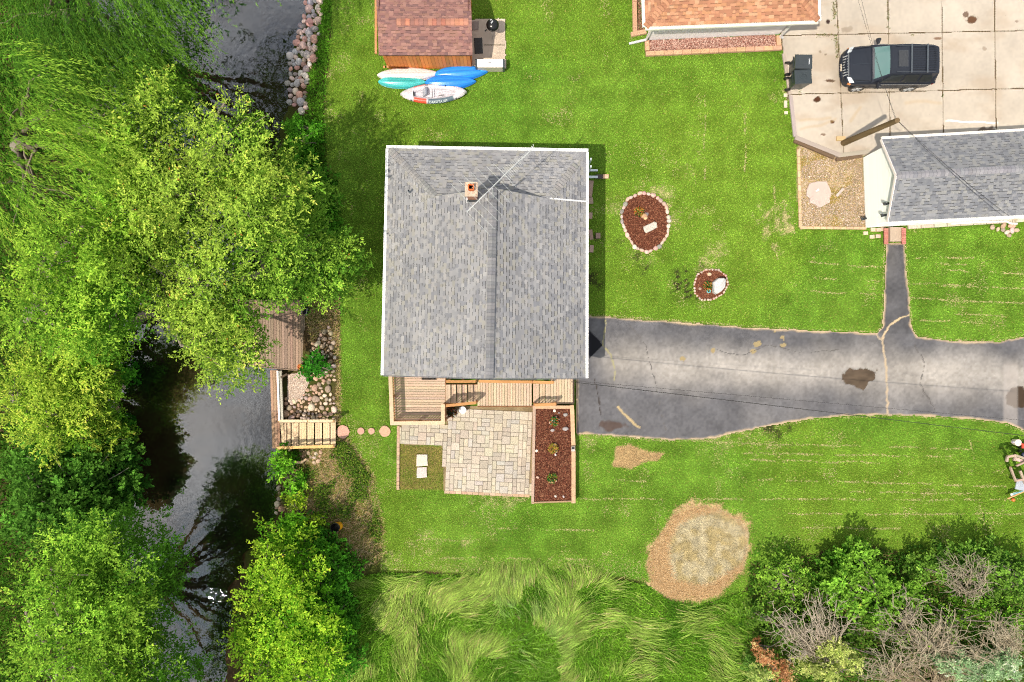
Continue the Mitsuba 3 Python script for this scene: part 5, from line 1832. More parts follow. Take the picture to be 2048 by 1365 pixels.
for X_, w, t_, b_ in zip(xs, hw, zt, zb_):
    half = [(w * .80, b_), (w * .97, b_ + .10), (w, .70), (w * .985, t_ - .12), (w * .90, t_ - .025), (w * .55, t_ + .015), (0, t_ + .03)]
    sec.append([[X_, y, zz] for y, zz in half] + [[X_, -y, zz] for y, zz in half[-2::-1]])
sec = np.array(sec)
ns = sec.shape[1]
V = sec.reshape(-1, 3)
f = [[i * ns + j, i * ns + j + 1, (i + 1) * ns + j + 1, (i + 1) * ns + j] for i in range(len(xs) - 1) for j in range(ns - 1)]
f += [[i * ns + ns - 1, i * ns, (i + 1) * ns, (i + 1) * ns + ns - 1] for i in range(len(xs) - 1)]
tri = np.array([[a, b, c] for a, b, c, d in f] + [[a, c, d] for a, b, c, d in f] + [[0, j + 1, j] for j in range(1, ns - 1)] + [[(len(xs) - 1) * ns, (len(xs) - 1) * ns + j, (len(xs) - 1) * ns + j + 1] for j in range(1, ns - 1)])
tm = trimesh.Trimesh(V, tri)
trimesh.repair.fix_normals(tm)
body = m3.Manifold(m3.Mesh(np.array(tm.vertices, np.float32), np.array(tm.faces, np.uint32)))
WX = (1.42, -1.30)
for wx in WX:
    for sy in (-1, 1):
        body = body - m3.Manifold.cylinder(.36, .43, .43, 28, True).rotate([90, 0, 0]).translate([wx, sy * .86, .37])
q = body.to_mesh()
m = MB().add(G(q.vert_properties[:, :3]), q.tri_verts, PAINT)
m.build(car + '__body', 'car_paint', smooth=False)
# cabin
A_ = [(1.02, .80, 1.12), (.30, .66, 1.66), (-.4, .68, 1.72), (-1.75, .66, 1.70), (-2.12, .60, 1.62), (-2.30, .76, 1.06)]
rails = np.array([[[X_, w, z_], [X_, w * .6, z_ + .03 * (z_ > 1.5)], [X_, 0, z_ + .045 * (z_ > 1.5)], [X_, -w * .6, z_ + .03 * (z_ > 1.5)], [X_, -w, z_]] for X_, w, z_ in A_])
m = MB()
ROOFC = PAINT
for i in range(len(A_) - 1):
    for j in range(4):
        m.quad(*G([rails[i, j], rails[i + 1, j], rails[i + 1, j + 1], rails[i, j + 1]]), PAINT)
for sy in (1, -1):
    low = np.array([[X_, sy * .90, 1.08] for X_ in (1.06, .45, -.4, -1.75, -2.12, -2.26)])
    topr = np.array([[X_, sy * w, z_] for X_, w, z_ in A_])
    for i in range(5):
        m.quad(*G([low[i], low[i + 1], topr[i + 1], topr[i]]), PAINT)
m.build(car + '__roof', 'car_paint')


def strip4(key, pts, col, mat='car_glass', n=(0, 0, 1), h=.012):
    pts = np.array(pts, float)
    c = np.cross(pts[1] - pts[0], pts[2] - pts[0])
    c = unit(c)
    c = c if c @ np.array(n) > 0 else -c
    m = MB()
    hi = pts + c * h
    m.poly(G(hi), col)
    for k in range(len(pts)):
        m.quad(*G([pts[k], pts[(k + 1) % len(pts)], hi[(k + 1) % len(pts)], hi[k]]), col)
    return m.build(car + key, mat)


lerp = lambda a, b, t: np.array(a) * (1 - t) + np.array(b) * t
GLASS = C(88, 126, 124, .75)
m = MB()
wsn = np.array([.6, 0, .8]) * .014
for j in range(4):
    qa, qb = [lerp(rails[0, j], rails[1, j], t) * [1, .95, 1] + wsn for t in (.08, .90)], [lerp(rails[0, j + 1], rails[1, j + 1], t) * [1, .95, 1] + wsn for t in (.08, .90)]
    m.quad(*G([qa[0], qa[1], qb[1], qb[0]]), GLASS)
m.build(car + '__windscreen', 'car_glass')
strip4('__wiper', [(1.00, .72, 1.16), (.92, .72, 1.20), (.92, -.72, 1.20), (1.00, -.72, 1.16)], C(90, 90, 96), 'plastic', h=.03)
DG = C(26, 32, 34, 1.0)
for sy in (1, -1):
    lowf = lambda X_: np.array([X_, sy * .885, 1.13])
    def tp(X_):
        for (x0, w0, z0), (x1, w1, z1) in zip(A_, A_[1:]):
            if x1 <= X_ <= x0:
                t = (X_ - x0) / (x1 - x0)
                return np.array([X_, sy * (w0 + (w1 - w0) * t), z0 + (z1 - z0) * t])
    def sp(X_, t, sh=0):
        lo, hi = np.array([X_, sy * .895, 1.10]), tp(X_)
        return lo + (hi - lo) * t
    for pts in ([(.62, .12), (.25, .80), (-.32, .86), (-.36, .10)], [(-.46, .10), (-.44, .86), (-1.16, .86), (-1.22, .10)], [(-1.32, .12), (-1.28, .86), (-1.80, .82), (-1.98, .16)]):
        strip4('__side_window', [sp(X_, t) for X_, t in pts], DG, n=(0, sy, .5))
    strip4('__trim', [(.7, sy * .943, 1.02), (-1.9, sy * .935, 1.02), (-1.9, sy * .935, 1.05), (.7, sy * .943, 1.05)], C(150, 152, 154), 'galvanised', n=(0, sy, 0))
    strip4('__side_moulding', [(.95, sy * .945, .60), (-.85, sy * .945, .60), (-.85, sy * .945, .68), (.95, sy * .945, .68)], C(50, 54, 60), 'plastic', n=(0, sy, 0))
    for X_ in (.98, -.40, -1.26):
        strip4('__door_seam', [(X_, sy * .946, .40), (X_ - .012, sy * .946, .40), (X_ - .03, sy * .946, .98), (X_ - .018, sy * .946, .98)], C(8, 9, 11, 1.0), 'plastic', n=(0, sy, 0), h=.004)
    strip4('__bonnet_seam', [(2.05, sy * .70, 1.005), (1.0, sy * .80, 1.115), (1.0, sy * .815, 1.112), (2.05, sy * .715, 1.002)], C(8, 9, 11, 1.0), 'plastic', h=.012)
    for X_ in (.40, -.42):
        strip4('__door_handle', [(X_ - .3, sy * .945, .92), (X_ - .5, sy * .945, .92), (X_ - .5, sy * .945, .95), (X_ - .3, sy * .945, .95)], C(60, 64, 70), 'plastic', n=(0, sy, 0), h=.03)
    m = MB()
    hull = m3.Manifold.hull(m3.Manifold.sphere(.06, 12).translate([0, sy * .9, 1.16]) + m3.Manifold.sphere(.08, 12).translate([-.05, sy * 1.10, 1.20]) + m3.Manifold.sphere(.07, 12).translate([.03, sy * 1.12, 1.14]))
    q = hull.translate([.72, 0, 0]).to_mesh()
    m.add(G(q.vert_properties[:, :3]), q.tri_verts, C(36, 38, 44))
    m.build(car + '__mirror', 'car_paint')
    # head and tail lamps
    strip4('__headlight', [(2.20, sy * .56, .935), (2.02, sy * .60, 1.00), (1.86, sy * .84, .995), (2.06, sy * .84, .91)], C(190, 198, 202), 'car_glass', n=(.5, 0, 1), h=.03)
    strip4('__indicator', [(2.13, sy * .80, .88), (1.98, sy * .87, .90), (1.98, sy * .88, .78), (2.13, sy * .82, .78)], C(230, 150, 90), 'plastic', n=(.5, sy, .3), h=.02)
    strip4('__tail_light', [(-2.26, sy * .82, 1.05), (-2.20, sy * .88, 1.05), (-2.22, sy * .87, .80), (-2.28, sy * .80, .80)], C(150, 24, 24), 'car_glass', n=(-1, sy, 0), h=.02)
    m = MB()
    m.beam(G([.1, sy * .60, 1.735]), G([-1.85, sy * .60, 1.735]), .035, .04, C(60, 66, 74))
    m.build(car + '__roof_rail', 'plastic')
strip4('__sunroof', [(.00, .36, 1.755), (-.46, .36, 1.76), (-.46, -.36, 1.76), (.00, -.36, 1.755)], C(14, 17, 22, 1.0), h=.008)
strip4('__sunroof_seal', [(.02, .385, 1.752), (-.48, .385, 1.757), (-.48, -.385, 1.757), (.02, -.385, 1.752)], C(58, 64, 72), 'plastic', h=.006)
for X_ in (-.62, -1.42):
    m = MB()
    m.beam(G([X_, .66, 1.79]), G([X_ - .02, -.66, 1.79]), .06, .035, C(84, 92, 100))
    m.build(car + '__cross_bar', 'plastic')
for k in range(13):
    y = -.5 + k * 1.0 / 12
    m = MB()
    m.beam(G([-.66, y, 1.752 - .02 * abs(y)]), G([-1.95, y, 1.742 - .02 * abs(y)]), .018, .014, C(20, 22, 28))
    m.build(car + '__roof_strip', 'plastic')
for k in range(8):                                             # grille slots and bright bars
    y = -.44 + k * .1257
    strip4('__grille_bar', [(2.33, y - .012, .76), (2.18, y - .012, .955), (2.18, y + .022, .955), (2.33, y + .022, .76)], C(206, 210, 212), 'galvanised', n=(1, 0, .6), h=.02)
strip4('__grille', [(2.325, -.48, .75), (2.17, -.50, .955), (2.17, .50, .955), (2.325, .48, .75)], C(14, 16, 18), 'plastic', n=(1, 0, .6), h=.008)
strip4('__bonnet_trim', [(2.16, -.54, .965), (2.12, -.55, .985), (2.12, .55, .985), (2.16, .54, .965)], C(120, 124, 128), 'galvanised', n=(.4, 0, 1), h=.02)
strip4('__number_plate', [(2.36, -.17, .52), (2.34, -.17, .66), (2.34, .17, .66), (2.36, .17, .52)], C(240, 226, 206), 'plastic', n=(1, 0, .2), h=.03)
m = MB()
for X_, w_ in ((2.2, .6), (-2.22, .66)):
    sg = np.sign(X_)
    hb = m3.Manifold.hull(sum((m3.Manifold.sphere(.12, 12).translate([X_ + sg * dx, y, .54]) for dx, y in ((.08, -.3), (.08, .3), (0, -w_), (0, w_))), m3.Manifold()))
    q = hb.to_mesh()
    m = MB().add(G(q.vert_properties[:, :3]), q.tri_verts, PAINT)
    m.build(car + '__bumper', 'car_paint', smooth=True)
strip4('__bonnet_crease', [(1.95, .012, 1.035), (1.1, .012, 1.135), (1.1, -.012, 1.135), (1.95, -.012, 1.035)], C(46, 54, 66), 'car_paint', h=.012)
strip4('__rear_window', [lerp((-2.12, .56, 1.62), (-2.30, .70, 1.06), .12), lerp((-2.12, .56, 1.62), (-2.30, .70, 1.06), .8), lerp((-2.12, -.56, 1.62), (-2.30, -.70, 1.06), .8), lerp((-2.12, -.56, 1.62), (-2.30, -.70, 1.06), .12)], DG, n=(-1, 0, .3))
m = MB()
m.tube(G([[-2.40, -.16, .9], [-2.42, -.04, .9], [-2.42, .08, .9], [-2.40, .2, .9]]), .03, C(120, 124, 128), 6)
m.build(car + '__rear_emblem_bar', 'galvanised')
for wx in WX:
    for sy in (1, -1):
        w = car + '__wheel'
        m = MB()
        a = np.linspace(0, 2 * np.pi, 29)
        Rw = np.stack([Rc[:, 0], -Rc[:, 2] * -1, Rc[:, 1] * sy], 1)
        Rw = np.stack([Rc[:, 0], Rc[:, 2], sy * Rc[:, 1]], 1)
        m.lathe([(.20, .10), (.25, .12), (.34, .115), (.365, .07), (.365, -.10), (.30, -.12)], G([wx, sy * .83, .37]), C(34, 34, 36), 28, Rw)
        k = m.build(w, 'plastic')
        m = MB()
        m.lathe([(0, .09), (.05, .10), (.06, .075), (.235, .10), (.25, .12)], G([wx, sy * .83, .37]), C(70, 72, 76), 28, Rw)
        for s5 in range(5):
            th_ = s5 * 2 * np.pi / 5
            c5, s_5 = math.cos(th_), math.sin(th_)
            p0, p1 = np.array([.03 * c5, .03 * s_5, .10]), np.array([.235 * c5, .235 * s_5, .115])
            o5 = G([wx, sy * .83, .37])
            m.beam(Rw @ p0 + o5, Rw @ p1 + o5, .085, .03, C(196, 200, 204), up=Rw[:, 2])
        m.build(k + '__rim', 'galvanised')

# ------------------------------------------------------------------ play things at the right edge
t = thing('play_frame', 'weathered wooden play frame with ladder and slide at the right edge', 'play frame')
PW = C(184, 164, 146)
ZPF = 1.1
for a, b, w in (((2015, 914), (2031, 911), .10), ((2031, 911), (2062, 922), .10), ((2015, 914), (2013, 924), .10), ((2031, 911), (2028, 922), .10), ((2021, 936), (2031, 962), .08), ((2031, 962), (2052, 958), .08), ((2040, 942), (2052, 972), .09), ((2033, 932), (2055, 922), .07)):
    m = MB()
    m.beam(P(*a, ZPF), P(*b, ZPF), w, .09, jit(PW, .06))
    m.build(t + '__beam')
for u, v in ((2015, 914), (2031, 911), (2021, 936), (2031, 962), (2052, 958), (2050, 924)):
    m = MB()
    m.beam(P(u, v, 0), P(u, v, ZPF), .09, .09, jit(C(170, 140, 116), .06), up=(1, 0, 0))
    m.build(t + '__post')
for k in range(5):
    m = MB()
    m.beam(P(2034 + k * 3.2, 916 + k * 1.2, ZPF - .12), P(2034 + k * 3.2, 922 + k * 1.2, ZPF - .12), .12, .03, jit(C(214, 186, 178), .05), up=(0, 0, 1))
    m.build(t + '__platform_board')
m = MB()
m.beam(P(2032, 968, .9), P(2060, 974, .9), .5, .05, C(176, 184, 196))
m.beam(P(2036, 975, .6), P(2060, 968, .6), .3, .05, C(206, 220, 226))
m.build(t + '__slide', 'plastic')
for nm, lb, a, b, c in (('blue_paddle', 'pale blue paddle lying by the play frame', (2025, 989), (2060, 979), C(140, 196, 210)), ('wooden_pole', 'long orange wooden pole lying beside the paddle', (2015, 998), (2060, 978), C(226, 176, 120))):
    t = thing(nm, lb, 'pole')
    m = MB().tube([P(*a, .35), P(*b, .45)], .035, c, 8)
    if 'paddle' in nm:
        m.box(P(a[0] + 3, a[1] - .5, .34), [.34, .14, .03], C(220, 226, 226), rz=.3)
    m.build(t, 'plastic')
t = thing('orange_ball', 'small orange ball on the lawn by the play frame', 'ball')
m = MB().add(np.array(trimesh.creation.icosphere(3, .085).vertices) + P(2026.5, 1000, .085), trimesh.creation.icosphere(3).faces, C(232, 120, 60))
m.build(t, 'plastic', smooth=True)
t = thing('cream_bucket', 'cream round tub with a grey handle at the driveway edge', 'tub')
q = P(2027, 884)
m = MB()
m.lathe([(.13, 0), (.16, .30), (.165, .32), (.13, .34), (0, .345)], q, C(236, 220, 206), 22)
m.box(q + [-.19, .02, .26], [.12, .08, .05], C(176, 172, 186), rz=.1)
m.build(t, 'plastic')
t = thing('red_wagon', 'red toy wagon cut by the right edge of the photo', 'toy')
q = P(2048, 890)
m = MB()
tray = m3.Manifold.hull(m3.Manifold.cube([.72, .24, .04], True) + m3.Manifold.cube([.66, .20, .18], True)).translate([q[0], q[1], .34])
m.mesh(tray, C(222, 92, 76))
m.build(t + '__body', 'plastic')
for dx in (-.24, .24):
    for dy in (-.12, .12):
        m = MB().tube([[q[0] + dx, q[1] + dy - .03, .1], [q[0] + dx, q[1] + dy + .03, .1]], .1, C(30, 30, 30), 12)
        m.build(t + '__wheel', 'plastic')
t = thing('toy_car', 'dark blue toy ride-on between the wagon and the play frame', 'toy')
q = P(2043, 908)
bd = m3.Manifold.hull(m3.Manifold.sphere(.16, 16).scale([1.3, .8, .7]).translate([0, 0, .25]) + m3.Manifold.sphere(.13, 16).scale([1, .8, .7]).translate([.3, -.08, .22]))
z_ = bd.to_mesh()
m = MB().add(z_.vert_properties[:, :3] + [q[0], q[1], 0], z_.tri_verts, C(44, 58, 86))
m.build(t + '__body', 'plastic', smooth=True)
m = MB().lathe([(.05, .35), (.07, .38), (.05, .40), (0, .40)], [q[0] - .02, q[1] + .02, 0], C(226, 230, 236), 12)
m.build(t + '__seat', 'plastic')
for dx, dy in ((-.15, .15), (-.15, -.15), (.35, .08), (.35, -.22)):
    m = MB().tube([[q[0] + dx, q[1] + dy - .03, .09], [q[0] + dx, q[1] + dy + .03, .09]], .09, C(24, 24, 26), 12)
    m.build(t + '__wheel', 'plastic')
t = thing('garden_ornament', 'pale and blue grey garden ornament half hidden under the tree', 'garden ornament')
for u, v, s, c in ((654, 486, .16, C(206, 206, 214)), (668, 493, .2, C(60, 70, 90)), (679, 497, .13, C(224, 214, 196))):
    v_, f_ = STONE_VAR[3]
    m = MB().add(v_ * [s / 2 * 1.2, s / 2, s * .7] + P(u, v, .25), f_, c)
    m.build(t + '__figure', 'plastic', smooth=True)
# ------------------------------------------------------------------ lawn grass
gr = np.random.default_rng(61)
KEEP_OUT = [SBED, DRIVE.buffer(.03), SLAB.buffer(.02), Polygon(PP(PATIO_PX)).buffer(.02), GBED, BED1.buffer(-.05), BED2.buffer(-.02), MULCHN, PADS.buffer(-.03), HAYC.buffer(.05), HOUSE, Polygon(PP([(1065, 800), (1152, 800), (1152, 1008), (1060, 1010)])),
            Polygon(PP([(1732, 310), (2200, 300), (2200, 452), (1732, 456)])), Polygon(PP([(1296, 0), (1556, 0), (1558, 68), (1296, 80)])), Polygon(PP([(776, 5), (944, 5), (944, 137), (776, 137)])), Polygon(PP([(800, 745), (1150, 745), (1150, 812), (895, 812), (890, 850), (800, 850)]))]
for g in KEEP_OUT:
    shapely.prepare(g)


def blades(n, poly, r, clip=True):
    x0, y0, x1, y1 = poly.bounds
    x0, x1, y0, y1 = max(x0, -25.6), min(x1, 25.6), max(y0, -17.3), min(y1, 17.3)
    p = np.stack([r.uniform(x0, x1, n), r.uniform(y0, y1, n)], -1)
    ok = inside(poly, p[:, 0], p[:, 1])
    if clip:
        for g in KEEP_OUT:
            ok &= ~inside(g, p[:, 0], p[:, 1])
    return p[ok]


p = blades(900000, LAWN, gr)
p = np.vstack([p, blades(9000, SBED, gr, False) if False else p[:0]])
x, y = p.T
straw, dark = lawn_masks(x, y)
hd = sdist(HAY, x, y) + (n2(x, y, 1.5, 90, 3) - .5) * .9 + gr.normal(0, .2, len(x))
burn = (hd < 0) | inside(STRAW, x, y)
keep = gr.random(len(x)) > np.maximum(dark * .9, np.where(burn, .35, 0))
x, y, straw, burn = x[keep], y[keep], straw[keep], burn[keep]
n = len(x)
col = lawn_base(x, y) * np.exp(gr.normal(0.13, .29, n))[:, None] * (1 + gr.normal(0, .05, (n, 3)))
yel = gr.random(n) < .03
col[yel] = C(196, 186, 104) * gr.uniform(.7, 1.1, (yel.sum(), 1))
dead = gr.random(n) < straw * 1.3
col[dead] = STRAWC * gr.uniform(.75, 1.1, (dead.sum(), 1))
col[burn] = C(212, 180, 132) * gr.uniform(.7, 1.15, (burn.sum(), 1))
th, tilt = gr.uniform(0, 2 * np.pi, n), gr.uniform(.5, 1.25, n)
L, W = gr.uniform(.05, .105, n) * np.where(burn, 1.7, 1), gr.uniform(.014, .026, n)
h = np.stack([np.cos(th), np.sin(th), th * 0], -1)
s = np.stack([-np.sin(th), np.cos(th), th * 0], -1)
o = np.stack([x, y, ground_z(x, y) + .002], -1)
tip = o + h * (L * np.sin(tilt))[:, None] + np.array([0, 0, 1]) * (L * np.cos(tilt))[:, None]
v = np.stack([o - s * W[:, None] / 2, o + s * W[:, None] / 2, tip], 1).reshape(-1, 3)
f = np.arange(3 * n).reshape(-1, 3)
scene['lawn_grass'] = mikit.ply((v, f), 'earth', color=np.repeat(np.clip(col, .004, .8), 3, 0))
tag('lawn_grass', 'short mown green grass covering the lawn', 'grass', kind='stuff')


def patch(key, poly, n, r, colour, L, W, tilt=(.4, 1.2), label=None, cat='grass', direction=None, spread=6.28, seg=1, z=ground_z):
    p = blades(n, poly, r, False)
    x, y = p.T
    n = len(x)
    th = (direction(x, y) if direction else 0) + r.uniform(-spread / 2, spread / 2, n)
    tl = r.uniform(*tilt, n)
    L, W = r.uniform(*L, n), r.uniform(*W, n)
    h = np.stack([np.cos(th), np.sin(th), th * 0], -1)
    s = np.stack([-np.sin(th), np.cos(th), th * 0], -1)
    up = np.array([0, 0, 1.0])
    o = np.stack([x, y, z(x, y)], -1)
    col = np.clip(colour(x, y, n), .004, .8)
    if seg == 1:
        tip = o + h * (L * np.sin(tl))[:, None] + up * (L * np.cos(tl))[:, None]
        v = np.stack([o - s * W[:, None] / 2, o + s * W[:, None] / 2, tip], 1).reshape(-1, 3)
        f = np.arange(3 * n).reshape(-1, 3)
        c = np.repeat(col, 3, 0)
    else:                                                      # arching blade: rises, then lies over
        q1 = o + (h * .25 + up * .55 * (1.3 - tl)[:, None]) * L[:, None] * .5
        q2 = o + (h * .68 + up * .62 * (1.3 - tl)[:, None]) * L[:, None] * .75
        q3 = o + h * L[:, None] + up * (.34 * (1.3 - tl) * L)[:, None]
        w = s * W[:, None] / 2
        v = np.stack([o - w * .6, o + w * .6, q1 - w, q1 + w, q2 - w * .8, q2 + w * .8, q3], 1).reshape(-1, 3)
        b = np.arange(n)[:, None] * 7
        f = np.stack([b + [0, 1, 3], b + [0, 3, 2], b + [2, 3, 5], b + [2, 5, 4], b + [4, 5, 6]], 1).reshape(-1, 3)
        c = np.repeat(col, 7, 0) * np.tile([.95, .95, 1.0, 1.0, 1.0, 1.0, 1.06], n)[:, None]
    scene[key] = mikit.ply((v, f), 'leaf' if seg > 1 else 'earth', color=np.clip(c, .003, .85))
    return tag(key, label, cat, kind='stuff')


pick = lambda pal, r: (lambda x, y, n: np.array(pal)[r.integers(0, len(pal), n)] * (1 + r.normal(0, .15, n))[:, None])
patch('hay', HAYC, 40000, gr, lambda x, y, n: (lambda q: (C(220, 208, 172) * q + C(208, 190, 140) * (1 - q)) * np.where(gr.random((n, 1)) < .18, .5, 1) * gr.uniform(.65, 1.15, (n, 1)) * (.7 + .6 * n2(x, y, 5, 73, 2))[:, None])(sstep(.3, .6, n2(x, y, 2.6, 71))[:, None]), (.06, .14), (.014, .026), (.9, 1.45), 'round patch of dry flattened hay on the lawn', 'hay')
HAYR = HAY.difference(HAYC)
shapely.prepare(HAYR)
HAYB = HAY.buffer(-.1).difference(HAYC.buffer(-.1))
shapely.prepare(HAYB)
patch('dry_grass', HAYB, 34000, gr, pick([C(222, 190, 144), C(208, 170, 122), C(230, 202, 158), C(196, 158, 114)], gr), (.10, .26), (.012, .022), (.8, 1.4), 'orange tan dead grass rimming the hay patch', 'grass')
patch('bed_grass', SBED, 7000, gr, pick([C(150, 150, 70), C(120, 138, 54), C(170, 150, 96), C(140, 120, 84), C(96, 124, 44)], gr), (.04, .1), (.014, .026), (.5, 1.3), 'sparse weedy grass in the small square bed', 'grass')
dryb = dry.buffer(.45)
shapely.prepare(dryb)
patch('bank_grass', dryb, 20000, gr, lambda x, y, n: np.where((gr.random(n) < .55)[:, None], np.array([C(196, 170, 124), C(170, 144, 104), C(214, 190, 150), C(140, 112, 84)])[gr.integers(0, 4, n)], np.array([C(104, 128, 50), C(130, 140, 60), C(80, 110, 40)])[gr.integers(0, 3, n)]), (.10, .38), (.010, .024), (.8, 1.45), 'dry straw and weeds on the bare bank by the bucket', 'grass')
GB2 = GBED.buffer(-.05)
shapely.prepare(GB2)
patch('bed_weeds', GB2, 5200, gr, pick([C(190, 160, 96), C(160, 150, 70), C(150, 120, 76), C(120, 136, 56), C(206, 176, 120)], gr), (.05, .14), (.012, .024), (.6, 1.4), 'dry weeds growing through the gravel by the cottage', 'weeds')

DRYP = dry.buffer(.3)
shapely.prepare(DRYP)
q = blades(26000, DRYP, gr, False)
q = q[gr.random(len(q)) < sstep(.45, .75, n2(q[:, 0], q[:, 1], 1.1, 241, 3))]
m = MB()
th = gr.uniform(0, 6.28, len(q))
m.add(*leaf_arrays(np.column_stack([q, ground_z(q[:, 0], q[:, 1]) + gr.uniform(.02, .22, len(q))]), np.stack([np.cos(th), np.sin(th), gr.uniform(-.2, .7, len(q))], -1), np.array([0, 0, 1.0]) + gr.normal(0, .4, (len(q), 3)),
                   gr.uniform(.08, .16, len(q)), gr.uniform(.03, .06, len(q)), np.array([C(90, 130, 44), C(120, 160, 56), C(150, 176, 70), C(70, 108, 40)])[gr.integers(0, 4, len(q))]))
for _ in range(90):
    a = P(gr.uniform(580, 745), gr.uniform(905, 1110), .05)
    if inside(DRYP, a[0], a[1]):
        a[2] = ground_z([a[0]], [a[1]])[0] + .06
        t_ = gr.uniform(0, 6.28)
        l_ = gr.uniform(.2, .8)
        m.tube([a, a + [math.cos(t_) * l_ * .5, math.sin(t_) * l_ * .5, gr.uniform(.02, .15)], a + [math.cos(t_ + .2) * l_, math.sin(t_ + .2) * l_, .02]], .009, jit(C(206, 186, 156), .15), 4)
tag(m.build('bank_brush', 'leaf'), 'leafy weeds and dead twigs scattered on the bare bank', 'weeds', kind='stuff')

# tall lodged grass along the bottom edge
TALL = Polygon(PP([(690, 1160), (760, 1146), (900, 1150), (1050, 1146), (1120, 1142), (1200, 1158), (1290, 1168), (1330, 1195), (1390, 1214), (1450, 1196), (1500, 1180), (1525, 1230), (1500, 1300), (1490, 1420), (650, 1420), (680, 1300), (660, 1210)]))
shapely.prepare(TALL)


def swirl(x, y):
    u, v = x * F / H + CU, CV - y * F / H
    a = .62 + .5 * np.sin((u - 760) / 160.0) + (n2(x, y, .45, 201, 2) - .5) * 3.2
    a = a - 1.2 * np.exp(-((u - 1080) / 80) ** 2 - ((v - 1300) / 60) ** 2)
    return np.where(u > 1150, a - .9 * sstep(1150, 1250, u) * sstep(1290, 1180, v), a)


def flow_amount(x, y):
    u, v = x * F / H + CU, CV - y * F / H
    core = np.exp(-((u - 960) / 250) ** 2 - ((v - 1260) / 120) ** 2) + .9 * np.exp(-((u - 1190) / 80) ** 2 - ((v - 1185) / 35) ** 2) + .28 * np.exp(-((u - 1420) / 60) ** 2 - ((v - 1300) / 60) ** 2) + .3 * np.exp(-((u - 700) / 60) ** 2 - ((v - 1210) / 50) ** 2)
    return core * (.05 + 1.5 * sstep(.49, .60, n2(x, y, .8, 203, 3)))


patch('meadow_undergrowth', TALL, 150000, gr, lambda x, y, n: (lambda q: (C(60, 112, 28) * (1 - q) + C(140, 190, 60) * q) * np.exp(gr.normal(0, .38, (n, 1))))(n2(x, y, 1.3, 205, 3)[:, None]),
      (.10, .24), (.03, .065), (.25, 1.2), 'dense green weeds under the tall grass at the bottom edge', 'weeds')
q = blades(105000, TALL, gr, False)
fa = flow_amount(q[:, 0], q[:, 1])
q = q[gr.random(len(q)) < fa * .85]
_blades = blades


def blades(n, poly, r, clip=True):
    return q if n == -1 else _blades(n, poly, r, clip)


def tallc(x, y, n):
    u, v = x * F / H + CU, CV - y * F / H
    blue = np.clip(.5 * np.exp(-((u - 1040) / 55) ** 2 - ((v - 1215) / 40) ** 2) + .5 * np.exp(-((u - 1055) / 55) ** 2 - ((v - 1300) / 60) ** 2), 0, 1) * sstep(.25, .5, n2(x, y, 1.2, 207))
    t = n2(x, y, .9, 209)[:, None]
    c = C(186, 208, 108) * t + C(140, 184, 70) * (1 - t)
    c = c * (1 - blue[:, None]) + C(128, 178, 112) * blue[:, None]
    c = np.where(gr.random((n, 1)) < .07, C(206, 190, 140), c)
    return c * np.exp(gr.normal(0, .28, (n, 1))) * (.6 + .8 * n2(x, y, 3.5, 211, 2))[:, None]


patch('tall_grass', TALL, -1, gr, tallc, (.36, .85), (.014, .028), (.5, 1.12), 'tall pale green grass blown flat in swirls at the bottom edge', 'grass', direction=swirl, spread=.7, seg=3)

# strip of rough grass along the creek bank, left of the lawn
STRIP = Polygon(PP([(640, -40), (664, -40), (664, 60), (656, 150), (650, 260), (660, 380), (682, 520), (640, 600), (560, 560), (545, 420), (552, 300), (575, 232), (616, 226), (612, 190), (618, 140), (634, 100)], -.3))
shapely.prepare(STRIP)
patch('bank_weeds', STRIP, 26000, gr, lambda x, y, n: (lambda q: (C(52, 104, 30) * (1 - q) + C(120, 178, 50) * q) * np.exp(gr.normal(0, .3, (n, 1))))(n2(x, y, 1.4, 215, 3)[:, None]), (.12, .30), (.03, .06), (.3, 1.2), 'rough green weeds between the riprap stones and the lawn', 'weeds')
MID = Polygon(PP([(600, 600), (680, 560), (684, 850), (668, 850), (676, 760), (660, 650), (620, 690)], -.1))
shapely.prepare(MID)
patch('bank_straw', MID, 9000, gr, lambda x, y, n: np.where((gr.random(n) < .6)[:, None], np.array([C(206, 178, 130), C(180, 150, 106), C(220, 196, 156)])[gr.integers(0, 3, n)], np.array([C(120, 140, 56), C(150, 150, 70)])[gr.integers(0, 2, n)]), (.08, .24), (.012, .024), (.7, 1.4), 'dry straw along the rocky lawn edge by the dock', 'grass')

THK = Polygon(PP([(1500, 1130), (1640, 1110), (1740, 1095), (1860, 1120), (2100, 1110), (2100, 1420), (1480, 1420), (1490, 1280)]))
shapely.prepare(THK)
patch('thicket_weeds', THK, 70000, gr, lambda x, y, n: np.where((gr.random(n) < .8)[:, None], (lambda q: (C(46, 92, 28) * (1 - q) + C(110, 160, 52) * q) * np.exp(gr.normal(0, .35, (n, 1))))(n2(x, y, 1.0, 231, 3)[:, None]), C(150, 130, 90)), (.15, .40), (.025, .06), (.2, 1.2), 'green weeds on the ground under the thicket', 'weeds')

# left bank ground cover below the trees
WESTB = Polygon(PP([(-60, -60), (200, -60), (215, 200), (230, 400), (258, 560), (262, 660), (245, 740), (250, 830), (250, 900), (240, 980), (232, 1080), (270, 1200), (290, 1420), (-60, 1420)], -.6))
shapely.prepare(WESTB)
patch('west_bank_weeds', WESTB, 60000, gr, lambda x, y, n: (lambda q: (C(40, 86, 24) * (1 - q) + C(96, 150, 44) * q) * np.exp(gr.normal(0, .3, (n, 1))))(n2(x, y, 1.1, 217, 3)[:, None]), (.15, .40), (.03, .07), (.2, 1.2), 'leafy weeds on the far creek bank below the trees', 'weeds')

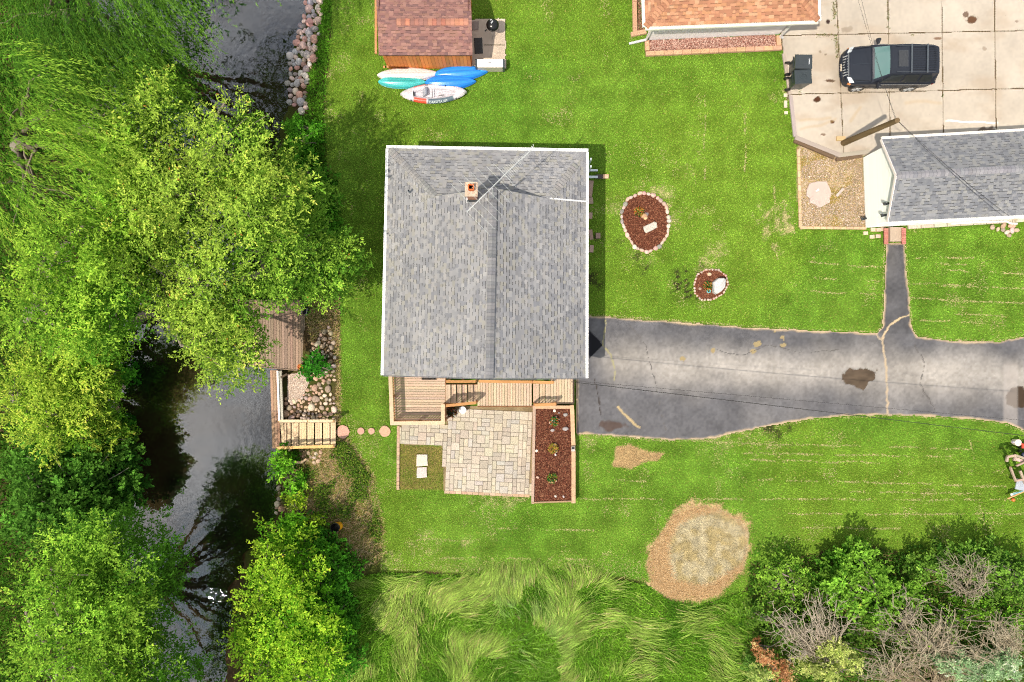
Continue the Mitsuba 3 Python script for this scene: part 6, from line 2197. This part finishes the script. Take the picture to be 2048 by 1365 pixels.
# grass and moss in the slab joints
m = MB()
for a, b, c, d, n, sp in JOINT_WEEDS:
    k = gr.random(n)[:, None]
    o = P(a, b, .05) + (P(c, d, .05) - P(a, b, .05)) * k + np.concatenate([gr.normal(0, sp, (n, 2)), gr.uniform(0, .03, (n, 1))], 1)
    o = o[n2(o[:, 0], o[:, 1], 2.2, 219) > .45]
    n = len(o)
    th = gr.uniform(0, 6.28, n)
    m.add(*leaf_arrays(o, np.stack([np.cos(th), np.sin(th), .4 + th * 0], -1), np.array([0, 0, 1.0]) + gr.normal(0, .3, (n, 3)), gr.uniform(.05, .1, n), .03, np.array([C(110, 130, 50), C(150, 140, 60), C(80, 110, 40), C(120, 84, 50)])[gr.integers(0, 4, n)]))
tag(m.build('joint_weeds', 'leaf'), 'tufts of weeds growing in the slab joints beside the car', 'weeds', kind='stuff')


# ------------------------------------------------------------------ trees and shrubs
def crown_points(blobs, r, density, drop=.55, layer=0.0, depth=.58):
    """Plume tips over a set of domes given as (u, v, top height, radius in photo pixels)."""
    out = []
    for (u, v, zt, rp) in blobs:
        R = rp * (H - zt) / F
        c = P(u, v, zt)
        n = max(4, int(np.pi * R * R * density * (.9 if v < -70 else .8 if v > 1425 else 1)))
        k = np.arange(n) + .5
        a = k * 2.39996 + r.uniform(0, 6) + r.normal(0, .25, n)
        rad = np.sqrt(k / n) * R * (1 + r.normal(0, .05, n)) * (.80 + .45 * n2(np.cos(a) * 2 + u, np.sin(a) * 2 + v, 1.0, 307, 2))
        x, y = c[0] + rad * np.cos(a), c[1] + rad * np.sin(a)
        q = rad / R
        z = zt - drop * R * q ** 2 - (r.uniform(.7, max(.8, depth * zt), n) if layer else 0) + r.normal(0, .22, n) - min(2.4, .3 * zt) * (n2(x, y, .9, 301, 2) - .3)
        o = np.stack([x, y, z, np.cos(a) * q, np.sin(a) * q, q, q * 0 + R], -1)
        out.append(o if layer else o[(n2(x, y, .8, 303, 3) > .33) | (r.random(n) < .25)])
    return np.vstack(out)


def foliage(mb, tips, dirs, Lp, r, pal_base, pal_tip, K=6, M=8, leaf=(.13, .065), spread=.55, upn=.9, tipred=None, tone=.14, droop=.15):
    """Leafy sprays: every plume a shoot with side twigs carrying leaves, younger and paler towards the tip."""
    n = len(tips)
    dirs = unit(dirs)
    Lp = np.broadcast_to(Lp, (n,))
    base = tips - dirs * Lp[:, None]
    t = np.linspace(.12, 1, K)
    side = unit(np.cross(dirs, [0, 0, 1.0]) + r.normal(0, .05, (n, 3)))
    upv = np.cross(side, dirs)
    ph = r.uniform(0, 2 * np.pi, (n, K))
    sg = np.where(np.arange(K) % 2 == 0, 1, -1)[None, :]
    lat = side[:, None] * (sg * (.75 + .35 * np.cos(ph)))[..., None] + upv[:, None] * (.45 * np.sin(ph))[..., None]
    td = unit(dirs[:, None] * .75 + lat * (1.1 - .8 * t)[None, :, None])
    to = base[:, None] + dirs[:, None] * (Lp[:, None] * t[None])[..., None]
    tl = Lp[:, None] * spread * (1.05 - .55 * t)[None] * r.uniform(.7, 1.2, (n, K))
    s = np.linspace(.15, 1, M)
    pos = to[:, :, None] + td[:, :, None] * (tl[:, :, None] * s)[..., None] + r.normal(0, .025, (n, K, M, 3))
    pos[..., 2] -= droop * (tl[:, :, None] * s) ** 2
    ax = td[:, :, None] * .6 + r.normal(0, .55, (n, K, M, 3))
    nr = np.array([0, 0, upn]) + dirs[:, None, None] * .25 + r.normal(0, .45, (n, K, M, 3))
    age = np.clip(t[None, :, None] * .45 + s[None, None] * .45 + r.normal(0, .12, (n, K, M)), 0, 1)[..., None]
    tn = np.exp(r.normal(0, tone, (n, 1, 1, 1)))
    col = 1.65 * (np.array(pal_base) * (1 - age) + np.array(pal_tip) * age) * tn * np.exp(r.normal(0, .12, (n, K, M, 1)))
    if tipred is not None:
        k = (r.random((n, K, M)) < .02) & (age[..., 0] > .75)
        col[k] = tipred
    N = n * K * M
    sz = r.uniform(.7, 1.25, N)
    mb.add(*leaf_arrays(pos.reshape(-1, 3), ax.reshape(-1, 3), nr.reshape(-1, 3), leaf[0] * sz, leaf[1] * sz, col.reshape(-1, 3)))
    return base


BARK = C(142, 132, 122)


def limb(m, a, b, r0, r1, r, n=8, wob=.12, col=BARK, sides=6):
    a, b = np.array(a, float), np.array(b, float)
    k = np.linspace(0, 1, n)[:, None]
    w = np.cumsum(r.normal(0, 1, (n, 3)), 0) * wob * np.linalg.norm(b - a) / n
    w = (w - w[-1] * k) * (1 - k * 0)
    pts = a + (b - a) * k + w
    pts[:, 2] += np.sin(k[:, 0] * np.pi) * .06 * np.linalg.norm(b - a)
    m.tube(pts, np.linspace(r0, r1, n), jit(col, .08, .02, r), sides, cap=False)
    return pts


def tree(key, label, blobs, foot, seed, pal, density=4.4, Lp=(1.0, 1.6), K=7, M=11, leaf=(.115, .056), drop=.55, lean=None, girth=.24, tipred=None, cat='tree', under=1.0, twigs=.2, up=.75, spread=.55, bark=BARK, tone=.25, foot_z=None, upn=.9, depth=.4, urad=.96):
    r = np.random.default_rng(seed)
    t = thing(key, label, cat)
    f = P(*foot, -.4)
    f[2] = ground_z([f[0]], [f[1]])[0] - .1 if foot_z is None else foot_z
    top = np.mean([P(u, v, z - .25 * z) for u, v, z, _ in blobs], 0)
    fork = f + (top - f) * .45
    m = MB()
    limb(m, f, fork, girth, girth * .75, r, 8, .10, bark, 10)
    m.build(t + '__trunk', 'earth', smooth=True)
    pts = crown_points(blobs, r, density, drop)
    q = pts[:, 5]
    dirs = np.stack([pts[:, 3] * 1.1, pts[:, 4] * 1.1, up - .45 * q], -1) + r.normal(0, .33, (len(pts), 3))
    if lean is not None:
        dirs += np.array(lean)
    mb = MB()
    base = foliage(mb, pts[:, :3], dirs, r.uniform(*Lp, len(pts)), r, pal[0], pal[1], K, M, leaf, spread, tipred=tipred, tone=tone, upn=upn)
    if under:
        p2 = crown_points([(u, v, z, rp * urad) for u, v, z, rp in blobs], r, density * under, drop, 1.15, depth)
        d2 = np.stack([p2[:, 3], p2[:, 4], .35 + 0 * p2[:, 5]], -1) + r.normal(0, .45, (len(p2), 3))
        foliage(mb, p2[:, :3], d2, r.uniform(*Lp, len(p2)), r, np.array(pal[0]) * .92, np.array(pal[0]) * 1.08, K, M, (leaf[0] * 1.15, leaf[1] * 1.15), spread, tone=tone, upn=upn)
    mb.build(t + '__crown', 'leaf')
    m = MB()
    for (u, v, z, rp) in blobs:
        c = P(u, v, z - .30 * z)
        R = rp * (H - z) / F
        l = limb(m, fork, c, girth * .6, girth * .22, r, 8, .14, bark)
        near = [b for b, pt in zip(base, pts) if np.hypot(*(pt[:2] - c[:2])) < R and r.random() < twigs]
        for b in near:
            j = l[r.integers(4, 8)]
            limb(m, j, b, .045, .012, r, 5, .12, bark, 4)
    m.build(t + '__branch', 'earth', smooth=True)
    return t


ELDER = (C(98, 134, 46), C(176, 198, 84))
ELDER2 = (C(88, 130, 44), C(162, 196, 76))
RED = C(214, 150, 80)
tree('box_elder', 'yellow green tree whose crown reaches up over the creek to the riprap', [(290, 205, 8.5, 85), (430, 290, 9.5, 105), (450, 205, 9, 45), (330, 370, 9.5, 110), (255, 350, 8.4, 75), (265, 430, 8.2, 80), (470, 400, 9.5, 110), (550, 350, 8.5, 70), (240, 290, 8.5, 80)], (330, 440), 101, ELDER, tipred=RED, lean=(.1, .12, 0), depth=.36)
tree('box_elder', 'green tree overhanging the lawn west of the house', [(600, 500, 5.6, 105), (690, 515, 3.8, 40), (530, 572, 7.0, 50), (640, 568, 4.2, 46), (520, 470, 8, 80)], (470, 560), 102, ELDER2, tipred=RED, lean=(.25, 0, 0), foot_z=-1.4, depth=.25)
tree('box_elder', 'light green tree hanging over the still pool beside the dock', [(400, 560, 8.5, 95), (400, 670, 7.2, 92), (430, 730, 6.2, 62), (310, 480, 8.8, 90), (445, 640, 6.8, 50), (345, 640, 7, 60), (285, 550, 7.4, 70), (320, 600, 7, 65), (225, 480, 8, 75)], (250, 640), 103, ELDER, tipred=RED, lean=(.15, -.15, 0), depth=.25)
tree('broadleaf_tree', 'deep green tree at the middle of the left edge', [(90, 520, 10, 110), (50, 620, 9.5, 100), (150, 560, 9.5, 75), (170, 450, 9, 80), (120, 655, 8.5, 75)], (60, 640), 104, (C(90, 134, 42), C(164, 194, 72)))
tree('broadleaf_tree', 'yellow green tree at the left edge above the far weeds', [(70, 735, 6.2, 105), (130, 685, 6, 60), (50, 840, 5, 95), (120, 820, 3.6, 70), (170, 868, 2.4, 52), (20, 780, 6, 80), (200, 882, 1.9, 40), (120, 760, 4.6, 70)], (40, 800), 105, (C(104, 142, 44), C(182, 200, 80)), depth=.35)
tree('alder', 'dark round leaved tree at the left edge below the yellow green one', [(70, 960, 3.4, 105), (175, 930, 2.2, 72), (60, 1050, 4.4, 85), (195, 985, 2.4, 62), (130, 1020, 3.4, 72)], (110, 1000), 106, (C(50, 92, 32), C(100, 146, 56)), leaf=(.15, .11), Lp=(.8, 1.3))
tree('box_elder', 'tall yellow green tree in the bottom left corner', [(102, 1140, 9, 105), (197, 1175, 8.5, 85), (52, 1220, 9.5, 100), (162, 1260, 9, 95), (72, 1330, 9, 100), (212, 1290, 7.5, 70), (172, 1360, 8, 85), (234, 1190, 7.5, 50), (262, 1225, 6.8, 40), (150, 1440, 9, 120), (250, 1430, 8.5, 90), (80, 1540, 9.5, 130), (200, 1560, 9.5, 130), (100, 1680, 9, 150), (240, 1670, 8.5, 120), (285, 1570, 7.5, 80)], (120, 1240), 107, (C(82, 128, 40), C(152, 186, 68)), depth=.5, under=2.0, urad=.72)
tree('box_elder', 'bright green tree on the near bank at the bottom', [(550, 1110, 3.6, 65), (520, 1190, 4.6, 65), (575, 1180, 4.6, 60), (545, 1270, 5.0, 85), (610, 1290, 4.4, 70), (520, 1350, 4.8, 75), (600, 1360, 4.6, 80), (480, 1290, 4, 45)], (560, 1250), 108, (C(88, 140, 34), C(168, 198, 62)), leaf=(.11, .07))


tree('broadleaf_tree', 'mid green broadleaf tree between the two willows and the tree over the creek', [(230, 150, 8, 62), (290, 135, 7.2, 46), (200, 225, 8.4, 66), (165, 300, 8.6, 66), (180, 385, 8.8, 72), (325, 165, 6.8, 40), (270, 90, 6.5, 42), (230, 300, 8.2, 60)], (150, 260), 109, (C(84, 128, 42), C(152, 188, 68)))


# willows: long drooping strands
def willow(key, label, blobs, foot, flow, seed, pal, density=8.0, Ls=(1.6, 3.0), nl=16):
    r = np.random.default_rng(seed)
    t = thing(key, label, 'tree')
    f = P(*foot, -.3)
    f[2] = ground_z([f[0]], [f[1]])[0] - .1
    top = np.mean([P(u, v, z - .3 * z) for u, v, z, _ in blobs], 0)
    fork = f + (top - f) * .5
    m = MB()
    limb(m, f, fork, .34, .26, r, 8, .1, BARK, 10)
    m.build(t + '__trunk', 'earth', smooth=True)
    pts = crown_points(blobs, r, density, .42)
    n = len(pts)
    fl = np.array([flow[0], -flow[1], 0])
    swing = (n2(pts[:, 0], pts[:, 1], .4, seed, 2) - .5) * 1.7
    c_, s_ = np.cos(swing), np.sin(swing)
    hd = np.stack([fl[0] * c_ - fl[1] * s_, fl[0] * s_ + fl[1] * c_], -1) * .9 + pts[:, 3:5] * .55 + r.normal(0, .13, (n, 2))
    hd = unit(hd)
    L = r.uniform(*Ls, n)
    k = np.linspace(0, 1, nl)[None, :, None]
    start = pts[:, :3] + np.array([0, 0, .25])
    h3 = np.column_stack([hd, np.zeros(n)])
    path = start[:, None] + h3[:, None] * L[:, None, None] * (k * .78) + np.array([0, 0, 1.0]) * L[:, None, None] * (.12 * k - .62 * k ** 2)
    tang = unit(np.gradient(path, axis=1))
    J = 3
    pos = np.repeat(path[:, :, None], J, 2) + r.normal(0, .035, (n, nl, J, 3))
    ax = tang[:, :, None] + r.normal(0, .32, (n, nl, J, 3))
    nr = np.array([0, 0, .8]) + r.normal(0, .5, (n, nl, J, 3))
    ton = np.exp(r.normal(0, .2, (n, 1, 1, 1))) * (.75 + .5 * n2(pts[:, 0], pts[:, 1], .6, seed + 3))[:, None, None, None]
    age = np.clip(k[..., None] * .8 + r.normal(0, .15, (n, nl, J, 1)), 0, 1)
    col = 1.9 * (pal[0] * (1 - age) + pal[1] * age) * ton
    N = n * nl * J
    sz = r.uniform(.7, 1.2, N)
    mb = MB()
    mb.add(*leaf_arrays(pos.reshape(-1, 3), ax.reshape(-1, 3), nr.reshape(-1, 3), .17 * sz, .032 * sz, col.reshape(-1, 3)))
    p2 = crown_points(blobs, r, 3.0, .42, 1.3)
    foliage(mb, p2[:, :3], np.stack([p2[:, 3], p2[:, 4], .4 + 0 * p2[:, 5]], -1) + r.normal(0, .4, (len(p2), 3)), 1.2, r, pal[0] * .8, pal[0] * 1.0, 5, 7, (.16, .06))
    mb.build(t + '__crown', 'leaf')
    m = MB()
    for (u, v, z, rp) in blobs:
        c = P(u, v, z - .8)
        c = c - [0, 0, .5]
        l = limb(m, fork, c, .16, .05, r, 9, .16, C(112, 102, 90))
        R = rp * (H - z) / F
        for _ in range(2):
            a = r.uniform(0, 6.28)
            e = c + [math.cos(a) * R * .8, math.sin(a) * R * .8, r.uniform(-.5, .1)]
            w = limb(m, l[r.integers(5, 9)], e, .05, .015, r, 7, .2, C(150, 138, 120), 5)
    m.build(t + '__branch', 'earth', smooth=True)


willow('willow', 'weeping willow with dark streaming strands in the top left corner', [(60, 20, 9, 110), (170, 50, 9, 100), (250, 70, 7.5, 70), (260, 10, 8, 75), (110, -40, 9.5, 120), (90, 90, 8.5, 90), (180, -120, 10, 120), (270, -110, 9, 90), (160, -240, 10, 140), (280, -220, 9.5, 110)], (120, 20), (.55, .85), 111, (C(58, 96, 34), C(120, 160, 58)))
willow('willow', 'pale yellow green weeping willow at the upper left edge', [(40, 180, 9.5, 100), (105, 210, 8.8, 60), (50, 290, 10, 105), (110, 300, 9, 60), (30, 390, 9.5, 90), (80, 400, 9, 60)], (50, 300), (.85, .5), 112, (C(92, 132, 42), C(182, 208, 86)), density=7.5)

# shrubs
LOW = dict(density=15, Lp=(.45, .75), K=5, M=7, under=.5, girth=.05, twigs=.25, cat='shrub', drop=.8)
tree('shrub', 'dark green shrub on the bank just below the riprap stones', [(590, 255, 1.1, 32), (630, 260, .9, 24), (610, 285, 1.2, 34)], (605, 270), 121, (C(52, 110, 30), C(112, 172, 52)), leaf=(.11, .07), **LOW)
tree('shrub', 'dark shady shrub along the bank left of the house roof corner', [(600, 340, 1.4, 40), (630, 350, 1.2, 34), (640, 400, 1.3, 36), (600, 400, 1.3, 36)], (615, 370), 122, (C(44, 92, 26), C(90, 146, 44)), leaf=(.11, .07), **LOW)
tree('shrub', 'dark shady shrub on the bank beside the garden ornament', [(620, 455, 1.4, 38), (655, 450, 1.1, 26), (640, 560, .9, 28), (610, 500, 1.3, 34)], (625, 470), 123, (C(46, 96, 28), C(98, 156, 46)), leaf=(.11, .07), **LOW)
tree('shrub', 'leafy dark green bush beside the terracotta pot', [(625, 725, 1.0, 22), (612, 745, .7, 17), (640, 735, .8, 16)], (622, 735), 124, (C(30, 84, 28), C(76, 150, 44)), leaf=(.13, .07), **LOW)
tree('shrub', 'bright green sapling at the water edge below the dock stairs', [(550, 915, .9, 20), (556, 945, 1.0, 22), (572, 930, .8, 16), (585, 980, .6, 20), (600, 960, .5, 16)], (562, 935), 125, (C(70, 130, 34), C(140, 196, 60)), leaf=(.13, .08), **LOW)
tree('shrub', 'yellow green bush on the bank left of the yellow bucket', [(590, 1010, .8, 26), (600, 1040, .9, 22), (632, 1045, .7, 14)], (600, 1025), 126, (C(96, 140, 36), C(176, 196, 60)), leaf=(.12, .07), **LOW)
tree('shrub', 'dark green thicket between the bright tree and the bare bank', [(600, 1080, 1.6, 38), (640, 1110, 1.5, 34), (660, 1160, 1.6, 40), (650, 1220, 1.6, 44), (690, 1140, 1.0, 34), (680, 1260, 1.3, 38), (690, 1330, 1.1, 36), (575, 1060, 1.4, 28)], (645, 1150), 127, (C(44, 98, 28), C(96, 158, 48)), leaf=(.12, .08), **LOW)
tree('shrub', 'dark bush on the far bank above the fallen trunk', [(195, 690, 1.2, 40), (235, 620, 1.0, 30), (170, 760, 1.3, 38), (120, 900, 1.2, 44), (215, 860, 1.0, 34), (235, 750, .6, 24)], (200, 720), 128, (C(52, 112, 32), C(106, 170, 54)), leaf=(.12, .08), **LOW)
TH = dict(density=9, Lp=(.5, .9), K=5, M=7, under=.6, girth=.07, twigs=.3, cat='shrub', drop=.75)
tree('bush', 'bright green bush at the thicket end next to the hay patch', [(1560, 1145, 1.6, 41), (1600, 1160, 1.7, 35), (1545, 1180, 1.3, 31), (1590, 1200, 1.4, 33)], (1575, 1160), 131, (C(80, 122, 40), C(146, 182, 70)), leaf=(.11, .07), **TH)
tree('bush', 'largest deep green bush in the middle of the thicket', [(1730, 1130, 2.3, 45), (1700, 1160, 2.4, 41), (1760, 1170, 2.4, 47), (1700, 1205, 2.2, 37), (1770, 1225, 2.0, 43), (1820, 1200, 2.0, 37), (1660, 1175, 1.9, 28)], (1740, 1180), 132, (C(74, 118, 38), C(136, 178, 66)), leaf=(.13, .10), **TH)
tree('bush', 'shady green bush behind the bare branches near the right edge', [(1850, 1140, 1.6, 33), (1900, 1130, 1.9, 37), (1960, 1130, 2.2, 43), (2020, 1140, 2.4, 47), (2060, 1170, 2.4, 56), (1990, 1180, 1.9, 41)], (1950, 1150), 133, (C(66, 104, 38), C(122, 158, 64)), leaf=(.12, .08), **TH)
tree('bush', 'thin green bush tangled with dead twigs near the right edge', [(1860, 1210, 1.4, 31), (1900, 1260, 1.4, 37), (1850, 1270, 1.4, 33), (1960, 1230, 1.6, 37), (2030, 1240, 1.9, 43), (1800, 1270, 1.4, 31)], (1900, 1230), 134, (C(70, 120, 34), C(140, 184, 62)), leaf=(.11, .07), **{**TH, 'density': 3.5})
tree('bush', 'dark green bush below the thicket edge by the tall grass', [(1520, 1235, 1.2, 37), (1560, 1260, 1.0, 37), (1530, 1300, 0.9, 33), (1600, 1240, 1.2, 33), (1640, 1260, 1.2, 31), (1640, 1310, 0.9, 28), (1720, 1270, 1.0, 37), (1780, 1320, 0.9, 37)], (1560, 1250), 135, (C(66, 102, 38), C(118, 152, 60)), leaf=(.11, .07), **{**TH, 'density': 6.0})
CON = dict(density=26, Lp=(.35, .6), K=5, M=9, under=.4, girth=.06, twigs=.1, cat='conifer', drop=1.3, up=.5, spread=.42)
tree('juniper', 'pale yellow green juniper at the bottom edge of the thicket', [(1690, 1315, 2.4, 26), (1660, 1305, 2.0, 20), (1715, 1335, 2.2, 24), (1630, 1345, 1.8, 26), (1670, 1350, 2.0, 26)], (1680, 1340), 141, (C(112, 130, 60), C(196, 206, 124)), leaf=(.095, .042), **CON)
tree('juniper', 'orange brown dying conifer at the bottom edge of the thicket', [(1535, 1322, 2.3, 17), (1550, 1335, 2.0, 15), (1575, 1362, 1.6, 24)], (1540, 1335), 142, (C(164, 116, 80), C(216, 168, 124)), leaf=(.095, .042), **CON)
tree('juniper', 'green and yellow conifer in front of the orange one', [(1515, 1350, 1.9, 18), (1545, 1355, 2.0, 16), (1525, 1370, 1.8, 18)], (1530, 1360), 143, (C(96, 134, 60), C(186, 194, 116)), leaf=(.095, .042), **CON)
tree('juniper', 'pale bluish conifer at the bottom right of the thicket', [(1915, 1345, 2.0, 24), (1940, 1330, 2.1, 20), (1960, 1362, 1.9, 26), (2000, 1350, 2.0, 24), (2035, 1330, 2.2, 24), (2040, 1360, 2.0, 24), (1890, 1330, 1.6, 18)], (1950, 1350), 144, (C(100, 136, 92), C(184, 206, 164)), leaf=(.095, .042), **CON)


# bare dead brush
def brush(key, label, foot, fans, seed, col):
    r = np.random.default_rng(seed)
    t = thing(key, label, 'dead bush')
    f = P(*foot, .1)
    m = MB()
    for (u, v, z, k) in fans:
        for _ in range(k):
            e = P(u + r.normal(0, 13), v + r.normal(0, 13), z + r.normal(0, .25))
            st = f + r.normal(0, .15, 3) * [1, 1, 0]
            l = limb(m, st, e, .032, .010, r, 9, .22, col, 4)
            for _ in range(7):
                i = r.integers(3, 9)
                d = unit(unit(e - st) * .7 + r.normal(0, .6, 3)) * r.uniform(.25, .65)
                l2 = limb(m, l[i], l[i] + d, .014, .006, r, 5, .25, col, 4)
                for _ in range(3):
                    d2 = unit(d + r.normal(0, .25, 3)) * r.uniform(.12, .3)
                    limb(m, l2[r.integers(2, 5)], l2[r.integers(2, 5)] + d2, .008, .004, r, 3, .2, col, 3)
    m.build(t + '__branch', 'earth')


GREYB = C(188, 176, 158)
brush('dead_brush', 'bare grey branches fanning out left of the pale juniper', (1650, 1325), [(1570, 1245, 1.8, 6), (1600, 1265, 1.9, 6), (1630, 1190, 2.2, 5), (1655, 1215, 2.1, 6), (1585, 1290, 1.6, 5), (1690, 1250, 2.0, 5), (1560, 1225, 1.7, 4), (1620, 1235, 2.0, 5)], 151, GREYB)
brush('dead_brush', 'bare twigs above the shady bush near the right edge', (1930, 1190), [(1900, 1130, 2.9, 5), (1940, 1120, 3.0, 5), (1975, 1130, 3.1, 4), (1890, 1160, 2.6, 4), (1965, 1160, 2.9, 4)], 152, C(170, 160, 140))
brush('dead_brush', 'tan dead brush filling the middle of the right thicket', (1850, 1310), [(1820, 1220, 2.3, 4), (1900, 1220, 2.4, 5), (1920, 1265, 2.2, 6), (1960, 1290, 2.1, 6), (1880, 1270, 2.2, 5), (1790, 1270, 2.0, 4), (1840, 1250, 2.2, 4)], 153, C(184, 172, 150))
brush('dead_brush', 'tan dead twigs at the right edge above the bluish conifer', (2010, 1310), [(1995, 1240, 2.4, 6), (2020, 1260, 2.4, 6), (2005, 1270, 2.3, 6), (1980, 1260, 2.2, 5), (2040, 1280, 2.3, 5), (1950, 1300, 2.0, 5)], 154, C(188, 176, 152))
brush('dead_brush', 'low brown brush behind the bluish conifer at the bottom edge', (1870, 1370), [(1840, 1330, 1.4, 5), (1880, 1340, 1.5, 6), (1900, 1310, 1.6, 5), (1800, 1345, 1.3, 5), (1760, 1340, 1.2, 5), (1940, 1310, 1.7, 5)], 155, C(172, 156, 130))

brush('dead_brush', 'grey bare twigs rising behind the largest deep green bush', (1800, 1260), [(1770, 1235, 2.3, 4), (1810, 1200, 2.4, 4), (1840, 1215, 2.3, 4), (1750, 1265, 2.0, 4), (1830, 1280, 1.9, 4)], 156, C(176, 164, 146))
brush('dead_brush', 'pale tan brush between the juniper and the bluish conifer', (1780, 1350), [(1750, 1310, 1.7, 5), (1790, 1305, 1.8, 5), (1830, 1310, 1.8, 5), (1860, 1300, 1.9, 4), (1735, 1345, 1.5, 4)], 157, C(186, 174, 152))

# fallen trunk and driftwood
t = thing('fallen_trunk', 'grey broken tree trunk leaning on the far creek bank', 'log')
m, r = MB(), np.random.default_rng(161)
limb(m, P(150, 735, 2.6), P(206, 690, .3), .22, .14, r, 9, .06, C(150, 140, 122), 10)
m.build(t, 'earth', smooth=True)
t = thing('driftwood', 'pale curved driftwood log below the dock stairs', 'log')
m = MB()
m.tube([P(580, 922, -.2), P(592, 926, -.15), P(603, 925, -.1), P(613, 918, -.05)], [.09, .085, .07, .05], C(206, 180, 150), 8)
m.build(t, 'earth', smooth=True)
